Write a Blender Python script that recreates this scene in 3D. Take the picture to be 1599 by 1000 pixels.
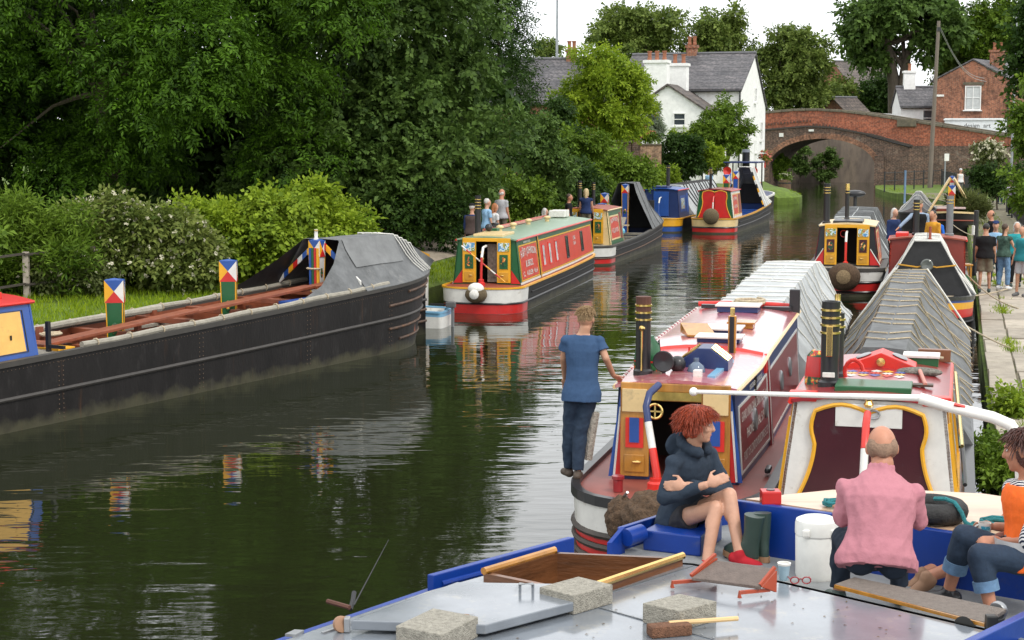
import bpy, bmesh, math, random
import numpy as np
from mathutils import Vector, Matrix, Euler
R = math.radians
random.seed(7)
for o in list(bpy.data.objects): bpy.data.objects.remove(o)
scene = bpy.context.scene
COL = scene.collection
# ------------------------------------------------------------------ camera
FPX, CAMH, YHOR = 2500.0, 4.3, 212.0
PITCH = math.atan((500 - YHOR) / FPX)
cd = bpy.data.cameras.new('camera'); cam = bpy.data.objects.new('camera', cd); COL.objects.link(cam)
cam.location = (0, 0, CAMH); cam.rotation_euler = (math.pi / 2 - PITCH, 0, 0)
cd.sensor_width = 36; cd.lens = 36 * FPX / 1599; cd.clip_end = 3000; cd.clip_start = .1
scene.camera = cam
# ------------------------------------------------------------------ sky and sun (bright overcast)
SUN_EL, SUN_AZ = R(50), R(140)          # azimuth measured clockwise from +Y: behind the camera, to the right
w = bpy.data.worlds.new('World'); scene.world = w; w.use_nodes = True
nt = w.node_tree; nt.nodes.clear()
out = nt.nodes.new('ShaderNodeOutputWorld'); bg = nt.nodes.new('ShaderNodeBackground')
sky = nt.nodes.new('ShaderNodeTexSky'); sky.sky_type = 'NISHITA'; sky.sun_disc = False
sky.sun_elevation = SUN_EL; sky.sun_rotation = SUN_AZ; sky.dust_density = 2.0
tc = nt.nodes.new('ShaderNodeTexCoord'); mp = nt.nodes.new('ShaderNodeMapping'); mp.inputs['Scale'].default_value = (1.2, 1.2, 3.5)
nz = nt.nodes.new('ShaderNodeTexNoise'); nz.inputs['Scale'].default_value = 1.7; nz.inputs['Detail'].default_value = 5
rp = nt.nodes.new('ShaderNodeValToRGB')
rp.color_ramp.elements[0].position = .3; rp.color_ramp.elements[0].color = (11.5, 11.9, 12.5, 1)
rp.color_ramp.elements[1].position = .72; rp.color_ramp.elements[1].color = (18, 18, 17.8, 1)
mx = nt.nodes.new('ShaderNodeMixRGB'); mx.inputs[0].default_value = .9      # a closed cloud layer over the sky
L = nt.links
L.new(tc.outputs['Generated'], mp.inputs[0]); L.new(mp.outputs[0], nz.inputs['Vector']); L.new(nz.outputs[0], rp.inputs[0])
L.new(sky.outputs[0], mx.inputs[1]); L.new(rp.outputs[0], mx.inputs[2]); L.new(mx.outputs[0], bg.inputs[0])
bg.inputs[1].default_value = .105; L.new(bg.outputs[0], out.inputs[0])
sd = bpy.data.lights.new('sun', 'SUN'); sun = bpy.data.objects.new('sun', sd); COL.objects.link(sun)
sd.energy = 1.5; sd.angle = R(12); sd.color = (1, .95, .87)
sv = Vector((math.sin(SUN_AZ) * math.cos(SUN_EL), math.cos(SUN_AZ) * math.cos(SUN_EL), math.sin(SUN_EL)))
sun.rotation_euler = sv.to_track_quat('Z', 'Y').to_euler(); sun.location = (0, 0, 60)
vs = scene.view_settings; vs.view_transform = 'Standard'; vs.look = 'None'; vs.exposure = 0.24; vs.gamma = 1; vs.use_curve_mapping = False
scene.render.engine = 'CYCLES'
scene.cycles.max_bounces = 6; scene.cycles.diffuse_bounces = 3; scene.cycles.transparent_max_bounces = 6

# ------------------------------------------------------------------ helpers
def at(px, py, h):
    """point of height h seen at a pixel of the photograph"""
    u = (px - 799.5) / FPX; v = (500 - py) / FPX
    Y = math.cos(PITCH) + v * math.sin(PITCH); Z = -math.sin(PITCH) + v * math.cos(PITCH)
    t = (h - CAMH) / Z
    return Vector((u * t, Y * t, h))
def atY(px, py, Y):
    u = (px - 799.5) / FPX; v = (500 - py) / FPX
    y = math.cos(PITCH) + v * math.sin(PITCH); Z = -math.sin(PITCH) + v * math.cos(PITCH)
    return Vector((u * Y / y, Y, CAMH + Z * Y / y))

MATS = {}
def mat(name, col, rough=.5, metal=0, var=.15, scale=5, bump=0, bscale=60, dirt=None, dscale=3, dpos=.55, coat=0, emit=0, stretch=None, spec=.5):
    if name in MATS: return MATS[name]
    m = bpy.data.materials.new(name); m.use_nodes = True; t = m.node_tree; b = t.nodes['Principled BSDF']; l = t.links
    c = t.nodes.new('ShaderNodeTexCoord'); vec = c.outputs['Object']
    if stretch:
        q = t.nodes.new('ShaderNodeMapping'); q.inputs['Scale'].default_value = stretch; l.new(vec, q.inputs[0]); vec = q.outputs[0]
    n = t.nodes.new('ShaderNodeTexNoise'); n.inputs['Scale'].default_value = scale; n.inputs['Detail'].default_value = 6; n.inputs['Roughness'].default_value = .65
    l.new(vec, n.inputs['Vector'])
    r = t.nodes.new('ShaderNodeValToRGB'); e = r.color_ramp.elements
    e[0].position = .3; e[1].position = .7
    e[0].color = [x * (1 - var) for x in col[:3]] + [1]; e[1].color = [min(1, x * (1 + var)) for x in col[:3]] + [1]
    l.new(n.outputs[0], r.inputs[0]); co = r.outputs[0]
    rgh = None
    if dirt:
        n2 = t.nodes.new('ShaderNodeTexNoise'); n2.inputs['Scale'].default_value = dscale; n2.inputs['Detail'].default_value = 9; n2.inputs['Roughness'].default_value = .7
        l.new(vec, n2.inputs['Vector'])
        r2 = t.nodes.new('ShaderNodeValToRGB'); r2.color_ramp.elements[0].position = dpos; r2.color_ramp.elements[1].position = dpos + .18
        l.new(n2.outputs[0], r2.inputs[0])
        x = t.nodes.new('ShaderNodeMixRGB'); l.new(r2.outputs[0], x.inputs[0]); l.new(co, x.inputs[1]); x.inputs[2].default_value = (*dirt, 1); co = x.outputs[0]
    l.new(co, b.inputs['Base Color'])
    b.inputs['Roughness'].default_value = rough; b.inputs['Metallic'].default_value = metal
    b.inputs['Specular IOR Level'].default_value = spec
    if coat: b.inputs['Coat Weight'].default_value = coat; b.inputs['Coat Roughness'].default_value = .12
    if bump:
        n3 = t.nodes.new('ShaderNodeTexNoise'); n3.inputs['Scale'].default_value = bscale; n3.inputs['Detail'].default_value = 5; l.new(vec, n3.inputs['Vector'])
        bp = t.nodes.new('ShaderNodeBump'); bp.inputs['Strength'].default_value = bump; bp.inputs['Distance'].default_value = .02
        l.new(n3.outputs[0], bp.inputs['Height']); l.new(bp.outputs[0], b.inputs['Normal'])
    MATS[name] = m; return m
def paint(name, col, rough=.32, var=.1, dirt=None, **k):
    return mat('paint_' + name, col, rough, 0, var, k.pop('scale', 4), k.pop('bump', .06), k.pop('bscale', 30), dirt or tuple(x * .55 + .04 for x in col), k.pop('dscale', 7), k.pop('dpos', .585), **k)
def cloth(name, col, var=.12, bump=.35, bscale=14, scale=10): return mat('cloth_' + name, col, .9, 0, var, scale, bump, bscale, spec=.2)

def brick_mat(name, c1, c2, mortar, scale=1., bw=.23, rh=.077, ms=.012, rough=.9, blotch=None, rot=0, slate=False):
    if name in MATS: return MATS[name]
    m = bpy.data.materials.new(name); m.use_nodes = True; t = m.node_tree; b = t.nodes['Principled BSDF']; l = t.links
    c = t.nodes.new('ShaderNodeTexCoord'); sep = t.nodes.new('ShaderNodeSeparateXYZ'); l.new(c.outputs['Object'], sep.inputs[0])
    ad = t.nodes.new('ShaderNodeMath'); ad.operation = 'ADD'; l.new(sep.outputs[0], ad.inputs[0]); l.new(sep.outputs[1], ad.inputs[1])
    cb = t.nodes.new('ShaderNodeCombineXYZ'); l.new(ad.outputs[0], cb.inputs[0]); l.new(sep.outputs[2], cb.inputs[1])
    k = t.nodes.new('ShaderNodeTexBrick'); l.new(cb.outputs[0], k.inputs['Vector'])
    k.inputs['Scale'].default_value = scale; k.inputs['Brick Width'].default_value = bw; k.inputs['Row Height'].default_value = rh
    k.inputs['Mortar Size'].default_value = ms; k.inputs['Color1'].default_value = (*c1, 1); k.inputs['Color2'].default_value = (*c2, 1); k.inputs['Mortar'].default_value = (*mortar, 1)
    k.inputs['Bias'].default_value = 0
    n = t.nodes.new('ShaderNodeTexNoise'); n.inputs['Scale'].default_value = .7; n.inputs['Detail'].default_value = 8; n.inputs['Roughness'].default_value = .7; l.new(c.outputs['Object'], n.inputs['Vector'])
    r = t.nodes.new('ShaderNodeValToRGB'); r.color_ramp.elements[0].position = .35; r.color_ramp.elements[1].position = .7
    r.color_ramp.elements[0].color = (.5, .5, .5, 1); r.color_ramp.elements[1].color = (1.35, 1.3, 1.25, 1); l.new(n.outputs[0], r.inputs[0])
    x = t.nodes.new('ShaderNodeMixRGB'); x.blend_type = 'MULTIPLY'; x.inputs[0].default_value = .8; l.new(k.outputs[0], x.inputs[1]); l.new(r.outputs[0], x.inputs[2]); co = x.outputs[0]
    n5 = t.nodes.new('ShaderNodeTexNoise'); n5.inputs['Scale'].default_value = 5.5; n5.inputs['Detail'].default_value = 3; l.new(c.outputs['Object'], n5.inputs['Vector'])
    r5 = t.nodes.new('ShaderNodeValToRGB'); r5.color_ramp.elements[0].position = .36; r5.color_ramp.elements[1].position = .64; r5.color_ramp.elements[0].color = (.42, .42, .45, 1); r5.color_ramp.elements[1].color = (1.3, 1.25, 1.2, 1); l.new(n5.outputs[0], r5.inputs[0])
    x5 = t.nodes.new('ShaderNodeMixRGB'); x5.blend_type = 'MULTIPLY'; x5.inputs[0].default_value = .75; l.new(co, x5.inputs[1]); l.new(r5.outputs[0], x5.inputs[2]); co = x5.outputs[0]
    if blotch:
        n2 = t.nodes.new('ShaderNodeTexNoise'); n2.inputs['Scale'].default_value = .45; n2.inputs['Detail'].default_value = 9; n2.inputs['Roughness'].default_value = .75; l.new(c.outputs['Object'], n2.inputs['Vector'])
        r2 = t.nodes.new('ShaderNodeValToRGB'); r2.color_ramp.elements[0].position = .56; r2.color_ramp.elements[1].position = .68; l.new(n2.outputs[0], r2.inputs[0])
        x2 = t.nodes.new('ShaderNodeMixRGB'); l.new(r2.outputs[0], x2.inputs[0]); l.new(co, x2.inputs[1]); x2.inputs[2].default_value = (*blotch, 1); co = x2.outputs[0]
    l.new(co, b.inputs['Base Color']); b.inputs['Roughness'].default_value = rough
    bp = t.nodes.new('ShaderNodeBump'); bp.inputs['Strength'].default_value = .5; bp.inputs['Distance'].default_value = .015; bp.invert = True
    l.new(k.outputs['Fac'], bp.inputs['Height']); l.new(bp.outputs[0], b.inputs['Normal'])
    MATS[name] = m; return m

class MB:
    def __init__(s): s.v = []; s.f = []; s.m = []
    def add(s, vs, fs, mi=0, M=None):
        n = len(s.v)
        s.v += [tuple(M @ Vector(q)) for q in vs] if M is not None else [tuple(q) for q in vs]
        s.f += [tuple(i + n for i in q) for q in fs]; s.m += [mi] * len(fs) if isinstance(mi, int) else list(mi)
        return s
    def box(s, c, d, mi=0, M=None, tx=1, ty=1):
        x, y, z = d[0] / 2, d[1] / 2, d[2] / 2
        v = [(c[0] + a * x * (tx if k > 0 else 1), c[1] + b * y * (ty if k > 0 else 1), c[2] + k * z) for k in (-1, 1) for a, b in ((-1, -1), (1, -1), (1, 1), (-1, 1))]
        return s.add(v, [(3, 2, 1, 0), (4, 5, 6, 7), (0, 1, 5, 4), (1, 2, 6, 5), (2, 3, 7, 6), (3, 0, 4, 7)], mi, M)
    def hexa(s, b, t, mi=0, M=None):
        """solid between two quads"""
        return s.add(list(b) + list(t), [(3, 2, 1, 0), (4, 5, 6, 7), (0, 1, 5, 4), (1, 2, 6, 5), (2, 3, 7, 6), (3, 0, 4, 7)], mi, M)
    def tube(s, pts, r, n=8, mi=0, M=None, closed=False, sq=None):
        pts = [Vector(p) for p in pts]; k = len(pts); vs = []; fs = []; prev = None
        for i, p in enumerate(pts):
            a = pts[(i - 1) % k] if (closed or i) else p; b = pts[(i + 1) % k] if (closed or i < k - 1) else p
            d = (b - a)
            d = d.normalized() if d.length > 1e-9 else Vector((0, 0, 1))
            if prev is None: u = d.cross(Vector((0, 0, 1)) if abs(d.z) < .9 else Vector((1, 0, 0))).normalized()
            else:
                u = prev - d * prev.dot(d); u = u.normalized() if u.length > 1e-6 else d.orthogonal().normalized()
            prev = u; q = d.cross(u); rr = r[i] if isinstance(r, (list, tuple)) else r
            for j in range(n):
                t = 2 * math.pi * (j + (.5 if n == 4 else 0)) / n
                vs.append(p + (u * math.cos(t) + q * math.sin(t) * (sq or 1)) * rr)
        for i in range(k if closed else k - 1):
            for j in range(n):
                fs.append((i * n + j, ((i + 1) % k) * n + j, ((i + 1) % k) * n + (j + 1) % n, i * n + (j + 1) % n)[::-1])
        if not closed: fs += [tuple(range(n)), tuple(range((k - 1) * n, k * n))[::-1]]
        return s.add(vs, fs, mi, M)
    def lathe(s, prof, n=16, mi=0, M=None):
        vs = []; fs = []; ms = []
        for r, z in prof: vs += [(r * math.cos(2 * math.pi * j / n), r * math.sin(2 * math.pi * j / n), z) for j in range(n)]
        for i in range(len(prof) - 1):
            for j in range(n): fs.append((i * n + j, i * n + (j + 1) % n, (i + 1) * n + (j + 1) % n, (i + 1) * n + j)); ms.append(mi[i] if isinstance(mi, (list, tuple)) else mi)
        fs += [tuple(range(n))[::-1], tuple(range((len(prof) - 1) * n, len(prof) * n))]
        ms += [ms[0], ms[-1]]
        return s.add(vs, fs, ms, M)
    def ell(s, c, r, mi=0, M=None, n=12, k=8, Rm=None):
        vs = []; fs = []
        for i in range(1, k):
            t = math.pi * i / k
            vs += [(math.sin(t) * math.cos(2 * math.pi * j / n), math.sin(t) * math.sin(2 * math.pi * j / n), math.cos(t)) for j in range(n)]
        vs += [(0, 0, 1), (0, 0, -1)]
        for i in range(k - 2):
            for j in range(n): fs.append((i * n + j, (i + 1) * n + j, (i + 1) * n + (j + 1) % n, i * n + (j + 1) % n))
        a = (k - 1) * n
        for j in range(n): fs += [(a, j, (j + 1) % n), (a + 1, (k - 2) * n + (j + 1) % n, (k - 2) * n + j)]
        c = Vector(c); q = []
        for p in vs:
            p = Vector((p[0] * r[0], p[1] * r[1], p[2] * r[2]))
            if Rm is not None: p = Rm @ p
            q.append(p + c)
        return s.add(q, fs, mi, M)
    def loft(s, rings, mi=0, M=None, cap=True):
        n = len(rings[0]); vs = [p for r in rings for p in r]; fs = []
        for i in range(len(rings) - 1):
            for j in range(n): fs.append((i * n + j, i * n + (j + 1) % n, (i + 1) * n + (j + 1) % n, (i + 1) * n + j))
        if cap: fs += [tuple(range(n))[::-1], tuple(range((len(rings) - 1) * n, len(rings) * n))]
        return s.add(vs, fs, mi, M)
    def prism(s, poly, h, mi=0, M=None):
        """polygon in xy, extruded h along z"""
        n = len(poly); vs = [(x, y, 0) for x, y in poly] + [(x, y, h) for x, y in poly]
        fs = [tuple(range(n))[::-1], tuple(range(n, 2 * n))] + [(i, (i + 1) % n, n + (i + 1) % n, n + i) for i in range(n)]
        return s.add(vs, fs, mi, M)
    def grid(s, fn, us, vs_, mi=0, mfn=None):
        n = len(vs_); vv = [fn(u, v) for u in us for v in vs_]; fs = []; ms = []
        for i in range(len(us) - 1):
            for j in range(n - 1):
                fs.append((i * n + j, (i + 1) * n + j, (i + 1) * n + j + 1, i * n + j + 1)); ms.append(mfn(i, j) if mfn else mi)
        return s.add(vv, fs, ms)
    def slab(s, fn, us, vs_, th, mi=0):
        """patch of a surface with thickness: fn(u, v, offset)"""
        nu, nv = len(us), len(vs_); a = [fn(u, v, th) for u in us for v in vs_] + [fn(u, v, 0) for u in us for v in vs_]; fs = []; k = nu * nv
        for i in range(nu - 1):
            for j in range(nv - 1): fs.append((i * nv + j, (i + 1) * nv + j, (i + 1) * nv + j + 1, i * nv + j + 1))
        for i in range(nu - 1):
            p, q = i * nv, (i + 1) * nv; fs.append((p, p + k, q + k, q)); p += nv - 1; q += nv - 1; fs.append((q, q + k, p + k, p))
        for j in range(nv - 1):
            p, q = j, j + 1; fs.append((q, q + k, p + k, p)); p += (nu - 1) * nv; q += (nu - 1) * nv; fs.append((p, p + k, q + k, q))
        return s.add(a, fs, mi)
    def build(s, name, mats, parent=None, smooth=False, bevel=0, off=None, recalc=True, loc=None):
        me = bpy.data.meshes.new(name)
        if off is not None: s.v = [(a[0] - off[0], a[1] - off[1], a[2] - off[2]) for a in s.v]
        me.from_pydata(s.v, [], s.f)
        for m in (mats if isinstance(mats, (list, tuple)) else [mats]): me.materials.append(m)
        me.polygons.foreach_set('material_index', s.m)
        if recalc or bevel:
            bm = bmesh.new(); bm.from_mesh(me)
            bmesh.ops.recalc_face_normals(bm, faces=bm.faces)
            if bevel: bmesh.ops.bevel(bm, geom=[e for e in bm.edges if len(e.link_faces) == 2 and e.calc_face_angle(0) > .5], offset=bevel, segments=2, affect='EDGES', profile=.6, clamp_overlap=True)
            bm.to_mesh(me); bm.free()
        if smooth:
            me.polygons.foreach_set('use_smooth', [True] * len(me.polygons))
            if smooth != 2: me.set_sharp_from_angle(angle=R(40))
        o = bpy.data.objects.new(name, me); COL.objects.link(o)
        if parent is not None: o.parent = parent
        if loc is not None: o.location = loc
        return o
def tag(o, label=None, cat=None, group=None, kind=None):
    if label: o['label'] = label
    if cat: o['category'] = cat
    if group: o['group'] = group
    if kind: o['kind'] = kind
    return o
def thing(name, label, cat, loc=(0, 0, 0), rotz=0, group=None):
    o = bpy.data.objects.new(name, None); COL.objects.link(o); o.location = loc; o.rotation_euler = (0, 0, rotz); o.empty_display_size = .2
    return tag(o, label, cat, group)
def struct(o): return tag(o, kind='structure')
def copy_tree(o, parent=None):
    c = o.copy(); COL.objects.link(c); c.parent = parent
    for ch in o.children: copy_tree(ch, c)
    return c
TMP = bpy.data.scenes.new('workbench'); TVL = TMP.view_layers[0]
def text2d(s, size=1, bold=0):
    """2-D triangulated lettering, origin at its lower left corner -> verts, faces, width"""
    cu = bpy.data.curves.new('t', 'FONT'); cu.body = s; cu.size = size; cu.fill_mode = 'FRONT'; cu.resolution_u = 2; cu.offset = bold
    o = bpy.data.objects.new('t', cu); TMP.collection.objects.link(o)
    TVL.update(); dg = TVL.depsgraph; me = o.evaluated_get(dg).to_mesh()
    v = [(p.co.x, p.co.y) for p in me.vertices]; f = [tuple(p.vertices) for p in me.polygons]
    o.evaluated_get(dg).to_mesh_clear(); bpy.data.objects.remove(o); bpy.data.curves.remove(cu)
    if not v: return [], [], 0
    x0 = min(p[0] for p in v); v = [(a - x0, b) for a, b in v]
    return v, f, max(p[0] for p in v)
def lin(a, b, n): return [a + (b - a) * i / (n - 1) for i in range(n)]
def rope(name, pts, r, m, parent=None, n=6): return MB().tube(pts, r, n).build(name, m, parent, smooth=True)
def coil(c, r, turns, thick, seed=0, zstep=None):
    rnd = random.Random(seed); pts = []
    for i in range(int(turns * 14)):
        t = 2 * math.pi * i / 14; k = 1 + .18 * math.sin(t * .37 + seed) + rnd.uniform(-.05, .05)
        pts.append((c[0] + r * k * math.cos(t), c[1] + r * k * math.sin(t) * .8, c[2] + thick + (zstep or thick * 1.2) * (i / 14) * .6 + rnd.uniform(-.004, .004)))
    return pts
# ================================================================== SETTING
LEFT = [(-17, 8), (-13.6, 15.6), (-10.4, 22.9), (-7.7, 27.6), (-5.3, 31.8), (-3.7, 35.4), (-2.75, 38.5), (-1.4, 43.5), (.15, 50), (1.3, 55), (3.9, 65), (5.1, 71.5), (7.2, 78.5), (9.6, 86.5), (12.6, 97),
        (14.2, 101.5), (16.6, 100.3), (18.2, 101.6), (18.9, 104.5), (18.9, 110), (19.8, 120), (20.95, 132), (22.3, 140), (23.6, 147.5), (30, 148.8), (42, 153), (60, 165), (95, 190)]
RIGHT = [(2.3, 6), (3.4, 10), (6.1, 20), (9.13, 31), (12.2, 42), (15.8, 55), (19.9, 70), (23.3, 83), (25.6, 95), (26.2, 104), (26.3, 112), (27.4, 121), (29.0, 128.2), (30.2, 134), (38, 140), (55, 150), (95, 173)]
def ex(P, Y):
    for (a, b), (c, d) in zip(P, P[1:]):
        if b <= Y <= d: return a + (c - a) * (Y - b) / (d - b)
    return P[-1][0]
# water
wm = bpy.data.materials.new('canal_water'); wm.use_nodes = True; t = wm.node_tree; b = t.nodes['Principled BSDF']
b.inputs['Base Color'].default_value = (.013, .016, .006, 1); b.inputs['Roughness'].default_value = .03; b.inputs['IOR'].default_value = 1.6
c = t.nodes.new('ShaderNodeTexCoord')
def wnoise(sx, sy, sc, det, rot):
    q = t.nodes.new('ShaderNodeMapping'); q.inputs['Scale'].default_value = (sx, sy, 1); q.inputs['Rotation'].default_value = (0, 0, rot)
    n = t.nodes.new('ShaderNodeTexNoise'); n.inputs['Scale'].default_value = sc; n.inputs['Detail'].default_value = det
    t.links.new(c.outputs['Object'], q.inputs[0]); t.links.new(q.outputs[0], n.inputs['Vector']); return n
n1 = wnoise(.5, 1.5, 1.0, 3, R(-14)); n2 = wnoise(.5, 1.4, 4.2, 2, R(-8)); n0 = wnoise(1, 1, .16, 2, 0)
ad = t.nodes.new('ShaderNodeMath'); ad.operation = 'MULTIPLY_ADD'; ad.inputs[1].default_value = .13; t.links.new(n2.outputs[0], ad.inputs[0]); t.links.new(n1.outputs[0], ad.inputs[2])
rr = t.nodes.new('ShaderNodeMapRange'); rr.inputs[1].default_value = .3; rr.inputs[2].default_value = .7; rr.inputs[3].default_value = .2; rr.inputs[4].default_value = 1.1
t.links.new(n0.outputs[0], rr.inputs[0])
bp = t.nodes.new('ShaderNodeBump'); bp.inputs['Distance'].default_value = .028; t.links.new(rr.outputs[0], bp.inputs['Strength'])
t.links.new(ad.outputs[0], bp.inputs['Height']); t.links.new(bp.outputs[0], b.inputs['Normal'])
struct(MB().add([(-60, -30, 0), (90, -30, 0), (90, 300, 0), (-60, 300, 0)], [(0, 1, 2, 3)]).build('canal_water', wm))
grass_m = mat('grass_ground', (.085, .135, .012), .95, 0, .5, 2.2, .8, 18, dirt=(.10, .085, .035), dscale=1.3, dpos=.62)
earth_m = mat('earth_path', (.30, .25, .19), .95, 0, .2, 3, .5, 30, dirt=(.16, .14, .08), dscale=2)
stone_edge = mat('stone_edge', (.26, .225, .175), .9, 0, .25, 4, .6, 25, dirt=(.07, .08, .03), dscale=2.5)
struct(MB().add([(-1500, -300, -1.6), (1500, -300, -1.6), (1500, 2500, -1.6), (-1500, 2500, -1.6)], [(0, 1, 2, 3)]).build('ground', grass_m))
def bank(P, sgn, offs, zs, name, m):
    g = MB(); n = len(offs); vs = []; fs = []
    for i, (x, y) in enumerate(P):
        for o, z in zip(offs, zs): vs.append((x + sgn * o * .96, y + (.28 * o if sgn < 0 else -.2 * o) * (1 if o < 50 else .3), z))
    for i in range(len(P) - 1):
        for j in range(n - 1): fs.append((i * n + j, (i + 1) * n + j, (i + 1) * n + j + 1, i * n + j + 1))
    return g.add(vs, fs).build(name, m, smooth=True)
def dens(P, k=3):
    o = []
    for a, b in zip(P, P[1:]): o += [(a[0] + (b[0] - a[0]) * i / k, a[1] + (b[1] - a[1]) * i / k) for i in range(k)]
    return o + [P[-1]]
struct(bank(dens(LEFT), -1, [0, 0, .35, 1.1, 3.5, 9, 30, 300], [-1, .42, .62, .9, 1.05, 1.2, 1.5, 4], 'left_bank', grass_m))
struct(bank(dens(RIGHT), 1, [0, 0, .3, 2.6, 6, 14, 40, 300], [-1, .36, .4, .42, .5, .8, 1.2, 4], 'right_bank', grass_m))
pl = [p for p in dens(LEFT) if 36 < p[1] < 98]
g = MB(); g.grid(lambda u, v: (pl[int(u)][0] - v * .96, pl[int(u)][1] + .28 * v, (.62 + .28 * (v - .35) / .75 if v < 1.1 else .9 + .15 * (v - 1.1) / 2.4) + .012), range(len(pl)), [.9, 1.1, 1.6, 2.3, 2.9]); struct(g.build('towpath_left', earth_m, smooth=True))
# right towpath: rough paving, slab by slab
pave_bed = mat('paving_bed', (.15, .13, .085), .95, 0, .3, 3, .6, 20, dirt=(.09, .12, .03), dscale=1.6, dpos=.5)
rp_ = [p for p in dens(RIGHT) if p[1] < 112]
g = MB(); g.grid(lambda u, v: (rp_[int(u)][0] + v * .96, rp_[int(u)][1] - .2 * v, .425 + .004 * v), range(len(rp_)), [.05, 1.5, 3.4]); tow = struct(g.build('towpath_right', pave_bed, smooth=True))
slab_ms = [mat('paving_stone_%d' % i, c_, .9, 0, .22, 3, .5, 30, dirt=(.12, .12, .06), dscale=2.2, dpos=.58) for i, c_ in enumerate([(.34, .30, .24), (.29, .255, .205), (.38, .335, .27)])]
rs = random.Random(3); Y = 15.5
cols = [(.06, .5), (.54, 1.35), (1.39, 2.25), (2.29, 3.2)]
for ci, (o0, o1) in enumerate(cols):
    Y = 15.5 + ci * .4
    while Y < 47:
        ln = rs.uniform(.9, 1.7) * (1.25 if ci == 0 else 1)
        q = [(ex(RIGHT, yy) + oo * .96, yy - .2 * oo) for yy, oo in ((Y, o0), (Y, o1), (Y + ln - .04, o1), (Y + ln - .04, o0))]
        q = [(x + rs.uniform(-.015, .015), y + rs.uniform(-.02, .02)) for x, y in q]
        h = .455 + rs.uniform(-.012, .012); tl = [rs.uniform(-.008, .008) for _ in range(4)]
        MB().hexa([(x, y, .40) for x, y in q][::-1], [(x, y, h + k_) for (x, y), k_ in zip(q, tl)][::-1]).build('paving_slab' if ci else 'edge_stone', rs.choice(slab_ms), tow, bevel=.012)
        Y += ln

# ---------------------------------------------------------------- bridge
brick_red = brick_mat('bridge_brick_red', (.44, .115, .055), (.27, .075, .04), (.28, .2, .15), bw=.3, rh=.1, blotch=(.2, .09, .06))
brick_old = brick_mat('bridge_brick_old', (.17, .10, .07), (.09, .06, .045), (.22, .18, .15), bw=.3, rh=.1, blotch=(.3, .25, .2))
cope_m = mat('coping_stone', (.12, .105, .075), .9, 0, .3, 3, .5, 20, dirt=(.2, .16, .09))
BA = Vector((21.1, 132, 0)); bd = Vector((7.8, -4, 0)).normalized(); bn = Vector((-bd.y, bd.x, 0))  # bn points away from camera
br = thing('canal_bridge', 'humpbacked red brick arch bridge spanning the canal', 'bridge', BA, math.atan2(bd.y, bd.x))
SP = 8.77
def interp(u, T):
    for (a, p), (b_, q) in zip(T, T[1:]):
        if a <= u <= b_:
            k = (u - a) / (b_ - a); return p + (q - p) * k
    return T[0][1] if u < T[0][0] else T[-1][1]
ptop = lambda u: interp(u, [(-9, 5.45), (-4, 5.85), (0, 6.12), (2, 6.27), (3.8, 6.3), (6, 6.15), (8, 5.9), (11, 5.43), (14, 4.95), (20, 4.0), (26, 3.1)])
pstr = lambda u: interp(u, [(-9, 4.2), (0, 4.8), (3, 5.05), (5, 4.97), (8.8, 4.3), (11.6, 3.5), (26, 3.5)])
def arch(u, e=0):
    k = (u - SP / 2) / (SP / 2 + e)
    return 1.85 + (2.2 + e) * math.sqrt(max(0, 1 - k * k)) ** 1.05 if abs(k) <= 1 else -1
us = sorted(set([round(x, 3) for x in lin(-9, 0, 8) + [SP / 2 - SP / 2 * math.cos(math.pi * i / 40) for i in range(41)] + lin(SP, 26, 18)]))
def zb(u): return arch(u) if 0 < u < SP else (1.85 if u in (0, round(SP, 3)) else -1)
DW = 5.5
for side, y0, y1 in ((0, 0, .45), (1, DW - .45, DW)):
    g = MB()
    for a, b_ in zip(us, us[1:]):
        za, zb_ = (arch(a) if -1e-3 < a < SP + 1e-3 and b_ <= SP + 1e-3 and a >= 0 else -1), (arch(b_) if 0 <= a and b_ <= SP + 1e-3 else -1)
        if a >= 0 and b_ <= SP + 1e-3: za = max(za, 1.85); zb_ = max(zb_, 1.85)
        ta, tb = min(pstr(a), ptop(a) - .3), min(pstr(b_), ptop(b_) - .3)
        g.hexa([(a, y0, za), (b_, y0, zb_), (b_, y1, zb_), (a, y1, za)], [(a, y0, ta), (b_, y0, tb), (b_, y1, tb), (a, y1, ta)])
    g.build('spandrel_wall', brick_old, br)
    g = MB()
    for a, b_ in zip(us, us[1:]):
        if ptop(b_) - .3 > pstr(b_) - .05:
            g.hexa([(a, y0 + .01, pstr(a)), (b_, y0 + .01, pstr(b_)), (b_, y1, pstr(b_)), (a, y1, pstr(a))], [(a, y0 + .01, ptop(a)), (b_, y0 + .01, ptop(b_)), (b_, y1, ptop(b_)), (a, y1, ptop(a))])
    g.build('parapet', brick_red, br)
    u = -9
    while u < 25:
        MB().hexa([(u, y0 - .07, ptop(u) + .002), (u + .97, y0 - .07, ptop(u + .97) + .002), (u + .97, y1 + .07, ptop(u + .97) + .002), (u, y1 + .07, ptop(u) + .002)],
                  [(u, y0 - .05, ptop(u) + .2), (u + .97, y0 - .05, ptop(u + .97) + .2), (u + .97, y1 + .05, ptop(u + .97) + .2), (u, y1 + .05, ptop(u) + .2)]).build('coping_stone', cope_m, br, bevel=.03)
        u += 1.0
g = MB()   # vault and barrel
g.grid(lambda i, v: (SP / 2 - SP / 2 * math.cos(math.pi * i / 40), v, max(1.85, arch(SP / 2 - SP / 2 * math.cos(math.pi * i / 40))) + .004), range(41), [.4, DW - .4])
g.build('arch_vault', brick_mat('vault_brick', (.11, .075, .055), (.07, .05, .04), (.14, .12, .1)), br, smooth=True)
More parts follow.
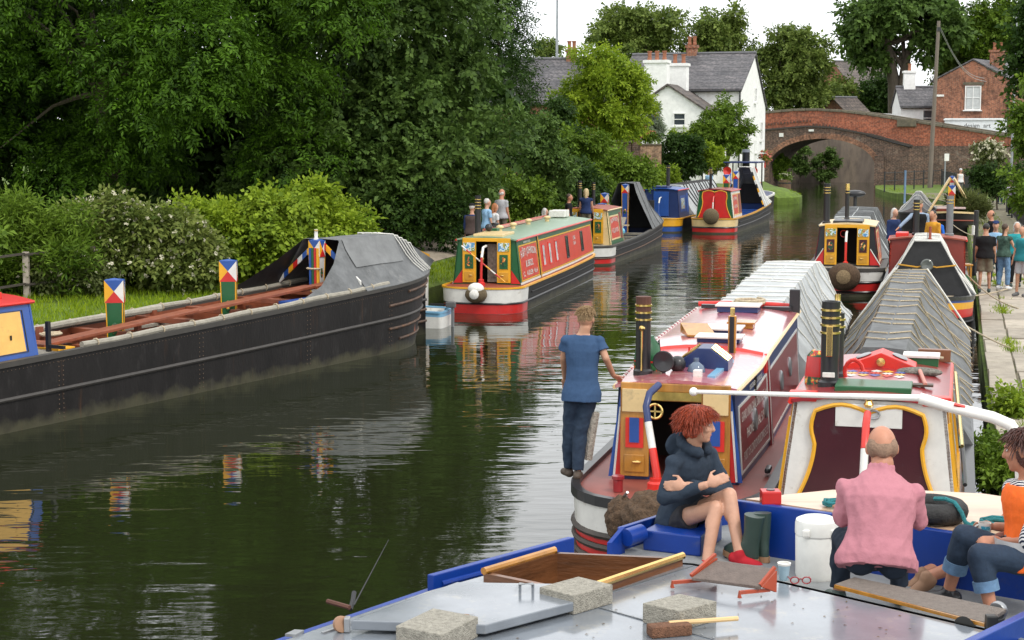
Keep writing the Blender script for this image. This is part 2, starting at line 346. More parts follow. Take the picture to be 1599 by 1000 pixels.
for u0, s_ in ((-.6, 'l'), (SP, 'r')): MB().box((u0 + .3, DW / 2, .4), (.6, DW - .04, 2.9)).build('pier', brick_old, br)
g = MB()   # proud ring of brick headers round the arch
rng = [math.pi * i / 46 for i in range(47)]
ring = lambda t_, e: (SP / 2 - (SP / 2 + e) * math.cos(t_), 1.85 + (2.2 + e) * math.sin(t_) ** 1.05)
for a, b_ in zip(rng, rng[1:]):
    for e0, e1, yo in ((.0, .22, -.05), (.235, .44, -.035)):
        p = [ring(a, e0), ring(b_ - .006, e0), ring(b_ - .006, e1), ring(a, e1)]
        g.hexa([(x, yo, z) for x, z in p], [(x, .02, z) for x, z in p])
tag(g.build('arch_ring', brick_mat('ring_brick', (.34, .15, .085), (.24, .11, .06), (.26, .2, .15)), br), kind='stuff')
g = MB(); g.tube([(u, -.02, pstr(u)) for u in lin(-5, 11.7, 26)], .1, 4); g.build('string_course', mat('string_brick', (.06, .05, .042), .9), br)
g = MB()   # saw-tooth bracket row above the string course
for i in range(46): u = -2 + i * .27; g.box((u, -.02, pstr(u) + .42 - .012 * i * (1 if i > 20 else 0)), (.1, .1, .16))
tag(g.build('dentil_row', mat('dentil_brick', (.1, .06, .045), .9), br), kind='stuff')
MB().box((11.2, .15, 5.3), (1.5, .7, .62)).build('pilaster_cap', cope_m, br, bevel=.05)
MB().box((SP + .35, -.12, .9), (.7, .26, 3.6)).build('buttress', brick_old, br)
MB().box((1.0, -.03, 4.35), (.35, .06, .3)).build('number_plate', paint('plate_white', (.75, .75, .7)), br)
MB().box((3.5, -.03, 4.72), (.42, .06, .17)).build('headroom_plate', paint('plate_white', (.75, .75, .7)), br)
MB().tube([(8, -.04, 4.33), (11.5, -.06, 3.42)], .05, 6).build('drain_pipe', mat('iron_black', (.02, .02, .022), .5), br)
MB().grid(lambda u, v: (u, v, ptop(u) - .95), us, [.4, DW - .4]).build('carriageway', mat('asphalt', (.06, .06, .06), .9), br)

# ---------------------------------------------------------------- buildings
slate = brick_mat('roof_slate', (.125, .12, .128), (.085, .085, .095), (.05, .05, .055), bw=.5, rh=.27, ms=.02, rough=.6)
slate2 = brick_mat('roof_slate_brown', (.15, .125, .11), (.10, .085, .08), (.05, .045, .04), bw=.4, rh=.3, ms=.02, rough=.7)
white_wall = paint('render_white', (.80, .80, .78), rough=.8, dirt=(.62, .6, .55), dscale=1.2, dpos=.6, bump=.2)
house_brick = brick_mat('house_brick', (.36, .12, .06), (.25, .085, .05), (.3, .23, .17), blotch=(.3, .12, .07))
glass_m = mat('window_glass', (.05, .06, .07), .06, 0, .3, 2, spec=.9)
frame_m = paint('frame_white', (.78, .78, .76))
pot_m = mat('terracotta', (.28, .11, .06), .85, 0, .25, 6)
lead_m = mat('lead_grey', (.12, .12, .13), .6)
def window(parent, M, w_, h_, bars=(1, 2), sill=True, fm=None, curtain=None):
    """M maps local x (width), y (out of wall), z (up) ; origin is window centre on the wall face"""
    fm = fm or frame_m; g = MB(); f_ = .07
    for x, z, a, b_ in ((0, h_ / 2 - f_ / 2, w_, f_), (0, -h_ / 2 + f_ / 2, w_, f_), (-w_ / 2 + f_ / 2, 0, f_, h_ - 2 * f_), (w_ / 2 - f_ / 2, 0, f_, h_ - 2 * f_)): g.box((x, .03, z), (a, .1, b_), 0, M)
    fr = g.build('window', fm, parent)
    nx, nz_ = bars[0], bars[1]; iw, ih = w_ - 2 * f_, h_ - 2 * f_
    for i in range(nx):
        for j in range(nz_):
            MB().box((-iw / 2 + iw * (i + .5) / nx, .012, -ih / 2 + ih * (j + .5) / nz_), (iw / nx - .05, .02, ih / nz_ - .05), 0, M).build('pane', curtain or glass_m, fr)
    g = MB()
    for i in range(1, nx): g.box((-iw / 2 + iw * i / nx, .03, 0), (.05, .06, ih), 0, M)
    for j in range(1, nz_): g.box((0, .034, -ih / 2 + ih * j / nz_), (iw, .06, .05), 0, M)
    if nx * nz_ > 1: g.build('glazing_bar', fm, fr)
    if sill: MB().box((0, .07, -h_ / 2 - .05), (w_ + .2, .22, .09), 0, M).build('sill', fm, fr)
    return fr
def gable_house(name, label, corner, ang, W, D, z0, he, hr, wm_, rm, cat='house', over=.25, heb=None):
    """corner = front right corner; local x runs left along the ridge, y runs back"""
    r = thing(name, label, cat, (corner[0], corner[1], 0), 0)
    ax = Vector((-math.cos(ang), math.sin(ang), 0)); ay = Vector((math.sin(ang), math.cos(ang), 0))
    M = Matrix(((ax.x, ay.x, 0, 0), (ax.y, ay.y, 0, 0), (0, 0, 1, 0), (0, 0, 0, 1)))
    heb = heb or he; rd = D * .5
    g = MB(); sec = [(0, z0), (D, z0), (D, heb), (rd, hr), (0, he)]
    vs = [(x, y, z) for x in (0, W) for y, z in sec]
    g.add(vs, [(0, 1, 2, 3, 4), (9, 8, 7, 6, 5), (0, 5, 6, 1), (1, 6, 7, 2), (4, 9, 5, 0), (2, 7, 8, 3), (3, 8, 9, 4)], 0, M)
    g.build('wall', wm_, r)
    g = MB()
    for (ya, za, yb, zb_) in ((-over, he - over * (hr - he) / rd, rd, hr), (D + over, heb - over * (hr - heb) / rd, rd, hr)):
        lo = [(-over * .5, ya, za + .05), (W + over * .5, ya, za + .05), (W + over * .5, yb, zb_ + .05), (-over * .5, yb, zb_ + .05)]
        g.hexa(lo, [(x, y, z + .1) for x, y, z in lo], 0, M)
    rf = g.build('roof', rm, r)
    MB().tube([M @ Vector((x, rd, hr + .17)) for x in (-over * .5, W + over * .5)], .11, 6).build('ridge_tiles', lead_m, rf)
    MB().tube([M @ Vector((x, -over - .05, he - over * (hr - he) / rd)) for x in (-.1, W + .1)], .07, 6).build('gutter', mat('iron_black', (.02, .02, .022), .5), rf)
    return r, M
def chimney(parent, M, c, s, z0, z1, m, pots=2, pm=None):
    g = MB(); g.box((c[0], c[1], (z0 + z1) / 2), (s[0], s[1], z1 - z0), 0, M); g.box((c[0], c[1], z1 - .1), (s[0] + .16, s[1] + .16, .18), 0, M)
    ch = g.build('chimney', m, parent)
    for i in range(pots):
        p = M @ Vector((c[0] + (i - (pots - 1) / 2) * s[0] / max(1, pots), c[1], z1))
        MB().lathe([(.13, -.02), (.15, .1), (.12, .2), (.13, .5), (.16, .53), (.16, .6), (.09, .6)], 10, 0, Matrix.Translation(p)).build('chimney_pot', pm or pot_m, ch)
    return ch
A19 = R(19)
wh, M = gable_house('white_house', 'white rendered house with grey slate roof beside the canal bridge', (15.3, 108), A19, 8.6, 9.3, 1.0, 7.4, 9.85, white_wall, slate, heb=6.3)
Mg = M @ Matrix(((0, -1, 0, 0), (1, 0, 0, 0), (0, 0, 1, 0), (0, 0, 0, 1)))       # gable facing right: local x->y, y-> -x
for y, z, a, b_ in ((5.1, 7.1, .55, 1.0), (7.6, 4.6, .6, 1.3), (2.2, 4.7, .5, .9)): window(wh, M @ Matrix.Translation((0, y, z)) @ Matrix(((0, -1, 0, 0), (1, 0, 0, 0), (0, 0, 1, 0), (0, 0, 0, 1))), a, b_, (2, 2))
Mf = M @ Matrix.Rotation(math.pi, 4, 'Z')    # front face: y out towards the viewer
MB().box((.05, -.12, 4.5), (.09, .09, 5.6), 0, M).build('downpipe', mat('iron_black', (.02, .02, .022), .5), wh)
MB().hexa([M @ Vector(p) for p in ((6.2, 1.55, 8.23), (7.3, 1.55, 8.23), (7.3, 2.5, 8.73), (6.2, 2.5, 8.73))], [M @ Vector(p) for p in ((6.2, 1.5, 8.33), (7.3, 1.5, 8.33), (7.3, 2.45, 8.83), (6.2, 2.45, 8.83))]).build('skylight', mat('skylight_glass', (.35, .4, .45), .1), wh)
# projecting wing with its gable to the viewer: parts of the same house
g = MB(); sec = [(1.6, 1.0), (1.6, 5.95), (4.0, 7.5), (6.1, 6.1), (6.1, 1.0)]
vs_ = [(x, y, z) for y in (-4.2, .3) for x, z in sec]
g.add(vs_, [(4, 3, 2, 1, 0), (5, 6, 7, 8, 9)] + [(i, (i + 1) % 5, 5 + (i + 1) % 5, 5 + i) for i in range(5)], 0, M); g.build('wing_wall', white_wall, wh)
g = MB()
for p, q in (((1.3, 5.79), (4.0, 7.54)), ((6.4, 5.95), (4.0, 7.54))):
    lo = [(p[0], -4.4, p[1]), (p[0], .4, p[1]), (q[0], .4, q[1]), (q[0], -4.4, q[1])]; g.hexa(lo, [(x, y, z + .12) for x, y, z in lo], 0, M)
g.build('wing_roof', slate2, wh)
window(wh, M @ Matrix.Translation((3.2, -4.2, 5.35)) @ Matrix.Rotation(math.pi, 4, 'Z'), .85, .85, (1, 2), sill=True)
MB().box((4.75, -4.25, 5.55), (.22, .12, .38), 0, M).build('alarm_box', paint('alarm_orange', (.7, .3, .03)), wh)
chimney(wh, M, (4.85, -3.75), (1.5, .85), 5.9, 9.2, white_wall, 3)
chimney(wh, M, (4.0, -1.0), (1.15, .8), 7.2, 9.1, white_wall, 2)
MB().tube([M @ Vector((1.62, -4.25, z)) for z in (5.7, 1.2)], .05, 6).build('wing_downpipe', mat('iron_black', (.02, .02, .022), .5), wh)
chimney(wh, M, (4.4, 4.6), (.7, .5), 9.6, 10.6, house_brick, 2)
th, M2 = gable_house('terrace_house', 'slate roofed brick terrace behind the bright green tree', (7.0, 111), A19 * .6, 10, 8, 1.0, 6.6, 9.6, house_brick, slate)
chimney(th, M2, (3.6, 4), (.7, .6), 9.3, 10.4, house_brick, 2)
for x in (3, 6.5): window(th, M2 @ Matrix.Translation((x, 0, 5.3)) @ Matrix.Rotation(math.pi, 4, 'Z'), .9, 1.3, (1, 2))
# red brick building with shop front
bc = atY(1576, 200, 131)
AR = R(36)
rb = thing('brick_shop', 'red brick gabled building with a white shop front behind the bridge', 'building', (bc.x, bc.y, 0))
ax = Vector((-math.cos(AR * .35), math.sin(AR * .35), 0)); ay = Vector((math.sin(AR), math.cos(AR), 0))
M3 = Matrix(((ax.x, ay.x, 0, 0), (ax.y, ay.y, 0, 0), (0, 0, 1, 0), (0, 0, 0, 1))); W3, D3 = 6.0, 8
g = MB(); sec = [(0, 1), (0, 8.7), (W3 / 2, 10.35), (W3, 8.75), (W3, 1)]
vs_ = [(x, y, z) for y in (0, D3) for x, z in sec]
g.add(vs_, [(4, 3, 2, 1, 0), (5, 6, 7, 8, 9)] + [(i, (i + 1) % 5, 5 + (i + 1) % 5, 5 + i) for i in range(5)], 0, M3); g.build('wall', house_brick, rb)
g = MB()
for p, q in (((-.3, 8.57), (W3 / 2, 10.4)), ((W3 + .3, 8.62), (W3 / 2, 10.4))):
    lo = [(p[0], -.08, p[1]), (p[0], D3 + .2, p[1]), (q[0], D3 + .2, q[1]), (q[0], -.08, q[1])]; g.hexa(lo, [(x, y, z + .12) for x, y, z in lo], 0, M3)
g.build('roof', slate, rb)
chimney(rb, M3, (1.9, 2.4), (1.0, .7), 9.4, 11.3, house_brick, 2)
Mw = M3 @ Matrix.Rotation(math.pi, 4, 'Z')
window(rb, M3 @ Matrix.Translation((2.9, 0, 7.35)) @ Matrix.Rotation(math.pi, 4, 'Z'), 1.25, 1.95, (2, 2), True, curtain=mat('net_curtain', (.5, .52, .52), .5))
MB().box((2.9, -.04, 8.5), (1.6, .1, .22), 0, M3).build('lintel', cope_m, rb)
MB().box((2.6, -.06, 4.35), (4.9, .14, 2.7), 0, M3).build('shop_front', paint('shop_white', (.72, .76, .76)), rb)
MB().box((2.6, -.16, 5.6), (5.0, .12, .12), 0, M3).build('shop_cornice', paint('shop_white', (.72, .76, .76)), rb)
v, f, tw = text2d('design  art', .5)
MB().add([(3.5 - x, -.14, 4.95 + y) for x, y in v], f, 0, M3).build('shop_lettering', paint('sign_black', (.03, .03, .03)), rb)['kind'] = 'stuff'
for x in (1.5, 3.4):
    g = MB(); n = 14; pts = [(-.8, -.9)] + [(.8 * math.cos(math.pi * i / n) * -1, .25 + .3 * math.sin(math.pi * i / n)) for i in range(n + 1)] + [(.8, -.9)]
    MB().prism(pts, .05, 0, M3 @ Matrix.Translation((x, -.14, 4.15)) @ Matrix.Rotation(math.pi / 2, 4, 'X')).build('shop_window', glass_m, rb)
MB().box((5.6, -.05, 7.55), (.8, .06, .16), 0, M3).build('street_plate', paint('plate_white', (.75, .75, .7)), rb)
MB().tube([M3 @ Vector((.12, -.1, z)) for z in (8.6, 1)], .06, 6).build('downpipe', mat('iron_black', (.02, .02, .022), .5), rb)
# white cottage next to it
cc = atY(1470, 200, 134.5)
wc, M4 = gable_house('white_cottage', 'small white cottage with slate roof left of the red brick building', (cc.x, cc.y), R(5), 3.35, 5, 1, 6.75, 8.25, white_wall, slate)
chimney(wc, M4, (2.35, 2.5), (.95, .7), 7.6, 9.75, white_wall, 1)
window(wc, M4 @ Matrix.Translation((1.15, 0, 5.75)) @ Matrix.Rotation(math.pi, 4, 'Z'), .9, 1.4, (1, 2))
g = MB(); p0, p1 = atY(1330, 182, 140), atY(1410, 184, 137)
g.hexa([(p0.x, p0.y, 4.7), (p1.x, p1.y, 4.5), (p1.x, p1.y + .25, 4.5), (p0.x, p0.y + .25, 4.7)], [(p0.x, p0.y, 6.3), (p1.x, p1.y, 6.1), (p1.x, p1.y + .25, 6.1), (p0.x, p0.y + .25, 6.3)])
tag(g.build('garden_wall', white_wall, None, bevel=.03), 'low white wall behind the bridge parapet', 'wall')
for nm, lab, px, Y, W, D, he, hr, ang, rm in (('distant_house', 'far grey roofed house behind the tall tree trunk', 1420, 185, 8, 8, 9.0, 12.6, -.5, slate2), ('distant_shed', 'small brown roofed shed above the bridge parapet', 1356, 150, 2.6, 4, 6.4, 7.7, -.45, slate2)):
    p = atY(px, 200, Y); gable_house(nm, lab, (p.x, p.y), ang, W, D, 1, he, hr, house_brick, rm, 'house' if 'house' in nm else 'shed')
# garden wall of two bricks left of the house
gw = thing('brick_wall', 'old brick garden wall with a dark pier behind the hedge', 'wall', (atY(985, 250, 90).x, 90, 0))
for x0, x1, m_, top in ((-1.6, .05, brick_old, 3.9), (.5, 1.7, brick_mat('wall_brick_pale', (.32, .2, .13), (.24, .14, .09), (.35, .28, .2)), 3.75)):
    g = MB(); g.box(((x0 + x1) / 2, 0, top / 2 + .3), (x1 - x0, .25, top - .6)); g.build('brickwork', m_, gw)
    MB().box(((x0 + x1) / 2, 0, top + .05), (x1 - x0, .36, .1)).build('coping', cope_m, gw, bevel=.02)
MB().box((.27, 0, 2.1), (.42, .4, 3.9)).build('pier', brick_old, gw)
# ---------------------------------------------------------------- poles and wires
wood_grey = mat('weathered_wood', (.17, .14, .115), .9, 0, .3, 8, .4, 40, stretch=(6, 6, .4))
iron = mat('iron_black', (.02, .02, .022), .5)
galv = mat('galvanised', (.3, .32, .34), .4, .6)
pb, pt = atY(1452, 282, 119), atY(1466, 33, 119)
tp = thing('telegraph_pole', 'tall wooden telegraph pole in front of the bridge wing wall', 'pole', (pb.x, pb.y, .5))
MB().tube([(0, 0, -.1), (pt.x - pb.x, 0, pt.z - .5)], [.17, .12], 10).build('post', wood_grey, tp, smooth=True)
MB().box((pt.x - pb.x, -.1, pt.z - 1.1), (.25, .12, .3)).build('terminal_box', iron, tp)
for k, (dx, dz) in enumerate(((0, 0), (.15, -.25))):
    e = Vector((bc.x, bc.y, 0)) + Vector((-2.2 + dx, -.2, 8.9 + dz)); s_ = Vector((pt.x, pt.y, pt.z - .2 - .2 * k))
    pts = [s_.lerp(e, i / 14) - Vector((0, 0, 1.1 * math.sin(math.pi * i / 14))) for i in range(15)]
    tag(rope('overhead_wire', pts, .022, mat('cable_grey', (.35, .35, .35), .6)), ('upper' if k == 0 else 'lower') + ' overhead wire from the telegraph pole to the brick building', 'wire', 'overhead wires')
lp = atY(869, 90, 125); lt = atY(871, -30, 125)
l_ = thing('lamp_post', 'thin grey lamp post rising above the roofs against the sky', 'lamp post', (lp.x, lp.y, 1))
MB().tube([(0, 0, -.4), (.05, 0, lt.z - 1)], [.13, .08], 8).build('column', galv, l_, smooth=True)
MB().tube([(.05, 0, lt.z - 1.05), (.4, -.3, lt.z - .8), (1.2, -.9, lt.z - .7)], .05, 6).build('arm', galv, l_); MB().box((1.4, -1.05, lt.z - .7), (.7, .3, .14)).build('lantern', galv, l_)
lp = atY(1578, 300, 100); l2 = thing('street_light_column', 'slim grey steel column beside the red brick building', 'lamp post', (lp.x, lp.y, .5))
MB().tube([(0, 0, -.3), (0, 0, 11)], [.09, .06], 8).build('column', galv, l2, smooth=True); MB().box((.3, 0, 11), (.7, .2, .1)).build('lantern', galv, l2)
lp = atY(1475, 285, 112); l3 = thing('notice_post', 'grey post with small white notice by the bridge wall', 'sign', (lp.x, lp.y, .45))
MB().tube([(0, 0, -.3), (0, 0, 2.6)], .05, 8).build('post', galv, l3); MB().box((.08, -.07, 2.35), (.32, .05, .5)).build('notice_board', paint('plate_white', (.75, .75, .7)), l3)
# ---------------------------------------------------------------- railings
def railing(name, label, pts, h, rails, rr_=.025, pr_=.05, infill=0, m=iron, zf=None):
    r = thing(name, label, 'railing', pts[0])
    o = Vector(pts[0])
    for p in pts: MB().tube([Vector(p) - o - Vector((0, 0, .15)), Vector(p) - o + Vector((0, 0, h + .05))], pr_, 8).build('post', m, r)
    for k in rails: MB().tube([Vector(p) - o + Vector((0, 0, h * k)) for p in pts], rr_, 6).build('rail', m, r)
    if infill:
        g = MB()
        for a, b_ in zip(pts, pts[1:]):
            n = int((Vector(b_) - Vector(a)).length / infill)
            for i in range(1, n):
                q = Vector(a).lerp(Vector(b_), i / n) - o; g.tube([q + Vector((0, 0, .08)), q + Vector((0, 0, h))], .014, 4)
        tag(g.build('bars', m, r), kind='stuff')
    return r
def line(a, b_, n): return [tuple(Vector(a).lerp(Vector(b_), i / (n - 1))) for i in range(n)]
fa, fb = at(1381, 297, .5), at(1470, 291, .5)
railing('iron_railing', 'black post and rail fence on the grass below the bridge', line(fa, fb, 7), 1.25, (.95, .5))
fc = at(1532, 308, .5); fd = at(1640, 372, .5); fm_ = at(1470, 290, .5)
railing('barred_fence', 'black close barred fence along the towpath edge', line(fm_, fc, 9), 1.15, (.98, .1), infill=.13)
railing('towpath_railing', 'black railing at the bend of the towpath near the right edge', line(at(1533, 312, .5), at(1588, 322, .5), 4), 1.1, (.97, .5), rr_=.035)
railing('side_fence', 'black sloping barred fence at the right edge of the picture', line(at(1572, 330, .5), at(1612, 372, .5), 5), 1.2, (.98, .1), infill=.13)
# wooden fence by the left bank
ff = thing('field_fence', 'weathered post and rail fence in the hedge on the left bank', 'fence', at(-30, 492, .9) + Vector((-.3, 1.0, 0)))
o = ff.location - Vector((-.3, 1.0, 0))
fp = [at(-30, 500, .9), at(43, 488, .9), at(150, 476, .95)]
for p in fp: MB().box(Vector((0, 0, .55)) + (p - o), (.11, .11, 1.1)).build('post', wood_grey if p != fp[1] else mat('pale_post', (.42, .36, .3), .9, 0, .3, 8), ff)
for k in (.45, 1.05):
    for a, b_ in zip(fp, fp[1:]): MB().tube([a - o + Vector((0, -.09, k)), b_ - o + Vector((0, -.09, k + .02))], .03, 4).build('rail', mat('dark_rail', (.06, .05, .04), .9), ff)
# planter, mast post near the far mooring
bp_ = at(1225, 303, .45); bl = thing('barrel_planter', 'wooden half barrel planter with white flowers on the far mooring', 'planter', bp_)
MB().lathe([(.36, 0), (.43, .4), (.42, .75), (.38, .95), (.3, .95), (.28, .85)], 14).build('barrel', mat('oak_barrel', (.12, .07, .04), .8, 0, .3, 8, .3), bl, smooth=True)
for z in (.2, .72): MB().lathe([(.44, z - .04), (.445, z + .04), (.40, z + .04), (.4, z - .04)], 14).build('hoop', iron, bl)
mp_ = at(1179, 300, .6); mpo = thing('mast_post', 'white painted post with crossbar beside the far tree', 'post', mp_)
MB().box((0, 0, 1.6), (.14, .14, 3.5)).build('upright', white_wall, mpo); MB().box((-.05, -.1, 2.55), (1.5, .08, .09)).build('crossbar', white_wall, mpo)
MB().tube([(.6, -.12, 2.5), (.6, -.12, 1.6)], [.04, .06], 6).build('pennant', paint('red_signal', (.5, .03, .02)), mpo)
# ================================================================== VEGETATION
def foliage(name, a, b_, trans=.3, rough=.55):
    if name in MATS: return MATS[name]
    m = bpy.data.materials.new(name); m.use_nodes = True; t = m.node_tree; p = t.nodes['Principled BSDF']; l = t.links
    g = t.nodes.new('ShaderNodeNewGeometry'); n = t.nodes.new('ShaderNodeTexNoise'); n.inputs['Scale'].default_value = .9; n.inputs['Detail'].default_value = 3
    l.new(g.outputs['Position'], n.inputs['Vector'])
    ad = t.nodes.new('ShaderNodeMath'); ad.operation = 'MULTIPLY_ADD'; ad.inputs[1].default_value = .55; l.new(g.outputs['Random Per Island'], ad.inputs[0])
    s = t.nodes.new('ShaderNodeMath'); s.operation = 'SUBTRACT'; l.new(n.outputs[0], s.inputs[0]); s.inputs[1].default_value = .22; l.new(s.outputs[0], ad.inputs[2])
    r = t.nodes.new('ShaderNodeValToRGB'); r.color_ramp.elements[0].color = (*a, 1); r.color_ramp.elements[1].color = (*b_, 1); r.color_ramp.elements[0].position = .12; r.color_ramp.elements[1].position = .9
    l.new(ad.outputs[0], r.inputs[0]); l.new(r.outputs[0], p.inputs['Base Color']); p.inputs['Roughness'].default_value = rough; p.inputs['Specular IOR Level'].default_value = .16
    tr = t.nodes.new('ShaderNodeBsdfTranslucent'); l.new(r.outputs[0], tr.inputs[0]); mxs = t.nodes.new('ShaderNodeMixShader'); mxs.inputs[0].default_value = trans
    l.new(p.outputs[0], mxs.inputs[1]); l.new(tr.outputs[0], mxs.inputs[2]); l.new(mxs.outputs[0], t.nodes['Material Output'].inputs[0])
    MATS[name] = m; return m
F_ASH = foliage('leaf_ash', (.010, .032, .003), (.09, .19, .012))
F_SYC = foliage('leaf_sycamore', (.022, .052, .010), (.13, .215, .045))
F_DARK = foliage('leaf_dark', (.009, .026, .005), (.05, .10, .016))
F_LIME = foliage('leaf_lime', (.10, .18, .012), (.32, .42, .03), .4)
F_MID = foliage('leaf_mid', (.035, .08, .006), (.16, .25, .025))
F_OLIVE = foliage('leaf_olive', (.05, .07, .02), (.17, .2, .06))
F_ELDER = foliage('leaf_elder', (.05, .09, .012), (.22, .26, .06))
F_IVY = foliage('leaf_ivy', (.06, .12, .008), (.28, .38, .03))
F_GREY = foliage('leaf_greygreen', (.12, .16, .1), (.28, .33, .22))
F_FAR = foliage('leaf_far', (.05, .09, .015), (.2, .26, .055))
F_GRASS = foliage('grass_blade', (.10, .18, .008), (.32, .42, .02), .35)
F_CREAM = foliage('blossom_cream', (.42, .40, .27), (.66, .63, .48), .2)
F_PINK = foliage('blossom_red', (.5, .06, .06), (.65, .25, .2), .2)
bark = mat('bark', (.10, .08, .06), .95, 0, .35, 6, .8, 18, stretch=(3, 3, .5))

def mesh_np(name, V, F4, m, parent, smooth=False):
    me = bpy.data.meshes.new(name); nv = len(V); nf = len(F4)
    me.vertices.add(nv); me.vertices.foreach_set('co', V.astype(np.float32).ravel())
    k = F4.shape[1]; me.loops.add(nf * k); me.loops.foreach_set('vertex_index', F4.astype(np.int32).ravel())
    me.polygons.add(nf); me.polygons.foreach_set('loop_start', np.arange(0, nf * k, k, dtype=np.int32)); me.polygons.foreach_set('loop_total', np.full(nf, k, dtype=np.int32))
    me.update(calc_edges=True); me.materials.append(m)
    o = bpy.data.objects.new(name, me); COL.objects.link(o)
    if parent is not None: o.parent = parent
    return o
def unit(a): return a / (np.linalg.norm(a, axis=-1, keepdims=True) + 1e-9)
def leaf_mesh(P, D, N, ln, wd):
    """rhombic folded leaves: base points, directions, normals, lengths, widths"""
    S = unit(np.cross(D, N)); N = unit(np.cross(S, D)); n = len(P); ln = ln[:, None]; wd = wd[:, None]
    V = np.empty((n, 4, 3)); V[:, 0] = P; V[:, 1] = P + D * ln * .45 + S * wd + N * wd * .35; V[:, 2] = P + D * ln - N * ln * .08; V[:, 3] = P + D * ln * .45 - S * wd + N * wd * .35
    i = np.arange(n)[:, None] * 4
    return V.reshape(-1, 3), np.concatenate([i + np.array([[0, 1, 2]]), i + np.array([[0, 2, 3]])])
def sprays(clumps, n, k=7, ln=.13, asp=.2, sl=.4, droop=.35, seed=0, shell=.35, up=.5, zmin=None, jit=.5):
    rg = np.random.default_rng(seed); C = np.array(clumps, float); area = (C[:, 3] * C[:, 4] + C[:, 3] * C[:, 5] + C[:, 4] * C[:, 5])
    ci = rg.choice(len(C), n, p=area / area.sum()); d = unit(rg.normal(size=(n, 3)))
    flip = (d[:, 2] < -.3) & (rg.random(n) < .6); d[flip, 2] *= -1
    r = 1 - np.abs(rg.normal(size=n)) * shell
    P = C[ci, :3] + d * C[ci, 3:] * r[:, None]
    ax = unit(d * .8 + rg.normal(size=(n, 3)) * jit + np.array([0, 0, -droop]))
    upv = unit(np.array([0, 0, 1.]) * up + d * .6 + rg.normal(size=(n, 3)) * .35)
    sd_ = unit(np.cross(ax, upv)); upv = unit(np.cross(sd_, ax))
    s = np.linspace(0, 1, k)[None, :, None]; sg = np.where(np.arange(k) % 2, 1, -1)[None, :, None].astype(float); sg[:, -1] = 0
    scl = rg.uniform(.7, 1.25, (n, 1, 1))
    B = P[:, None] + ax[:, None] * s * sl * scl + rg.normal(size=(n, k, 3)) * .01
    D = unit(ax[:, None] * .55 + sd_[:, None] * sg * .9 + np.array([0, 0, -.15]) + rg.normal(size=(n, k, 3)) * .18)
    Nn = unit(upv[:, None] + rg.normal(size=(n, k, 3)) * .3)
    m = n * k; L_ = ln * (scl * rg.uniform(.75, 1.25, (n, k, 1))).reshape(m)
    B = B.reshape(m, 3); D = D.reshape(m, 3); Nn = Nn.reshape(m, 3)
    if zmin is not None: q = B[:, 2] > zmin; B, D, Nn, L_ = B[q], D[q], Nn[q], L_[q]
    return leaf_mesh(B, D, Nn, L_, L_ * asp)
def clumps_in(c, r, n, a, b_, seed, lo=.5, front=True, sq=.75):
    rg = random.Random(seed); o = []
    while len(o) < n:
        d = Vector((rg.gauss(0, 1), rg.gauss(0, 1), rg.gauss(0, 1))).normalized()
        if front and d.y > .35 and rg.random() < .75: continue
        k = rg.uniform(lo, 1); s = rg.uniform(a, b_)
        o.append((c[0] + d.x * r[0] * k, c[1] + d.y * r[1] * k, c[2] + d.z * r[2] * k, s, s, s * sq))
    return o
def limbs(base, clumps, r0, seed, n=10, th=.35):
    rg = random.Random(seed); g = MB(); top = max(c[2] for c in clumps); cx = sum(c[0] for c in clumps) / len(clumps); cy = sum(c[1] for c in clumps) / len(clumps)
    zt = base[2] + (top - base[2]) * .75
    tr = [(base[0] + (cx - base[0]) * t_ + rg.uniform(-.12, .12) * t_ * 2, base[1] + (cy - base[1]) * t_, base[2] - .2 + (zt - base[2]) * t_) for t_ in lin(0, 1, 7)]
    g.tube(tr, [r0 * 1.25, r0, r0 * .85, r0 * .7, r0 * .52, r0 * .35, r0 * .15], 9)
    for c in rg.sample(clumps, min(n, len(clumps))):
        k = rg.uniform(th, .8); i = min(5, int(k * 6)); s = Vector(tr[i]).lerp(Vector(tr[i + 1]), k * 6 - i); e = Vector(c[:3])
        mid = s.lerp(e, .5) + Vector((rg.uniform(-.3, .3), rg.uniform(-.3, .3), .12 * (e - s).length)); rr0 = r0 * (1 - k) * .6 + .02
        g.tube([s, s.lerp(mid, .5) + Vector((0, 0, .05)), mid, e], [rr0, rr0 * .75, rr0 * .5, rr0 * .15], 6)
    return g
def tree(name, label, base, clumps, n, m, r0=.25, seed=1, cat='tree', group=None, flowers=None, nl=12, zmin=None, part='crown', stem='trunk', trunkpath=None, **k):
    t_ = thing(name, label, cat, base, 0, group); b_ = np.array(base, float)
    V, F = sprays(clumps, n, seed=seed, zmin=zmin, **k); cr = mesh_np(part, V - b_, F, m, t_)
    if r0:
        g = limbs(base, clumps, r0, seed, nl) if trunkpath is None else trunkpath
        g.build(stem, bark, t_, smooth=True, off=base)
    if flowers:
        nf, fm2, sz = flowers; rg = np.random.default_rng(seed + 5)
        V, F = sprays([(*c[:3], c[3] * 1.3 + .08, c[4] * 1.3 + .08, c[5] * 1.3 + .08) for c in clumps], nf, k=9, ln=sz, asp=.45, sl=sz * 1.2, droop=0, seed=seed + 9, shell=.08, up=.9, jit=.9); tag(mesh_np('blossom', V - b_, F, fm2, t_), kind='stuff')
    return t_
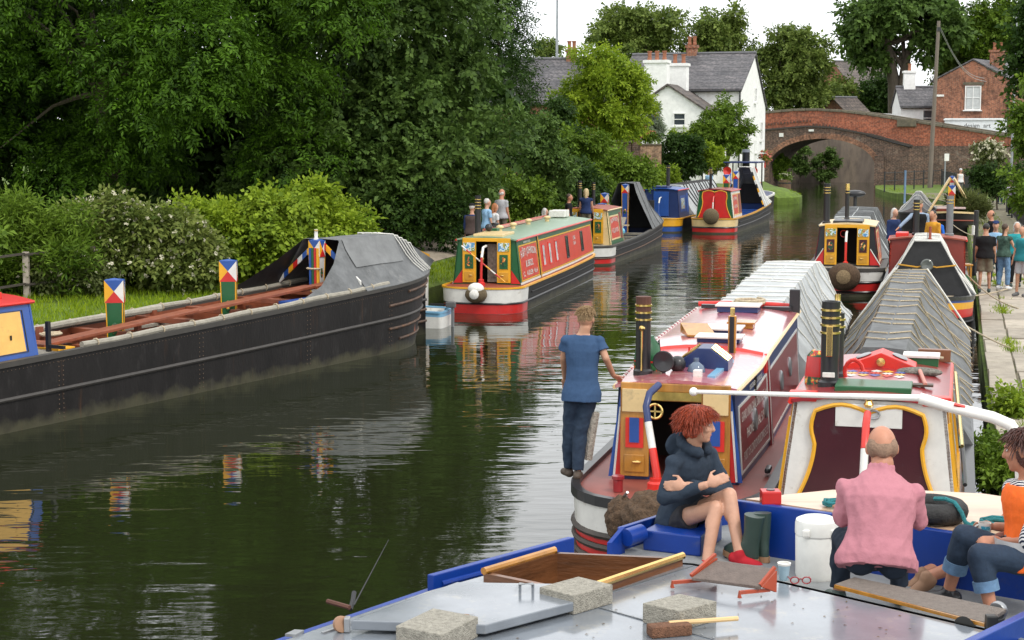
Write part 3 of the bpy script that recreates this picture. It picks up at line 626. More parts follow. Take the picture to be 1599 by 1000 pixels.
# --- the dark wood on the left bank
cA = clumps_in((-11.3, 46, 8.4), (7.6, 4.6, 7.0), 95, .9, 1.6, 1, .5)
tree('ash_tree', 'large dark ash tree filling the upper left behind the flowering hedge', (-11.5, 47.5, 1.1), [c for c in cA if c[2] < 10.5], 13000, F_ASH, .4, 1, k=9, ln=.155, asp=.19, sl=.42, droop=.45, shell=.2)
V, F = sprays([c for c in cA if c[2] >= 10.5], 2600, k=7, ln=.34, asp=.25, sl=.6, seed=3); tag(mesh_np('crown', V - np.array((-11.5, 47.5, 1.1)), F, F_ASH, bpy.data.objects['ash_tree']))
cB = [c for c in clumps_in((-4.0, 50.5, 8), (4.5, 4.2, 7.2), 95, .8, 1.45, 2, .5) if c[0] < (-1.3 if c[2] < 9.5 else -2.6) or c[2] < 4.5] + clumps_in((-5.5, 47, 3.4), (2.6, 1.6, 2.6), 22, .6, 1.0, 12)
tree('sycamore_tree', 'broad mid green sycamore standing left of the conifer', (-3.6, 52, 1.1), [c for c in cB if c[2] < 11], 13500, F_SYC, .38, 2, k=7, ln=.165, asp=.36, sl=.3, droop=.25, shell=.2)
V, F = sprays([c for c in cB if c[2] >= 11], 2200, k=6, ln=.36, asp=.35, sl=.5, seed=4); mesh_np('crown', V - np.array((-3.6, 52, 1.1)), F, F_SYC, bpy.data.objects['sycamore_tree'])
cD = clumps_in((-18.5, 50, 7.5), (5.5, 4, 7), 60, 1.2, 2, 5)
tree('beech_tree', 'dark tree at the far left edge behind the ash', (-18.5, 51, 1.1), cD, 3500, F_DARK, .35, 5, k=7, ln=.26, asp=.3, sl=.45)
cc_ = []
for z in lin(2.5, 13.2, 18):
    rr0 = max(.25, 2.2 * (1 - (max(0, z - 4) / 10.5) ** 2.4))
    for j in range(7): a_ = j * 2 * math.pi / 7 + z * 1.3; cc_.append((-.75 + rr0 * .7 * math.cos(a_), 84 + rr0 * .75 * math.sin(a_), z, .75, .75, .5))
tree('conifer', 'tall narrow dark conifer at the right end of the wood', (-.75, 84, 1.1), cc_, 4200, F_DARK, .25, 6, nl=4, k=9, ln=.22, asp=.14, sl=.65, droop=.5, shell=.3)
cE = clumps_in((-12.3, 57, 6.5), (8.2, 2.5, 6), 70, 1.6, 2.6, 7)
tree('hidden_oak', 'dark oak deep in the shade between the ash and the sycamore', (-8, 58, 1.1), cE, 4500, F_DARK, .4, 7, k=7, ln=.34, asp=.32, sl=.5)
cF = [(x + random.uniform(-.5, .5), 56.5 + random.uniform(-1, 1), z, 1.5, 1.0, 1.3) for x in lin(-26, -1, 22) for z in (1.6, 3.6, 5.6)]
tree('thicket', 'dark thicket closing the wood behind the ash and sycamore', (-12, 57, 1.1), cF, 6500, F_DARK, .15, 8, k=6, ln=.3, asp=.32, sl=.45)
# --- hedge on the left bank
def shrub(name, label, c, r, n, m, nc=18, cr_=(.25, .5), seed=1, base=None, cat='shrub', **k):
    cl = clumps_in(c, r, nc, cr_[0], cr_[1], seed, .45); zz = c[2] - r[2] - .1 if base is None else base
    k.setdefault('k', 5); k.setdefault('ln', .1); k.setdefault('asp', .3); k.setdefault('sl', .2)
    return tree(name, label, (c[0], c[1], max(.2, zz)), cl, n, m, k.pop('r0', .05), seed, cat, nl=6, part='foliage', stem='stem', **k)
def hp(px, py, Y): return atY(px, py, Y)
p = hp(40, 408, 32.6); shrub('willowherb_thicket', 'tall green willowherb thicket behind the fence on the left', p, (1.7, .7, 1.0), 3600, F_MID, 34, (.3, .5), 21, base=1.0, ln=.15, asp=.13, sl=.3, droop=-.5)
p = hp(-90, 410, 31.5); shrub('bramble_clump', 'green bramble clump at the left edge', p, (1.4, .8, 1.0), 1300, F_MID, 16, (.3, .5), 22, base=1.0, ln=.14)
p = hp(220, 384, 34); shrub('elder_bush', 'large elder bush covered in small cream blossom on the left bank', p, (1.6, .8, 1.15), 5200, F_ELDER, 40, (.3, .52), 23, base=.95, ln=.12, asp=.28, sl=.26, flowers=(620, F_CREAM, .045))
p = hp(105, 430, 32.6); shrub('dog_rose', 'low tangled rose with pale buds below the elder', p, (.9, .5, .6), 1200, F_OLIVE, 16, (.22, .36), 24, base=.95, ln=.09, flowers=(90, F_CREAM, .035))
p = hp(395, 396, 36); shrub('ivy_hedge', 'ivy covered bank of hedge right of the blossom', p, (1.85, .7, 1.2), 5200, F_IVY, 46, (.28, .46), 25, base=.95, ln=.1, asp=.48, sl=.18, droop=.6)
p = hp(475, 350, 37); shrub('golden_elder', 'bright yellow green bush crowning the ivy hedge', p, (1.35, .7, .8), 2600, F_LIME, 26, (.28, .45), 26, base=1.0, ln=.13, asp=.28, sl=.26)
p = hp(535, 372, 38.8); shrub('hedge_end_bush', 'mid green bush at the right end of the ivy hedge', p, (.75, .6, .95), 1500, F_IVY, 14, (.28, .42), 27, base=1.0, ln=.11, asp=.4)
p = hp(330, 342, 36); shrub('lilac_bush', 'fresh yellow green shoots between blossom and ivy hedge', p, (.8, .6, .7), 1200, F_LIME, 12, (.25, .4), 28, base=1.0, ln=.12, asp=.25, sl=.25)
p = hp(620, 345, 47); shrub('holly_bush', 'dark low undergrowth beneath the sycamore', p, (2.2, .8, 1.0), 1900, F_DARK, 24, (.35, .6), 29, base=1.0, ln=.13)
p = hp(770, 320, 54); shrub('hazel_bush', 'green hazel bushes behind the standing group', p, (2.0, .8, 1.2), 2400, F_MID, 26, (.35, .6), 30, base=1.0, ln=.14)
for i, (px, py, Y, rx, rz, m_, lb) in enumerate([(850, 265, 58, 1.25, 1.9, F_SYC, 'dark green shrub right of the conifer'), (905, 265, 64, 1.3, 1.7, F_MID, 'loose hawthorn between the shrub and the bright tree'), (860, 215, 66, 1.3, 2.0, F_DARK, 'tall dark bush below the terrace roof'), (965, 275, 70, 1.5, 1.1, F_MID, 'rounded green bush behind the woman in navy'),
        (930, 252, 76, .9, .7, F_LIME, 'feathery bright shrub in front of the brick wall'), (885, 300, 60, 1.4, 1.0, F_DARK, 'low dark bush behind the long red boat'), (1000, 290, 74, 1.1, .8, F_MID, 'small bush left of the clipped hedge')]):
    p = hp(px, py, Y); shrub('bank_shrub', lb, p, (rx, .9, rz), int(1500 * rx), m_, 20, (.32, .55), 40 + i, base=1.0, ln=.15, sl=.26, group='shrubs on the far left bank')
# clipped hedges
for i, (px, w_, h0, h1, Y) in enumerate([(1003, 1.7, 1.05, 2.6, 82), (1040, 1.0, 1.05, 2.85, 84)]):
    X = atY(px, 260, Y).x; cl = [(X + w_ * random.uniform(-.45, .45), Y + random.uniform(-.3, .3), random.uniform(h0 + .3, h1 - .3), .34, .34, .34) for _ in range(26)]
    tree('clipped_hedge', ['longer clipped privet hedge by the far moorings', 'taller narrow clipped privet hedge next to the round bush'][i], (X, Y, 1), cl, 1800, F_IVY, .05, 60 + i, 'hedge', None, part='foliage', stem='stem', k=4, ln=.1, asp=.4, sl=.14, droop=0)
p = hp(1062, 243, 92); shrub('laurel_bush', 'round dark laurel bush below the white house', p, (1.35, 1, 1.25), 2200, F_DARK, 22, (.35, .6), 62, base=1.1, ln=.17, asp=.35)
p = hp(1108, 250, 93); shrub('variegated_shrub', 'pale yellow green shrub right of the laurel', p, (.85, .7, 1.1), 1200, F_LIME, 14, (.3, .5), 63, base=1.1, ln=.15)
p = hp(1010, 185, 100); shrub('willow_shrub', 'grey green shrub against the white house', p, (1.1, .9, 1.4), 1500, F_GREY, 16, (.35, .55), 64, base=2, ln=.2, asp=.12)
p = hp(990, 214, 93); shrub('flower_border', 'garden border with red and cream flowers above the brick wall', p, (1.0, .5, .5), 700, F_MID, 12, (.25, .4), 65, base=2, ln=.13, flowers=(60, F_PINK, .09))
p = hp(1075, 212, 103); shrub('wall_top_hedge', 'thin yellow hedge at the foot of the white house', p, (2.3, .4, .35), 700, F_LIME, 18, (.25, .35), 66, base=2, ln=.13)
# specimen trees
p = hp(942, 150, 86); cl = clumps_in(p, (2.55, 2.2, 2.4), 60, .5, .85, 70, .35)
tree('golden_tree', 'bright yellow green garden tree in front of the terrace', (p.x - .3, 86.5, 1), cl, 4200, F_LIME, .16, 70, k=7, ln=.2, asp=.24, sl=.36, droop=.3)
p = hp(1136, 205, 98); cl = clumps_in(p, (1.75, 1.5, 1.6), 32, .4, .7, 71, .35) + [(p.x - .3, 98, p.z + 1.7, .35, .35, .5)]
tree('small_rowan', 'small leafy tree in front of the white house gable', (p.x + .15, 98.3, .9), cl, 2200, F_MID, .14, 71, k=7, ln=.18, asp=.24, sl=.3)
def bigtree(name, label, px, py, Y, rx, rz, n, m, seed, ln=.32, base_px=None, r0=.35, nc=60, lo=.25, cs=(.55, 1.25), **k):
    n = int(n * 1.5)
    p = hp(px, py, Y); s = Y / FPX; cl = clumps_in(p, (rx * s, rx * s * .7, rz * s), nc, cs[0], cs[1], seed, lo)
    b0 = (hp(base_px or px, 200, Y).x, Y + .5, 1.2)
    return tree(name, label, b0, cl, n, m, r0, seed, k=6, ln=ln, asp=.33, sl=.6, **k)
bigtree('oak_tree', 'spreading oak behind the terrace roof against the sky', 990, 58, 150, 72, 48, 1900, F_FAR, 80)
bigtree('birch_tree', 'airy birch right of the oak against the sky', 1112, 62, 152, 56, 48, 1300, F_FAR, 81)
bigtree('lime_tree', 'broad lime tree behind the white house and the bridge', 1228, 112, 150, 66, 74, 2800, F_FAR, 82, nc=80)
bigtree('alder_tree', 'low tree mass right of the lime above the bridge parapet', 1290, 155, 156, 45, 28, 900, F_FAR, 83)
bigtree('thorn_tree', 'small tree tip beside the lamp post', 850, 80, 150, 14, 14, 150, F_FAR, 84, nc=6, cs=(.5, .8), ln=.3)
p = hp(1410, 45, 158); s = 158 / FPX
cl = clumps_in((p.x, 158, p.z), (96 * s, 5, 62 * s), 52, 1.0, 1.9, 85, .5)
g = MB(); q0, q1, q2, q3 = hp(1399, 195, 158), hp(1396, 130, 158), hp(1385, 70, 158), hp(1375, 30, 158)
g.tube([q0 - Vector((0, 0, 4)), q0, q1, q2, q3], [.85, .75, .6, .45, .3], 10); a0, a1, a2 = hp(1406, 160, 157.6), hp(1412, 110, 157.6), hp(1425, 60, 157.6)
g.tube([q0, a0, a1, a2], [.5, .5, .42, .25], 9)
for e in random.Random(4).sample(cl, 14):
    k_ = random.Random(e[0]).choice([q2, q3, a2, a1]); m_ = k_.lerp(Vector(e[:3]), .5) + Vector((0, 0, .8)); g.tube([k_, m_, e[:3]], [.24, .15, .05], 6)
tree('plane_tree', 'tall dark tree with a forked bare trunk behind the bridge', (q0.x, 158, 1), cl, 3600, F_SYC, .6, 85, trunkpath=g, k=6, ln=.5, asp=.33, sl=.7)
bigtree('weeping_willow', 'pale hanging willow behind the brick building', 1490, 85, 165, 48, 62, 1900, F_FAR, 86, droop=1.2, jit=.3)
bigtree('poplar_tree', 'dense tree behind the red brick building', 1560, 60, 160, 60, 66, 2100, F_MID, 87)
bigtree('chestnut_tree', 'dark tree behind the white garden wall', 1368, 155, 170, 34, 40, 900, F_DARK, 88)
p = hp(1628, 222, 62); cl = clumps_in(p, (1.3, 1.3, 2.2), 34, .4, .7, 90, .3) + clumps_in(hp(1610, 290, 60), (1.2, .8, .8), 8, .3, .5, 91)
tree('elm_tree', 'leafy branches of a near tree at the right edge', (p.x + 1.2, 62.5, .5), cl, 2600, F_MID, .18, 90, k=7, ln=.17, asp=.3, sl=.3)
bigtree('ivy_tree', 'dark leafy branches in the upper right corner', 1622, 60, 75, 40, 90, 800, F_DARK, 92, ln=.25, cs=(.45, .8))
p = hp(1533, 243, 88); shrub('spirea_bush', 'bush topped with cream plumes by the towpath fence', p, (1.1, .8, .7), 1100, F_OLIVE, 14, (.3, .5), 93, base=.6, ln=.14, flowers=(260, F_CREAM, .09))
p = hp(1560, 285, 84); shrub('hedge_shrub', 'dark shrubs behind the towpath railing', p, (1.8, .8, .9), 1400, F_DARK, 18, (.35, .55), 94, base=.5, ln=.15)
p = hp(1506, 300, 72); shrub('reed_clump', 'tall bank grasses leaning by the far right mooring', (p.x, p.y, .95), (.7, 1.6, .5), 1300, F_OLIVE, 14, (.25, .4), 95, base=.4, r0=.02, ln=.4, asp=.04, sl=.2, droop=-1.2, cat='plant')
# beyond the arch
for i, (px, py, Y, rx, rz) in enumerate([(1250, 252, 146, .7, 1.5), (1290, 260, 146.2, 1.25, 1.5), (1217, 262, 133.5, .6, .9)]):
    p = hp(px, py, Y); shrub('bridge_hole_bush', ['slim ivy bush seen under the bridge arch', 'fuller bush at the water beyond the arch', 'low bush left of the arch by the barrel planter'][i], p, (rx, .6, rz), 1100, F_SYC if i != 2 else F_MID, 14, (.35, .6), 96 + i, base=.2, ln=.2, group='bushes under the bridge')
g = MB(); a, b_ = hp(1175, 260, 147.2), hp(1430, 260, 149)
g.hexa([(a.x, a.y, -.5), (b_.x, b_.y, -.5), (b_.x, b_.y + .5, -.5), (a.x, a.y + .5, -.5)], [(a.x, a.y, 5.0), (b_.x, b_.y, 5.0), (b_.x, b_.y + .5, 5.0), (a.x, a.y + .5, 5.0)])
tag(g.build('retaining_wall', mat('old_render', (.13, .105, .085), .95, 0, .35, 1.2, .4, 10, dirt=(.2, .16, .12), dscale=.8, dpos=.5, stretch=(1, 1, .35))), 'old grey brown retaining wall seen through the arch', 'wall')
# flowers in the barrel and on the mooring
p = bp_ + Vector((0, 0, 1.1)); shrub('planter_flowers', 'white flowers growing in the barrel planter', p, (.35, .3, .2), 260, F_MID, 7, (.14, .2), 99, base=1.35, ln=.09, flowers=(60, F_CREAM, .06), r0=.015, cat='flowers')
p = mp_ + Vector((.75, .1, 2.35)); shrub('hanging_basket', 'hanging basket of red flowers by the white post', p, (.4, .3, .3), 240, F_MID, 8, (.14, .2), 100, base=2.6, ln=.09, flowers=(90, F_PINK, .07), r0=.015, cat='flowers')
# weeds by the near right bank
p = at(1562, 725, .5); shrub('bank_weeds', 'overgrown green weeds on the canal edge by the near boats', (p.x + .1, p.y + .1, .48), (.4, 1.3, .26), 2000, F_MID, 26, (.14, .26), 101, base=.38, ln=.07, asp=.3, sl=.13, r0=.015, cat='plant')
p = at(1590, 640, .5); shrub('dock_plant', 'tuft of weeds growing between paving at the right edge', (p.x, p.y, .52), (.28, .4, .14), 420, F_IVY, 9, (.08, .15), 102, base=.4, ln=.08, r0=.01, cat='plant')
# grass blades
def blades(pts, h, seed, name):
    rg = np.random.default_rng(seed); P = np.array(pts); n = len(P); D = unit(np.c_[rg.normal(size=(n, 2)) * .35, np.ones(n)]); N = unit(rg.normal(size=(n, 3)))
    L_ = h * rg.uniform(.5, 1.4, n); V, F = leaf_mesh(P, D, N, L_, L_ * .07); return tag(mesh_np(name, V, F, F_GRASS, None), 'green grass blades', 'grass', kind='stuff')
rg = random.Random(9); pts = []
def lz(o): return interp(o, [(0, .42), (.35, .62), (1.1, .9), (3.5, 1.05), (9, 1.2), (30, 1.5)])
while len(pts) < 34000:
    Y = rg.uniform(22, 54) if rg.random() < .8 else rg.uniform(50, 110); o = rg.uniform(.05, 4.5)
    if Y > 36 and .75 < o < 3.05: continue
    pts.append((ex(LEFT, Y) - o * .96, Y + .28 * o, lz(o) - .02))
gl = blades(pts, .13, 1, 'bank_grass'); gl['label'] = 'fresh green grass along the left bank'
pts = []
for i in range(500):
    Y = rg.uniform(17, 46); o = rg.choice([.52, .52, 1.37, 1.37, 2.27]) + rg.gauss(0, .03); x0 = ex(RIGHT, Y) + o * .96; y0 = Y - .2 * o
    if math.sin(Y * 2.1 + o * 5) + math.sin(Y * .9 + o) < .5: continue
    for j in range(26): pts.append((x0 + rg.gauss(0, .08), y0 + rg.gauss(0, .16), .43))
for i in range(5000): Y = rg.uniform(46, 120); o = rg.uniform(.05, 1.6); pts.append((ex(RIGHT, Y) + o * .96, Y - .2 * o, .42))
gl = blades(pts, .09, 2, 'paving_grass'); gl['label'] = 'grass growing in the paving joints of the right towpath'
# ================================================================== BOATS
def hull_paint(name, col, line=(.13, .125, .07), rust=(.2, .085, .035)):
    """bitumen black or paint with scum line just above the water and streaks"""
    m = mat(name, col, .55, 0, .35, 2.5, .3, 22, spec=.3, dirt=tuple(x * 1.8 + .012 for x in col), dscale=5, dpos=.57, stretch=(1, 1, .35))
    t = m.node_tree; b = t.nodes['Principled BSDF']; src = b.inputs['Base Color'].links[0].from_socket; l = t.links
    c = t.nodes.new('ShaderNodeTexCoord'); s = t.nodes.new('ShaderNodeSeparateXYZ'); l.new(c.outputs['Object'], s.inputs[0])
    n = t.nodes.new('ShaderNodeTexNoise'); n.inputs['Scale'].default_value = 3.5; n.inputs['Detail'].default_value = 8; l.new(c.outputs['Object'], n.inputs['Vector'])
    a = t.nodes.new('ShaderNodeMath'); a.operation = 'MULTIPLY_ADD'; a.inputs[1].default_value = -.45; l.new(n.outputs[0], a.inputs[0]); l.new(s.outputs[2], a.inputs[2])
    r = t.nodes.new('ShaderNodeMapRange'); r.inputs[1].default_value = -.2; r.inputs[2].default_value = -.03; r.inputs[3].default_value = .42; r.inputs[4].default_value = 0; l.new(a.outputs[0], r.inputs[0])
    x = t.nodes.new('ShaderNodeMixRGB'); l.new(r.outputs[0], x.inputs[0]); l.new(src, x.inputs[1]); x.inputs[2].default_value = (*line, 1)
    q = t.nodes.new('ShaderNodeMapping'); q.inputs['Scale'].default_value = (7, 7, .45); l.new(c.outputs['Object'], q.inputs[0])
    n4 = t.nodes.new('ShaderNodeTexNoise'); n4.inputs['Scale'].default_value = 1.0; n4.inputs['Detail'].default_value = 8; n4.inputs['Roughness'].default_value = .7; l.new(q.outputs[0], n4.inputs['Vector'])
    r4 = t.nodes.new('ShaderNodeMapRange'); r4.inputs[1].default_value = .6; r4.inputs[2].default_value = .78; r4.inputs[4].default_value = .65; l.new(n4.outputs[0], r4.inputs[0])
    x4 = t.nodes.new('ShaderNodeMixRGB'); l.new(r4.outputs[0], x4.inputs[0]); l.new(x.outputs[0], x4.inputs[1]); x4.inputs[2].default_value = (rust[0] * .5, rust[1] * .55, rust[2] * .6, 1); l.new(x4.outputs[0], b.inputs['Base Color'])
    return m
P_BLACK = hull_paint('bitumen_hull', (.014, .0125, .012)); P_BLK = paint('black', (.02, .02, .022)); P_WHITE = paint('white', (.66, .65, .61), dirt=(.42, .38, .31)); P_RED = paint('red', (.52, .022, .02))
P_BRICKRED = paint('panel_red', (.55, .045, .022)); P_GREEN = paint('green', (.015, .10, .035)); P_YEL = paint('yellow', (.72, .36, .02)); P_GOLD = paint('gold', (.55, .28, .03)); P_BLUE = paint('blue', (.02, .075, .30)); P_NAVY = paint('navy', (.018, .035, .12))
P_BURG = paint('burgundy', (.27, .02, .024), coat=.5); P_OXIDE = paint('red_oxide', (.26, .055, .028), rough=.6); P_CREAM = paint('cream', (.70, .52, .26)); P_ROOFG = paint('roof_green', (.20, .30, .20), rough=.35)
P_PINK = paint('roof_red', (.46, .12, .14), rough=.3, coat=1, dirt=(.6, .32, .3), dpos=.5); P_MAROON = paint('maroon', (.055, .012, .015), rough=.3); P_SIG = paint('signal_red', (.62, .03, .02)); P_SKYB = paint('sky_blue', (.18, .38, .55)); P_ROY = paint('royal_blue', (.003, .035, .24), rough=.35)
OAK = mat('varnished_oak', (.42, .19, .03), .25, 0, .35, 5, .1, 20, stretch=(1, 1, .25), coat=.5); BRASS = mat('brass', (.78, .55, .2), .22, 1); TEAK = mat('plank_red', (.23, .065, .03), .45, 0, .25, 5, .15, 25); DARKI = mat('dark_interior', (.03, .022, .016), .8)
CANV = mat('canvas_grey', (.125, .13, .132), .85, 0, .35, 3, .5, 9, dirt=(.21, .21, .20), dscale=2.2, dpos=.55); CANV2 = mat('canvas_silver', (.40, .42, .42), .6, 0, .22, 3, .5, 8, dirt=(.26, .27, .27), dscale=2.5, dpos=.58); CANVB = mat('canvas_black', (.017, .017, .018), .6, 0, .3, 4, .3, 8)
ROPE = mat('rope_hemp', (.46, .38, .26), .95, 0, .3, 30, .6, 120); ROPEW = mat('rope_white', (.68, .67, .62), .9, 0, .15, 30); COIR = mat('coir', (.085, .052, .03), 1, 0, .5, 26, 1, 60); WOODP = mat('grey_plank', (.24, .22, .18), .9, 0, .3, 7, .4, 40, stretch=(.3, 3, 3))
STEELG = mat('steel_grey', (.33, .34, .35), .35, .7)
PIC = {}
def pic(kind):
    """small painted landscape or flower panel: flat print"""
    if kind in PIC: return PIC[kind]
    m = bpy.data.materials.new('painted_' + kind); m.use_nodes = True; t = m.node_tree; b = t.nodes['Principled BSDF']; l = t.links
    c = t.nodes.new('ShaderNodeTexCoord'); n = t.nodes.new('ShaderNodeTexNoise'); n.inputs['Scale'].default_value = 9 if kind == 'castle' else 16; n.inputs['Detail'].default_value = 4
    l.new(c.outputs['Object'], n.inputs['Vector']); r = t.nodes.new('ShaderNodeValToRGB'); l.new(n.outputs[0], r.inputs[0]); e = r.color_ramp.elements; r.color_ramp.interpolation = 'CONSTANT'
    cs = {'castle': [(0, (.10, .28, .5)), (.44, (.62, .72, .74)), (.52, (.16, .26, .05)), (.58, (.55, .35, .12)), (.66, (.45, .05, .03))], 'roses': [(0, (.02, .06, .03)), (.5, (.03, .16, .05)), (.56, (.6, .04, .03)), (.62, (.75, .5, .05)), (.68, (.75, .72, .6))],
          'scene': [(0, (.05, .3, .42)), (.46, (.22, .5, .6)), (.54, (.6, .66, .62)), (.6, (.15, .22, .06)), (.68, (.5, .32, .1))]}[kind]
    e[0].color = (*cs[0][1], 1); e[1].position = cs[1][0]; e[1].color = (*cs[1][1], 1)
    for p_, col in cs[2:]: q = e.new(p_); q.color = (*col, 1)
    l.new(r.outputs[0], b.inputs['Base Color']); b.inputs['Roughness'].default_value = .3; PIC[kind] = m; return m

class Boat:
    def __init__(s, name, label, loc, hd, L, hw=1.03, sheer=None, rs=.9, tb=2.6, flare=.12, p=2.6, low=.94, group='narrowboats moored along the canal', cat='narrowboat'):
        a = R(hd); s.root = thing(name, label, cat, (loc[0], loc[1], 0), math.pi / 2 - a, group)
        s.d = Vector((math.sin(a), math.cos(a), 0)); s.l = Vector((-math.cos(a), math.sin(a), 0)); s.o = Vector((loc[0], loc[1], 0))
        s.L, s.hw, s.rs, s.tb, s.fl, s.p, s.low = L, hw, rs, tb, flare, p, low
        s.sheer = sheer or (lambda x: .62)
    def W(s, x, y, z): return s.o + s.d * x + s.l * y + Vector((0, 0, z))
    def w(s, x, f=1):
        v = s.hw * (s.low + (1 - s.low) * f)
        if x < s.rs: v *= max(0, 1 - ((s.rs - x) / s.rs) ** s.p) ** (1 / s.p)
        if x > s.L - s.tb:
            t = min(1, (x - (s.L - s.tb)) / s.tb + (1 - f) * s.fl * max(0, (x - (s.L - s.tb)) / s.tb)); v *= max(0, 1 - t ** 2.1) ** .85
        return v
    def xs(s):
        a = [s.rs * (1 - math.cos(math.pi / 2 * i / 10)) for i in range(10)] + lin(s.rs, s.L - s.tb, 14) + [s.L - s.tb + s.tb * math.sin(math.pi / 2 * i / 12) for i in range(1, 13)]
        return sorted(set(round(x, 4) for x in a + list(getattr(s, 'brk', []))))
    def path(s):
        X = s.xs(); return [(x, -1) for x in X[::-1]] + [(x, 1) for x in X[1:]]
    def pt(s, x, side, f, off=0):
        z = -.35 + f * (s.sheer(x) + .35); return (x - (off if x < s.rs * .15 else 0), side * (s.w(x, f) + off), z)
    def hull(s, levels, mats, mfn, name='hull'):
        P = s.path(); g = MB()
        g.grid(lambda i, f: s.pt(P[int(i)][0], P[int(i)][1], f), range(len(P)), levels, 0, lambda i, j: mfn((P[i][0] + P[i + 1][0]) / 2, P[i][1] if P[i][0] > 0 else P[i + 1][1], j))
        return g.build(name, mats, s.root, smooth=True)
    def gunwale(s, m, wd=.11, h=.045, x0=None, x1=None, name='gunwale'):
        P = [q for q in s.path() if (x0 is None or q[0] >= x0) and (x1 is None or q[0] <= x1)]; g = MB(); sec = [(.025, -h), (.025, h), (-wd, h), (-wd, -.01)]; V = []
        for x, sd in P:
            ww = s.w(x)
            for o_, z in sec:
                k = min(ww + o_, ww * 1.03 + o_) if ww + o_ > 0 else 0
                xo = x - (o_ if x < s.rs * .15 else 0) * (1 - ww / s.hw) + (o_ if x > s.L - .25 else 0) * 1
                V.append((xo, sd * max(0, k), s.sheer(x) + z))
        n = len(P); F = []
        runs = [(0, n)] if x0 is None or x0 <= 0 else [(0, n // 2), (n // 2, n)]
        for a, b_ in runs:
            for i in range(a, b_ - 1):
                for j in range(4): F.append((i * 4 + j, (i + 1) * 4 + j, (i + 1) * 4 + (j + 1) % 4, i * 4 + (j + 1) % 4))
        return g.add(V, F).build(name, m, s.root)
    def strake(s, f, m, r=.032, x0=0, x1=None, name='rubbing_strake', both=True):
        x1 = s.L if x1 is None else x1; X = [x for x in s.xs() if x0 <= x <= x1]
        if x0 <= 0: return MB().tube([s.pt(x, -1, f, .008) for x in X[::-1]] + [s.pt(x, 1, f, .008) for x in X[1:]], r, 6).build(name, m, s.root, smooth=True)
        for sd in ((-1, 1) if both else (-1,)): MB().tube([s.pt(x, sd, f, .008) for x in X], r, 6).build(name, m, s.root, smooth=True)
    def deck(s, x0, x1, m, dz=-.005, name='deck'):
        X = sorted([x0, x1] + [x for x in s.xs() if x0 < x < x1]); g = MB()
        g.grid(lambda x, v: (x, v * max(.0, s.w(x) - .02), s.sheer(x) + dz + .03 * (1 - v * v)), X, [-1, -.5, 0, .5, 1]); return g.build(name, m, s.root, smooth=True)
    def hold(s, x0, x1, m, mf, z=.2):
        X = sorted([x0, x1] + [x for x in s.xs() if x0 < x < x1]); g = MB(); q = lambda x: max(.05, s.w(x) - .1)
        for sd in (-1, 1): g.grid(lambda x, v: (x, sd * q(x), z + (s.sheer(x) - .01 - z) * v), X, [0, .5, 1])
        for x in (x0, x1): g.add([(x, -q(x), z), (x, q(x), z), (x, q(x), s.sheer(x)), (x, -q(x), s.sheer(x))], [(0, 1, 2, 3)])
        g.build('hold_lining', m, s.root)
        MB().grid(lambda x, v: (x, v * q(x), z + .004), X, [-1, 1]).build('hold_floor', mf, s.root)
    # ---- cabin
    def cabin(s, x0, x1, wt, zt, m_side, m_roof, m_back, inset=.16, opening=.3, crown=.07, m_front=None, roof_over=.05, zback=None, rake=.0, m_edge=None):
        s.c0, s.c1, s.wt, s.inset = x0, x1, wt, inset; s.zt = zt if callable(zt) else (lambda x: zt); X = lin(x0, x1, 9)
        for sd in (-1, 1):
            MB().slab(lambda x, v, o: s.side(x, v, sd, o - .03), X, [0, .33, .66, 1], .03).build('cabin_side', m_side, s.root)
        g = MB(); Y = lin(-1, 1, 9); XR = lin(x0 - roof_over, x1 + roof_over, 9)
        g.slab(lambda x, v, o: (x, v * (s.wtf(x) + .03), s.zt(x) + crown * (1 - v * v) + o), XR, Y, .035); s.crown = crown
        s.roofobj = g.build('roof', m_roof, s.root, smooth=True)
        for sd in (-1, 1): MB().tube([(x, sd * (s.wtf(x) + .035), s.zt(x) + .01) for x in XR], .026, 6).build('roof_rail', m_edge or P_SIG, s.root, smooth=True)
        for xx, op, mm in ((x0, opening, m_back), (x1, 0, m_front or m_back)):
            g = MB(); zb, zt_, wb, wt_ = s.sheer(xx) + .01, s.zt(xx) + crown * .6, s.wb(xx), s.wtf(xx); th = .03 if xx == x0 else -.03
            def quad(y0b, y1b, y0t, y1t, za, zb_): g.hexa([(xx, y0b, za), (xx, y1b, za), (xx + th, y1b, za), (xx + th, y0b, za)], [(xx, y0t, zb_), (xx, y1t, zb_), (xx + th, y1t, zb_), (xx + th, y0t, zb_)])
            if op:
                quad(-wb, -op, -wt_, -op, zb, zt_); quad(op, wb, op, wt_, zb, zt_)
            else: quad(-wb, wb, -wt_, wt_, zb, zt_)
            g.build('cabin_back' if xx == x0 else 'cabin_front', mm, s.root)
        if opening:
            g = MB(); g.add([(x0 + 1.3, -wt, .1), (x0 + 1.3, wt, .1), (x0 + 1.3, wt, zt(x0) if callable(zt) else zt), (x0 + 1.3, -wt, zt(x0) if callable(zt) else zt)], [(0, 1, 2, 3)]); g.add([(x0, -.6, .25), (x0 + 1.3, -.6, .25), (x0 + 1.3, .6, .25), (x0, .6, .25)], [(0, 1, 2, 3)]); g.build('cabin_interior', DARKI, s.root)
    def gr(s, x):
        g_ = getattr(s, 'grow', None); return 1 if g_ is None else g_[2] + (1 - g_[2]) * min(1, max(0, (x - g_[0]) / (g_[1] - g_[0])))
    def wb(s, x): return max(.1, (s.w(x) - s.inset) * s.gr(x)) if x < s.L * .5 else s.hw - s.inset
    def wtf(s, x): return s.wt * s.gr(x) * min(1, s.wb(x) / ((s.hw - s.inset) * s.gr(x)) + .12)
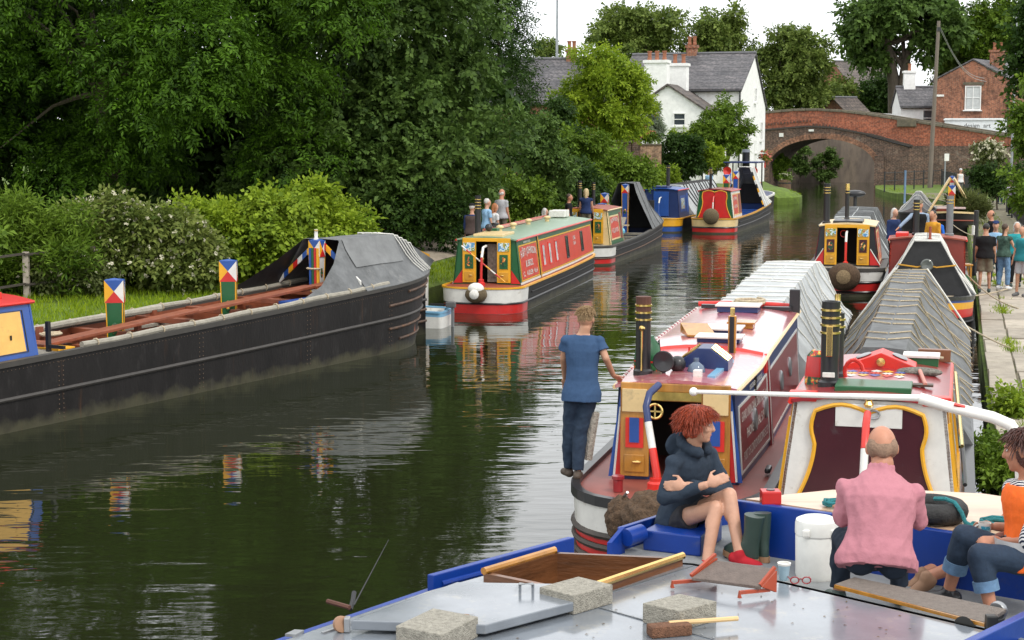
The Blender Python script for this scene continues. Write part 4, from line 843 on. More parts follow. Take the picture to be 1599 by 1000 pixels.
    def side(s, x, v, sd, o=0):
        zb, zt_ = s.sheer(x) + .01, s.zt(x); y = s.wb(x) + (s.wtf(x) - s.wb(x)) * v; n = Vector((0, zt_ - zb, s.wb(x) - s.wtf(x))).normalized()
        return (x, sd * (y + n.y * o), zb + (zt_ - zb) * v + n.z * o)
    def panel(s, name, xa, xb, va, vb, m, off=.008, sides=(-1, 1), parent=None, base=0):
        r = None
        for sd in sides: r = MB().slab(lambda x, v, o: s.side(x, v, sd, o + base - .001), lin(xa, xb, 4), [va, (va + vb) / 2, vb], off).build(name, m, parent or s.root)
        return r
    def border(s, name, xa, xb, va, vb, m, tx=.05, tv=.04, off=.012, sides=(-1, 1)):
        for sd in sides:
            g = MB(); fn = lambda x, v, o: s.side(x, v, sd, o - .001)
            for a, b_, c_, d_ in ((xa, xb, va, va + tv), (xa, xb, vb - tv, vb), (xa, xa + tx, va + tv, vb - tv), (xb - tx, xb, va + tv, vb - tv)): g.slab(fn, lin(a, b_, 4), [c_, d_], off)
            tag(g.build(name, m, s.root))
    def text(s, txt, xc, vc, size, m, sd=-1, stretch=1, arc=0, off=.016, name='lettering', maxw=None):
        v, f, tw = text2d(txt, 1, .012)
        if not v: return
        hx = size * stretch
        if maxw and tw * hx > maxw: hx = maxw / tw
        hgt = s.zt(xc) - s.sheer(xc); g = MB()
        g.add([s.side(xc - sd * (a - tw / 2) * hx, vc + (b_ * size + arc * (1 - ((a - tw / 2) / (tw / 2)) ** 2)) / hgt, sd, off) for a, b_ in v], f)
        tag(g.build(name, m, s.root, recalc=False), kind='stuff')
    def window(s, x, v0, v1, wd, fm, sides=(-1, 1), gm=None):
        for sd in sides:
            g = MB(); fn = lambda a, v, o: s.side(a, v, sd, o)
            f_ = .035; tv = f_ / (s.zt(x) - s.sheer(x))
            for a, b_, c_, d_ in ((x - wd / 2, x + wd / 2, v0, v0 + tv), (x - wd / 2, x + wd / 2, v1 - tv, v1), (x - wd / 2, x - wd / 2 + f_, v0 + tv, v1 - tv), (x + wd / 2 - f_, x + wd / 2, v0 + tv, v1 - tv)): g.slab(fn, [a, b_], [c_, d_], .024)
            fr = g.build('window', fm, s.root); MB().slab(fn, [x - wd / 2 + f_, x + wd / 2 - f_], [v0 + tv, v1 - tv], .012).build('pane', gm or glass_m, fr)
    def roofz(s, x, y): return s.zt(x) + s.crown * (1 - (y / s.wtf(x)) ** 2) + .036
    # ---- stern doors
    def doors(s, m_door, m_panel, op=.3, wd=.36, top=True, ornate=True, m_frame=None, z0=None, sides=(-1, 1)):
        x = s.c0; zb = (z0 if z0 is not None else s.sheer(x) + .06); zt_ = s.zt(x) + .0; h = zt_ - zb
        for sd in sides:
            yc = sd * (op + wd / 2); g = MB(); g.box((x - .035, yc, zb + h / 2), (.045, wd, h)); dr = g.build('cabin_door', m_door, s.root, bevel=.006)
            if top: MB().box((x - .064, yc, zb + h * .85), (.02, wd * .84, h * .2)).build('painted_panel', pic('castle'), dr)
            fr = MB().box((x - .064, yc, zb + h * .5), (.02, wd * .62, h * .34)).build('raised_panel', m_frame or P_GREEN, dr)
            if ornate: MB().lathe([(.0, 0), (.07, 0), (.07, .012), (0, .012)], 12, 0, Matrix.Translation((x - .074, yc, zb + h * .5)) @ Matrix.Rotation(-math.pi / 2, 4, 'Y') @ Matrix.Diagonal((1.7, 1, 1, 1))).build('flower_panel', pic('roses'), dr)
            MB().box((x - .062, yc, zb + h * .15), (.018, wd * .7, h * .2)).build('lower_panel', m_panel, dr, bevel=.006)
            MB().ell((x - .085, yc - sd * wd * .1, zb + h * .17), (.02, .05, .018), n=8, k=6).build('knob', BRASS, dr)
        g = MB(); g.box((x - .03, 0, zt_ + .02), (.06, (op + wd) * 2, .09)); g.build('hatch_beam', m_door, s.root, bevel=.01)
    def chimney(s, x, y, h=.75, r=.085, z=None, m=None, rings=3, name='chimney', top=None):
        z = s.roofz(x, y) if z is None else z; M = Matrix.Translation((x, y, z))
        c = MB().lathe([(r * 1.3, -.03), (r * 1.3, .04), (r, .06), (r, h - .02), (r * 1.02, h), (r * .8, h), (r * .8, h - .1)], 14, 0, M).build(name, m or P_BLK, s.root, smooth=True)
        for i in range(rings):
            zz = h * .9 - i * .075; MB().lathe([(r + .001, zz - .014), (r + .012, zz - .01), (r + .012, zz + .01), (r + .001, zz + .014)], 14, 0, M).build('brass_ring', BRASS, c, smooth=True)
        if top: MB().lathe([(r * 1.03, h - .16), (r * 1.03, h + .01), (r * .8, h + .01)], 14, 0, M).build('collar', top, c)
        return c
    def tiller(s, x, m1, m2, h=1.35, bend=.55, side=0):
        pts = [(x, side, s.sheer(x)), (x, side, s.sheer(x) + .35), (x + .05, side, s.sheer(x) + h * .75), (x + .2, side, s.sheer(x) + h), (x + bend, side, s.sheer(x) + h + .02)]
        t_ = MB().tube(pts[:3], .032, 8).build('tiller_post', m1, s.root, smooth=True); MB().tube(pts[2:], .033, 8).build('tiller_arm', m2, t_, smooth=True)
        MB().lathe([(.1, 0), (.1, .1), (.07, .12), (.07, .18), (.04, .2)], 12, 0, Matrix.Translation((x, side, s.sheer(x)))).build('rudder_collar', m1, t_, smooth=True)
    def fender(s, x, z, m=None, r=.28, y=0, flat=.8, cap=None):
        g = MB(); n = 14
        g.ell((x - r * .5, y, z), (r * .75, r * 1.05, r * flat), 0, None, 18, 12); o_ = g.build('stern_fender', m or COIR, s.root, smooth=True)
        if cap: MB().lathe([(0, 0), (r * .45, 0), (r * .45, .03), (r * .3, .06), (0, .07)], 14, 0, Matrix.Translation((x - r * 1.2, y, z + .02)) @ Matrix.Rotation(-math.pi / 2, 4, 'Y')).build('fender_button', cap, o_, smooth=True)
    def stand(s, x, z0, h, w_=.22, m=None, sc=1, head=True, rz=0):
        n0 = len(s.root.children)
        g = MB(); b_, t_ = w_ * .38, w_ * .5; hz = z0 + h - w_ * 1.25
        g.hexa([(x - b_ * .7, -b_, z0), (x + b_ * .7, -b_, z0), (x + b_ * .7, b_, z0), (x - b_ * .7, b_, z0)], [(x - t_ * .7, -t_ * .9, hz), (x + t_ * .7, -t_ * .9, hz), (x + t_ * .7, t_ * .9, hz), (x - t_ * .7, t_ * .9, hz)])
        st = g.build('cloth_stand', m or P_GREEN, s.root)
        g = MB(); a, q = w_ * .36, w_ * .52; z1 = z0 + h
        for A, B, n in (((x - a, q), (x - a, -q), 1), ((x + a, -q), (x + a, q), 1), ((x - a, -q), (x + a, -q), 1), ((x + a, q), (x - a, q), 1)):
            c_ = ((A[0] + B[0]) / 2, (A[1] + B[1]) / 2, (hz + z1) / 2); V = [(*A, hz), (*B, hz), (*B, z1), (*A, z1), c_]
            g.add(V, [(0, 1, 4), (1, 2, 4), (2, 3, 4), (3, 0, 4)], [0, 1, 2, 3])
        g.add([(x - a, -q, z1), (x + a, -q, z1), (x + a, q, z1), (x - a, q, z1), (x, 0, z1 + .03)], [(0, 1, 4), (1, 2, 4), (2, 3, 4), (3, 0, 4)], 2)
        g.build('diamond_head', [P_RED, P_WHITE, P_BLUE, P_YEL], st)
        g = MB()
        for sd in (-1, 1): g.tube([(x - b_ * .75, sd * b_, z0), (x - t_ * .75, sd * t_ * .9, hz)], .012, 4); g.tube([(x + b_ * .75, sd * b_, z0), (x + t_ * .75, sd * t_ * .9, hz)], .012, 4)
        tag(g.build('gold_edge', P_YEL, st), kind='stuff')
        for sx in (-1, 1): MB().ell((x + sx * b_ * .92, 0, z0 + (hz - z0) * .55), (.012, .055, .1), 0, None, 8, 6).build('rose_painting', pic('roses'), st)
        if rz:
            T_ = Matrix.Translation((x, 0, 0)) @ Matrix.Rotation(rz, 4, 'Z') @ Matrix.Translation((-x, 0, 0))
            for o_ in [st] + list(st.children): o_.data.transform(T_)
        for sy in () if rz else (-1, 1): MB().ell((x, sy * (b_ * 1.12), z0 + (hz - z0) * .55), (.045, .012, .1), 0, None, 8, 6).build('rose_painting', pic('roses'), st)
    def tarp(s, x0, x1, wt, zt, m, ropes=0, rm=None, z0=None, seed=1, slope=0, over=.03, closed=True, name='cover_cloth', rr=.014, front=0, back=0, flatm=None, rk=.0, wr=1.0):
        """cloth over a top plank; zt(x) ridge height. slope: how far the lower edge lies beyond the top at the ends"""
        rg = random.Random(seed); ztf = zt if callable(zt) else (lambda x: zt); X = lin(x0, x1, max(12, int((x1 - x0) * 6))); ph = [rg.uniform(0, 6.28) for _ in range(8)]
        T = [-1, -.82, -.64, -.46, -.28, -.12, 0, .12, .28, .46, .64, .82, 1]
        def fn(x, t):
            k = (x - x0) / (x1 - x0); wg = s.w(x) + over; z_ = s.sheer(x) + .03 if z0 is None else z0; sx = x
            if front and k > .5: sx = x - front * max(0, 1 - abs(t) * 1) * max(0, k - .5) * 2
            if back and k < .5: sx = x + back * max(0, 1 - abs(t)) * (1 - k * 2)
            a = abs(t); e = (a - .12) / .88
            fold = wr * (.012 * math.sin(x * 5.3 + ph[0] + t * 6) * math.sin(x * 1.7 + ph[3]) + .022 * math.sin(x * 2.1 + ph[1] - t * 5) + .003 * math.sin(x * 7 + ph[2] + t * 9 + 2 * math.sin(x * .9 + ph[4])))
            if a <= .12: return (sx, wt * t / .12, ztf(sx) + .015 * (1 - (t / .12) ** 2) + fold * .3)
            sag = -.05 * math.sin(math.pi * e)
            y = wt + (wg - wt) * e; z = ztf(sx) + (z_ - ztf(sx)) * e
            return (sx, (1 if t > 0 else -1) * (y + (sag + fold) * .8 * (1 if e < .97 else 0)), z + (sag + fold) * .5 * (1 if e < .97 else 0))
        g = MB(); g.grid(fn, X, T)
        n = len(T)
        if closed:
            for xx in (x0, x1): V = [fn(xx, t) for t in T]; g.add(V, [tuple(range(n))])
        o_ = g.build(name, m, s.root, smooth=True)
        for i in range(ropes):
            x = x0 + (x1 - x0) * (i + .6 + rg.uniform(-.22, .22)) / (ropes + .3)
            for sd in (-1, 1):
                pts = []
                for t in [q * sd for q in (0, .12, .28, .46, .64, .82, 1)]:
                    p_ = Vector(fn(min(x1, max(x0, x + rk * abs(t))), t)); pts.append(p_ + Vector((0, sd * .012, .014)))
                MB().tube(pts, rr, 5).build('lashing_rope', rm or ROPE, o_, smooth=True)
        s.tfn = fn
        return o_
    def ring_line(s, name, pts, r, m, parent=None): return MB().tube(pts, r, 6).build(name, m, parent or s.root, smooth=True)

def bx(b, name, c, d, m, bevel=0, parent=None, **k): return MB().box(c, d, 0, None, **k).build(name, m, parent or b.root, bevel=bevel)
LV = [0, .36, .55, .70, .80, 1]
# ---------------------------------------------------------------- black open boat on the left
b = Boat('open_working_boat', 'long black open working boat with red planks and yellow and blue cabin at the left', (-8.9, 22.3), 29.5, 14.25, 1.07, lambda x: .98 + .018 * max(0, x) + .0016 * max(0, x) ** 2 * .6, rs=.02, tb=3.0, flare=.35, low=.97)
b.rs = .3; b.brk = [2.6]
b.hull([0, .35, .6, .8, 1], [P_BLACK], lambda x, sd, j: 0); b.gunwale(mat('gunwale_grime', (.05, .046, .04), .6), .1, .04)
rust = mat('strake_rust', (.075, .045, .03), .7, 0, .5, 5, .4, 30, dirt=(.22, .10, .04), dscale=6, dpos=.52)
b.strake(.62, mat('strake_black', (.05, .045, .04), .6), .035, .4)
for f, xa in ((.78, 11.2), (.50, 10.9), (.36, 11.5), (.9, 11.8)): b.strake(f, rust, .03, xa)
g = MB(); rg = random.Random(5)
for xr in (2.4, 5.6, 8.6, 11.3):
    for k in range(13):
        for dx in (-.045, .045): p_ = b.pt(xr + dx, -1, .3 + .052 * k, .004); g.ell(p_, (.012, .007, .012), 0, None, 6, 4)
for i in range(150): p_ = b.pt(.6 + i * .075, -1, .93, .004); g.ell(p_, (.009, .006, .009), 0, None, 6, 4)
tag(g.build('rivets', mat('rivet_rust', (.09, .06, .04), .7), b.root), kind='stuff')
b.hold(2.9, 12.6, TEAK, mat('hold_floor_dark', (.05, .03, .022), .8), .25); b.deck(0, 2.9, WOODP); b.deck(12.6, 14.2, P_BLK)
# cabin at the picture's left edge
b.cabin(-.1, 2.15, .72, lambda x: 1.82, P_BLUE, P_RED, P_BLUE, inset=.2, opening=0, m_front=P_BLUE)
for xa, xb in ((.35, 1.12), (1.16, 1.92)): b.panel('door_panel', xa, xb, .12, .86, paint('panel_yellow', (.72, .42, .10)), .012)
b.border('panel_line', .3, 1.97, .1, .88, P_BLK, .012, .01, .014)
for xa, vv in ((1.12, .3), (1.12, .62), (1.6, .4)): MB().box(b.side(xa + .06, vv, -1, .02), (.03, .012, .07)).build('hinge', P_BLK, b.root)
bx(b, 'roof_hatch', (1.0, 0, 1.94), (1.7, .95, .1), P_SIG, .015)
bx(b, 'tiller_pin', (2.5, -.72, 1.25), (.06, .06, .5), P_BLK); bx(b, 'tiller_pin', (2.5, -.9, 1.12), (.05, .3, .05), P_BLK)
bx(b, 'deck_tray', (2.75, -.6, 1.05), (.35, .5, .06), P_YEL, .01); bx(b, 'deck_tray', (2.75, -.15, 1.05), (.35, .34, .06), P_WHITE, .01)
# hold planks, beams
for xa, xb, za, zb_, y in ((2.6, 6.2, 1.12, 1.32, -.38), (5.9, 9.6, 1.28, 1.46, -.36), (9.2, 11.0, 1.42, 1.5, -.34)):
    MB().hexa([(xa, y - .14, za - .05), (xb, y - .14, zb_ - .05), (xb, y + .14, zb_ - .05), (xa, y + .14, za - .05)], [(xa, y - .14, za), (xb, y - .14, zb_), (xb, y + .14, zb_), (xa, y + .14, za)]).build('top_plank', TEAK, b.root, bevel=.008)
for x in (3.3, 4.71, 6.3, 7.63, 9.1, 10.41): bx(b, 'cross_beam', (x, 0, b.sheer(x) - .05), (.14, 2.0, .1), TEAK, .01); bx(b, 'cross_beam', (x + .05, 0, b.sheer(x) - .32), (.1, 1.94, .09), TEAK)
for x, y in ((4.71, -.3), (7.63, -.3), (3.4, .6), (6.2, .7)): bx(b, 'stanchion', (x + .2, y, .75), (.09, .09, .95), TEAK)
b.stand(4.71, .6, 1.33, .3, rz=R(36)); b.stand(7.63, .7, 1.35, .3, rz=R(34))
for sd in (-1, 1):   # rolled side cloths lashed to the gunwale
    MB().tube([(x, sd * (b.w(x) - .06), b.sheer(x) + .07 + .01 * math.sin(x * 3)) for x in lin(2.9, 11.3, 30)], .05, 8).build('side_cloth_roll', mat('cloth_roll', (.30, .28, .23), .9, 0, .2, 10, .5), b.root, smooth=True)
    for i in range(11): x = 3.2 + i * .75; MB().tube([(x, sd * (b.w(x) - .06 + .065 * math.cos(t)), b.sheer(x) + .07 + .065 * math.sin(t)) for t in lin(0, 6.28, 10)], .012, 5).build('cloth_tie', ROPE, b.root)
MB().tube([(x, .75 - .12 * math.sin(x), b.sheer(x) + .1) for x in lin(3.5, 6.6, 14)], .06, 8).build('cloth_pole', mat('cloth_roll', (.30, .28, .23), .9), b.root, smooth=True)
MB().tube(coil((3.6, .35, 1.08), .16, 4, .018, 3), .018, 6).build('rope_coil', ROPE, b.root, smooth=True)
bx(b, 'loose_plank', (5.6, .55, 1.0), (2.2, .2, .05), WOODP)
bx(b, 'wash_board', (8.9, -.72, 1.25), (1.1, .3, .05), P_BLUE)
# fore end tent
zr = lambda x: interp(x, [(9.4, 1.3), (10.42, 2.28), (12.4, 2.26), (13.2, 1.98), (14.1, 1.58)])
b.tarp(10.45, 13.95, .42, zr, CANV, 0, seed=4, closed=False, name='fore_end_cloth')
g = MB(); tf = b.tfn
g.add([tf(11.2, -.12), tf(12.4, -.12), tf(12.5, -.5), tf(11.0, -.5)], [(0, 1, 2, 3)]); 
MB().add([Vector(tf(x, t)) + Vector((0, -.014, .018)) for x in lin(10.55, 12.35, 8) for t in (-.12, -.28, -.46, -.6)], [(i * 4 + j, i * 4 + 4 + j, i * 4 + 5 + j, i * 4 + 1 + j) for i in range(7) for j in range(3)]).build('cloth_patch', mat('canvas_patch', (.17, .175, .175), .85, 0, .2, 3, .4, 9), b.root, smooth=True)
for i in range(5):
    x = 12.25 + i * .16
    for sd in (-1, 1): MB().tube([Vector(tf(min(13.9, x + .8 * abs(t)), t * sd)) + Vector((0, sd * .02, .025)) for t in (0, .12, .28, .46, .64, .82, .9)], .014, 5).build('cloth_string', ROPEW, b.root, smooth=True)
for sd in (-1, 1):   # curtain of the tent running back along the gunwale
    A = [(9.0, .98), (9.7, .9), (10.2, .7), (10.45, .42)]
    pts = [(x, sd * min(y, b.w(x)), b.sheer(x) + .05) for x, y in ((8.4, 1.05), (9.2, 1.05), (9.9, 1.05), (10.47, 1.05))]; tp_ = [(8.4, sd * 1.02, b.sheer(8.4) + .08), (9.2, sd * .92, 1.5), (9.9, sd * .7, 1.86), (10.47, sd * .43, 2.27)]
    MB().add(pts + tp_, [(0, 1, 5, 4), (1, 2, 6, 5), (2, 3, 7, 6)]).build('wing_cloth', CANVB if sd > 0 else CANV, b.root)
    g = MB()   # painted cratch edge in coloured lozenges
    for i in range(8):
        a, q = Vector((10.42, sd * .06, 2.27)).lerp(Vector((10.42, sd * .98, 1.5)), i / 8), Vector((10.42, sd * .06, 2.27)).lerp(Vector((10.42, sd * .98, 1.5)), (i + 1) / 8)
        g.hexa([a, q, q + Vector((0, 0, -.12)), a + Vector((0, 0, -.12))], [v_ + Vector((-.04, 0, 0)) for v_ in (a, q, q + Vector((0, 0, -.12)), a + Vector((0, 0, -.12)))], i % 4)
    g.build('cratch_board', [P_RED, P_YEL, P_BLUE, P_WHITE], b.root)
b.stand(10.32, 1.25, 1.02, .26, P_WHITE); b.chimney(10.3, 0, .22, .035, 2.26, P_WHITE, 1, 'mast_head')
g = MB()
for k, y in enumerate((-.09, -.03, .03, .09)): g.box((10.22, y, 1.72), (.02, .05, .8), k)
g.build('mast_stripes', [P_YEL, P_RED, P_GREEN, P_BLUE], b.root); MB().tube([(10.2 + .06 * math.cos(t), .15 * math.sin(t), 1.72) for t in lin(0, 6.28, 12)], .02, 5).build('mast_lashing', ROPE, b.root)
OB = b

# ---------------------------------------------------------------- generic pieces for stern-on narrowboats
def stern_hull(b, top, mid, side, xs_=1.15, lv=(0, .42, .62, .66, .95, 1), band_low=P_RED, line_=P_BLK, x_white=None):
    b.brk = [xs_, x_white or xs_]
    def mf(x, sd, j):
        if x > xs_ and x < b.L - .01: return 0
        return {0: 4, 1: 2, 2: 3, 3: 1, 4: 3}[j]
    b.hull(list(lv), [side, top, mid, line_, P_BLACK], mf)
# red and green cabin boat
b = Boat('red_cabin_boat', 'long red and green cabin boat with yellow stern doors, white stern band', (-.85, 38.6), 13.2, 12.2, 1.03, lambda x: .62 + .0022 * max(0, x - 5) ** 2, rs=.8, tb=2.2); BR = b
stern_hull(b, P_WHITE, P_RED, P_BLACK, lv=(0, .36, .60, .64, .97, 1)); b.gunwale(P_YEL, .05, .02)
for f in (.34, .62): b.strake(f, P_BLK, .026)
b.strake(.8, P_BLACK, .022, 1.2); b.deck(0, 12.1, P_OXIDE)
b.cabin(1.0, 11.1, .74, lambda x: 1.72, P_GREEN, P_ROOFG, P_GREEN, opening=.27, m_edge=P_SIG)
b.panel('cabin_panel', 1.22, 3.15, .1, .84, P_BRICKRED); b.border('coach_line', 1.15, 3.22, .06, .88, P_YEL, .035, .03)
b.panel('cabin_panel', 3.55, 10.9, .1, .84, P_BRICKRED); b.border('coach_line', 3.48, 10.97, .06, .88, P_YEL, .04, .03)
b.panel('dividing_strip', 3.28, 3.33, .0, 1, P_BLK, .02); b.panel('dividing_strip', 3.37, 3.42, 0, 1, P_YEL, .02); b.panel('base_strip', 1.0, 11.1, .0, .05, P_WHITE, .014)
b.text('The', 1.55, .74, .13, P_WHITE); b.text('H.& P. JOHNSON', 2.15, .58, .26, P_WHITE, arc=.07, maxw=1.75); b.text('& BROS.', 2.15, .36, .24, P_WHITE, maxw=1.1); b.text('CL.   AUDLEM   No.4', 2.15, .16, .18, P_WHITE, maxw=1.7); b.text('REGISTERED AT CHESTER', 2.1, .905, .07, P_WHITE, maxw=1.2)
for x in (3.95, 4.75, 5.6): b.window(x, .22, .76, .36, P_SIG, gm=mat('curtain_pane', (.55, .55, .55), .2, 0, .5, 4))
b.window(7.1, .2, .78, .36, P_BLK); b.window(9.3, .22, .78, .36, P_BLK); b.text('L.M.S.', 8.2, .62, .16, P_WHITE); b.text('No.4', 8.2, .48, .16, P_WHITE)
b.doors(P_YEL, P_GOLD, .27, .34); b.chimney(1.75, .42, 1.0, .075, rings=4); b.tiller(.42, P_RED, P_WHITE, .95, .5)
g = MB()
for i in range(9): g.tube([(.5 + .03 * i, .52 - .115 * i, 1.62 - .1 * i), (.5 + .03 * (i + 1), .52 - .115 * (i + 1), 1.62 - .1 * (i + 1))], .02, 6, i % 3)
g.build('striped_tiller_bar', [P_WHITE, P_RED, P_YEL], b.root, smooth=True)
b.fender(.05, .48, mat('rope_dark', (.12, .09, .05), 1, 0, .4, 30, 1, 60), .26, cap=ROPEW)
MB().ell((-.1, 0, .62), (.17, .2, .15), n=14, k=10).build('white_rope_button', ROPEW, b.root, smooth=True)
for sd in (-1, 1): g = MB(); g.add([(.985, sd * .62, .66), (.985, sd * .86, .66), (.985, sd * .62, 1.0)], [(0, 1, 2)]); g.build('red_corner', P_RED, b.root)
bx(b, 'lace_curtain', (1.2, -.12, 1.15), (.03, .3, .95), mat('curtain_brown', (.2, .16, .13), .9, 0, .5, 12)); MB().lathe([(.05, 0), (.07, .1), (.03, .2), (.08, .26), (.02, .36)], 10, 0, Matrix.Translation((1.1, .14, 1.15))).build('oil_lamp', BRASS, b.root)
for x, y in ((3.2, .2), (4.5, .15), (6.6, .2), (8.2, 0)): MB().lathe([(.06, 0), (.06, .07), (.1, .1), (.1, .14), (.04, .17)], 10, 0, Matrix.Translation((x, y, b.roofz(x, y) - .01))).build('mushroom_vent', P_CREAM, b.root, smooth=True)
bx(b, 'slide_hatch', (1.75, 0, 1.84), (1.3, .75, .07), P_CREAM, .015); bx(b, 'roof_box', (2.8, .3, 1.86), (.3, .3, .12), P_GREEN, .01)
MB().tube([(3.2, .62, 1.86), (10.5, .5, 1.87)], .03, 6).build('boat_pole', mat('pole_red', (.4, .08, .05), .5), b.root); bx(b, 'gang_plank', (6.5, .58, 1.84), (6.5, .2, .05), mat('plank_pink', (.5, .25, .2), .6))
MB().lathe([(.11, 0), (.1, .16), (.12, .18), (.06, .2)], 12, 0, Matrix.Translation((4.1, .55, b.roofz(4.1, .5)))).build('water_can', P_BLK, b.root); MB().ell((2.2, .25, 1.97), (.1, .1, .1), n=12, k=8).build('headlamp', P_BLK, b.root, smooth=True)
for x in (10.2, 10.6): bx(b, 'folded_chair', (x, .1, 1.95), (.3, .5, .2), ROPEW, .02)
# ---------------------------------------------------------------- boat with open hold behind it
b = Boat('open_hold_boat', 'boat with open hold and steep grey fore cloth beyond the red cabin boat', (2.25, 53.2), 14.6, 13.0, 1.02, lambda x: .62 + .0035 * max(0, x - 4) ** 2 * 1.6, rs=.7, tb=2.4, flare=.25); BO = b
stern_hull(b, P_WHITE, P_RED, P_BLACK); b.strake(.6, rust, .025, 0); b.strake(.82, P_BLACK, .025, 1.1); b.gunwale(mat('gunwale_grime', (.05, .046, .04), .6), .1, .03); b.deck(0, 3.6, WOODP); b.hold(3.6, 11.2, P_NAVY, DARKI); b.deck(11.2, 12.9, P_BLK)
b.cabin(.95, 3.4, .72, lambda x: 1.78, P_GREEN, P_OXIDE, P_CREAM, opening=.27, m_edge=P_CREAM)
b.panel('cabin_panel', 1.3, 2.75, .16, .8, P_BRICKRED); b.border('coach_line', 1.24, 2.82, .12, .84, P_CREAM, .05, .045); b.panel('end_panel', 2.95, 3.25, .1, .88, P_BURG); b.panel('cream_corner', .97, 1.12, .0, .95, P_CREAM)
b.text('FELLOWS MORTON', 2.02, .6, .2, P_WHITE, arc=.07, maxw=1.3); b.text('& CLAYTON', 2.02, .34, .22, P_WHITE, arc=-.02, maxw=1.05)
b.doors(P_YEL, P_GOLD, .27, .34); b.chimney(1.6, .35, .9, .07, rings=3); b.chimney(2.7, .1, .8, .06, rings=3)
b.stand(4.2, .5, 1.75, .26); b.stand(3.75, .5, 1.4, .3); b.stand(8.2, .6, 1.85, .26, P_BLUE)
for x in (4.2, 5.6, 7.0): bx(b, 'cross_beam', (x, 0, b.sheer(x) - .02), (.12, 1.9, .08), WOODP)
MB().hexa([(5.0, -.5, .9), (7.4, -.2, 1.2), (7.4, .1, 1.2), (5.0, -.2, .9)], [(5.0, -.5, .95), (7.4, -.2, 1.25), (7.4, .1, 1.25), (5.0, -.2, .95)]).build('loose_plank', WOODP, b.root)
MB().hexa([(5.6, .2, 1.0), (6.9, -.4, .95), (6.9, -.15, .95), (5.6, .45, 1.0)], [(5.6, .2, 1.05), (6.9, -.4, 1.0), (6.9, -.15, 1.0), (5.6, .45, 1.05)]).build('loose_plank', mat('pale_plank', (.42, .33, .2), .8), b.root)
MB().ell((5.0, -.35, .85), (.3, .25, .18), n=10, k=7).build('blue_sheet', paint('sheet_cyan', (.1, .4, .55)), b.root)
b.tarp(8.3, 11.6, .3, lambda x: interp(x, [(8.3, 2.5), (9.6, 2.5), (10.8, 1.95), (11.6, 1.4)]), CANV, 3, CANV, seed=6, closed=False, name='fore_end_cloth')
bx(b, 'painted_tent_shade', (11.0, 0, 1.2), (.04, 1.3, 1.1), CANVB)  # black sheet added inside the tent, standing in for its shade
# ---------------------------------------------------------------- blue boat with striped cover, red sterned boat
b = Boat('blue_cabin_boat', 'dark blue cabin boat with striped silver cover between the open boat and the red stern', (6.45, 71.3), 17, 15, 1.0, lambda x: .62 + .002 * max(0, x - 5) ** 2, rs=.7); stern_hull(b, P_YEL, P_BLUE, P_BLACK, xs_=.9); b.deck(0, 14.9, WOODP); b.gunwale(P_YEL, .05, .03)
b.cabin(.9, 3.3, .74, lambda x: 1.85, P_NAVY, P_BLUE, P_NAVY, opening=0); b.panel('cabin_panel', 1.3, 2.6, .2, .8, P_BLUE); b.panel('painted_scene', 1.5, 2.3, .3, .7, pic('castle'), .014); b.panel('end_panel', 2.75, 3.2, .15, .85, P_BLUE)
bx(b, 'cabin_doors', (.87, 0, 1.25), (.04, .7, 1.1), P_BLUE, .01); b.chimney(1.9, -.1, 1.0, .085, rings=1); bx(b, 'slide_hatch', (1.5, .1, 1.98), (1.0, .7, .12), P_NAVY, .02); b.tarp(3.6, 12.5, .35, 2.0, CANV2, 12, CANVB, seed=8, rr=.03, rk=1.2); b.tiller(.35, P_BLUE, P_WHITE, .9)
b = Boat('red_stern_boat', 'boat with red and yellow scalloped stern doors and blue open hold', (8.75, 70.3), 17, 13.6, 1.0, lambda x: .66 + .003 * max(0, x - 4) ** 2 * 1.5, rs=.75, tb=2.4, flare=.25); BS = b
stern_hull(b, P_CREAM, P_RED, P_BLACK); b.strake(.62, P_BLK, .025); b.strake(.8, P_BLACK, .025, 1.2); b.gunwale(P_GOLD, .08, .03); b.deck(0, 3.5, P_OXIDE); b.hold(3.5, 11.4, P_BLUE, P_NAVY); b.deck(11.4, 13.5, P_BLK)
b.cabin(.75, 3.3, .70, lambda x: 1.85, P_WHITE, P_BURG, P_GREEN, opening=0); b.panel('cabin_panel', 1.1, 2.35, .12, .86, P_BRICKRED); b.border('coach_line', 1.04, 2.42, .08, .9, P_CREAM, .05, .045); b.panel('end_panel', 2.5, 3.2, .12, .86, P_BURG); b.border('end_line', 2.47, 3.23, .1, .88, P_GOLD, .03, .03)
b.text('FELLOWS MORTON', 1.73, .6, .2, P_WHITE, arc=.08, maxw=1.1); b.text('& CLAYTON', 1.73, .36, .2, P_WHITE, maxw=.85)
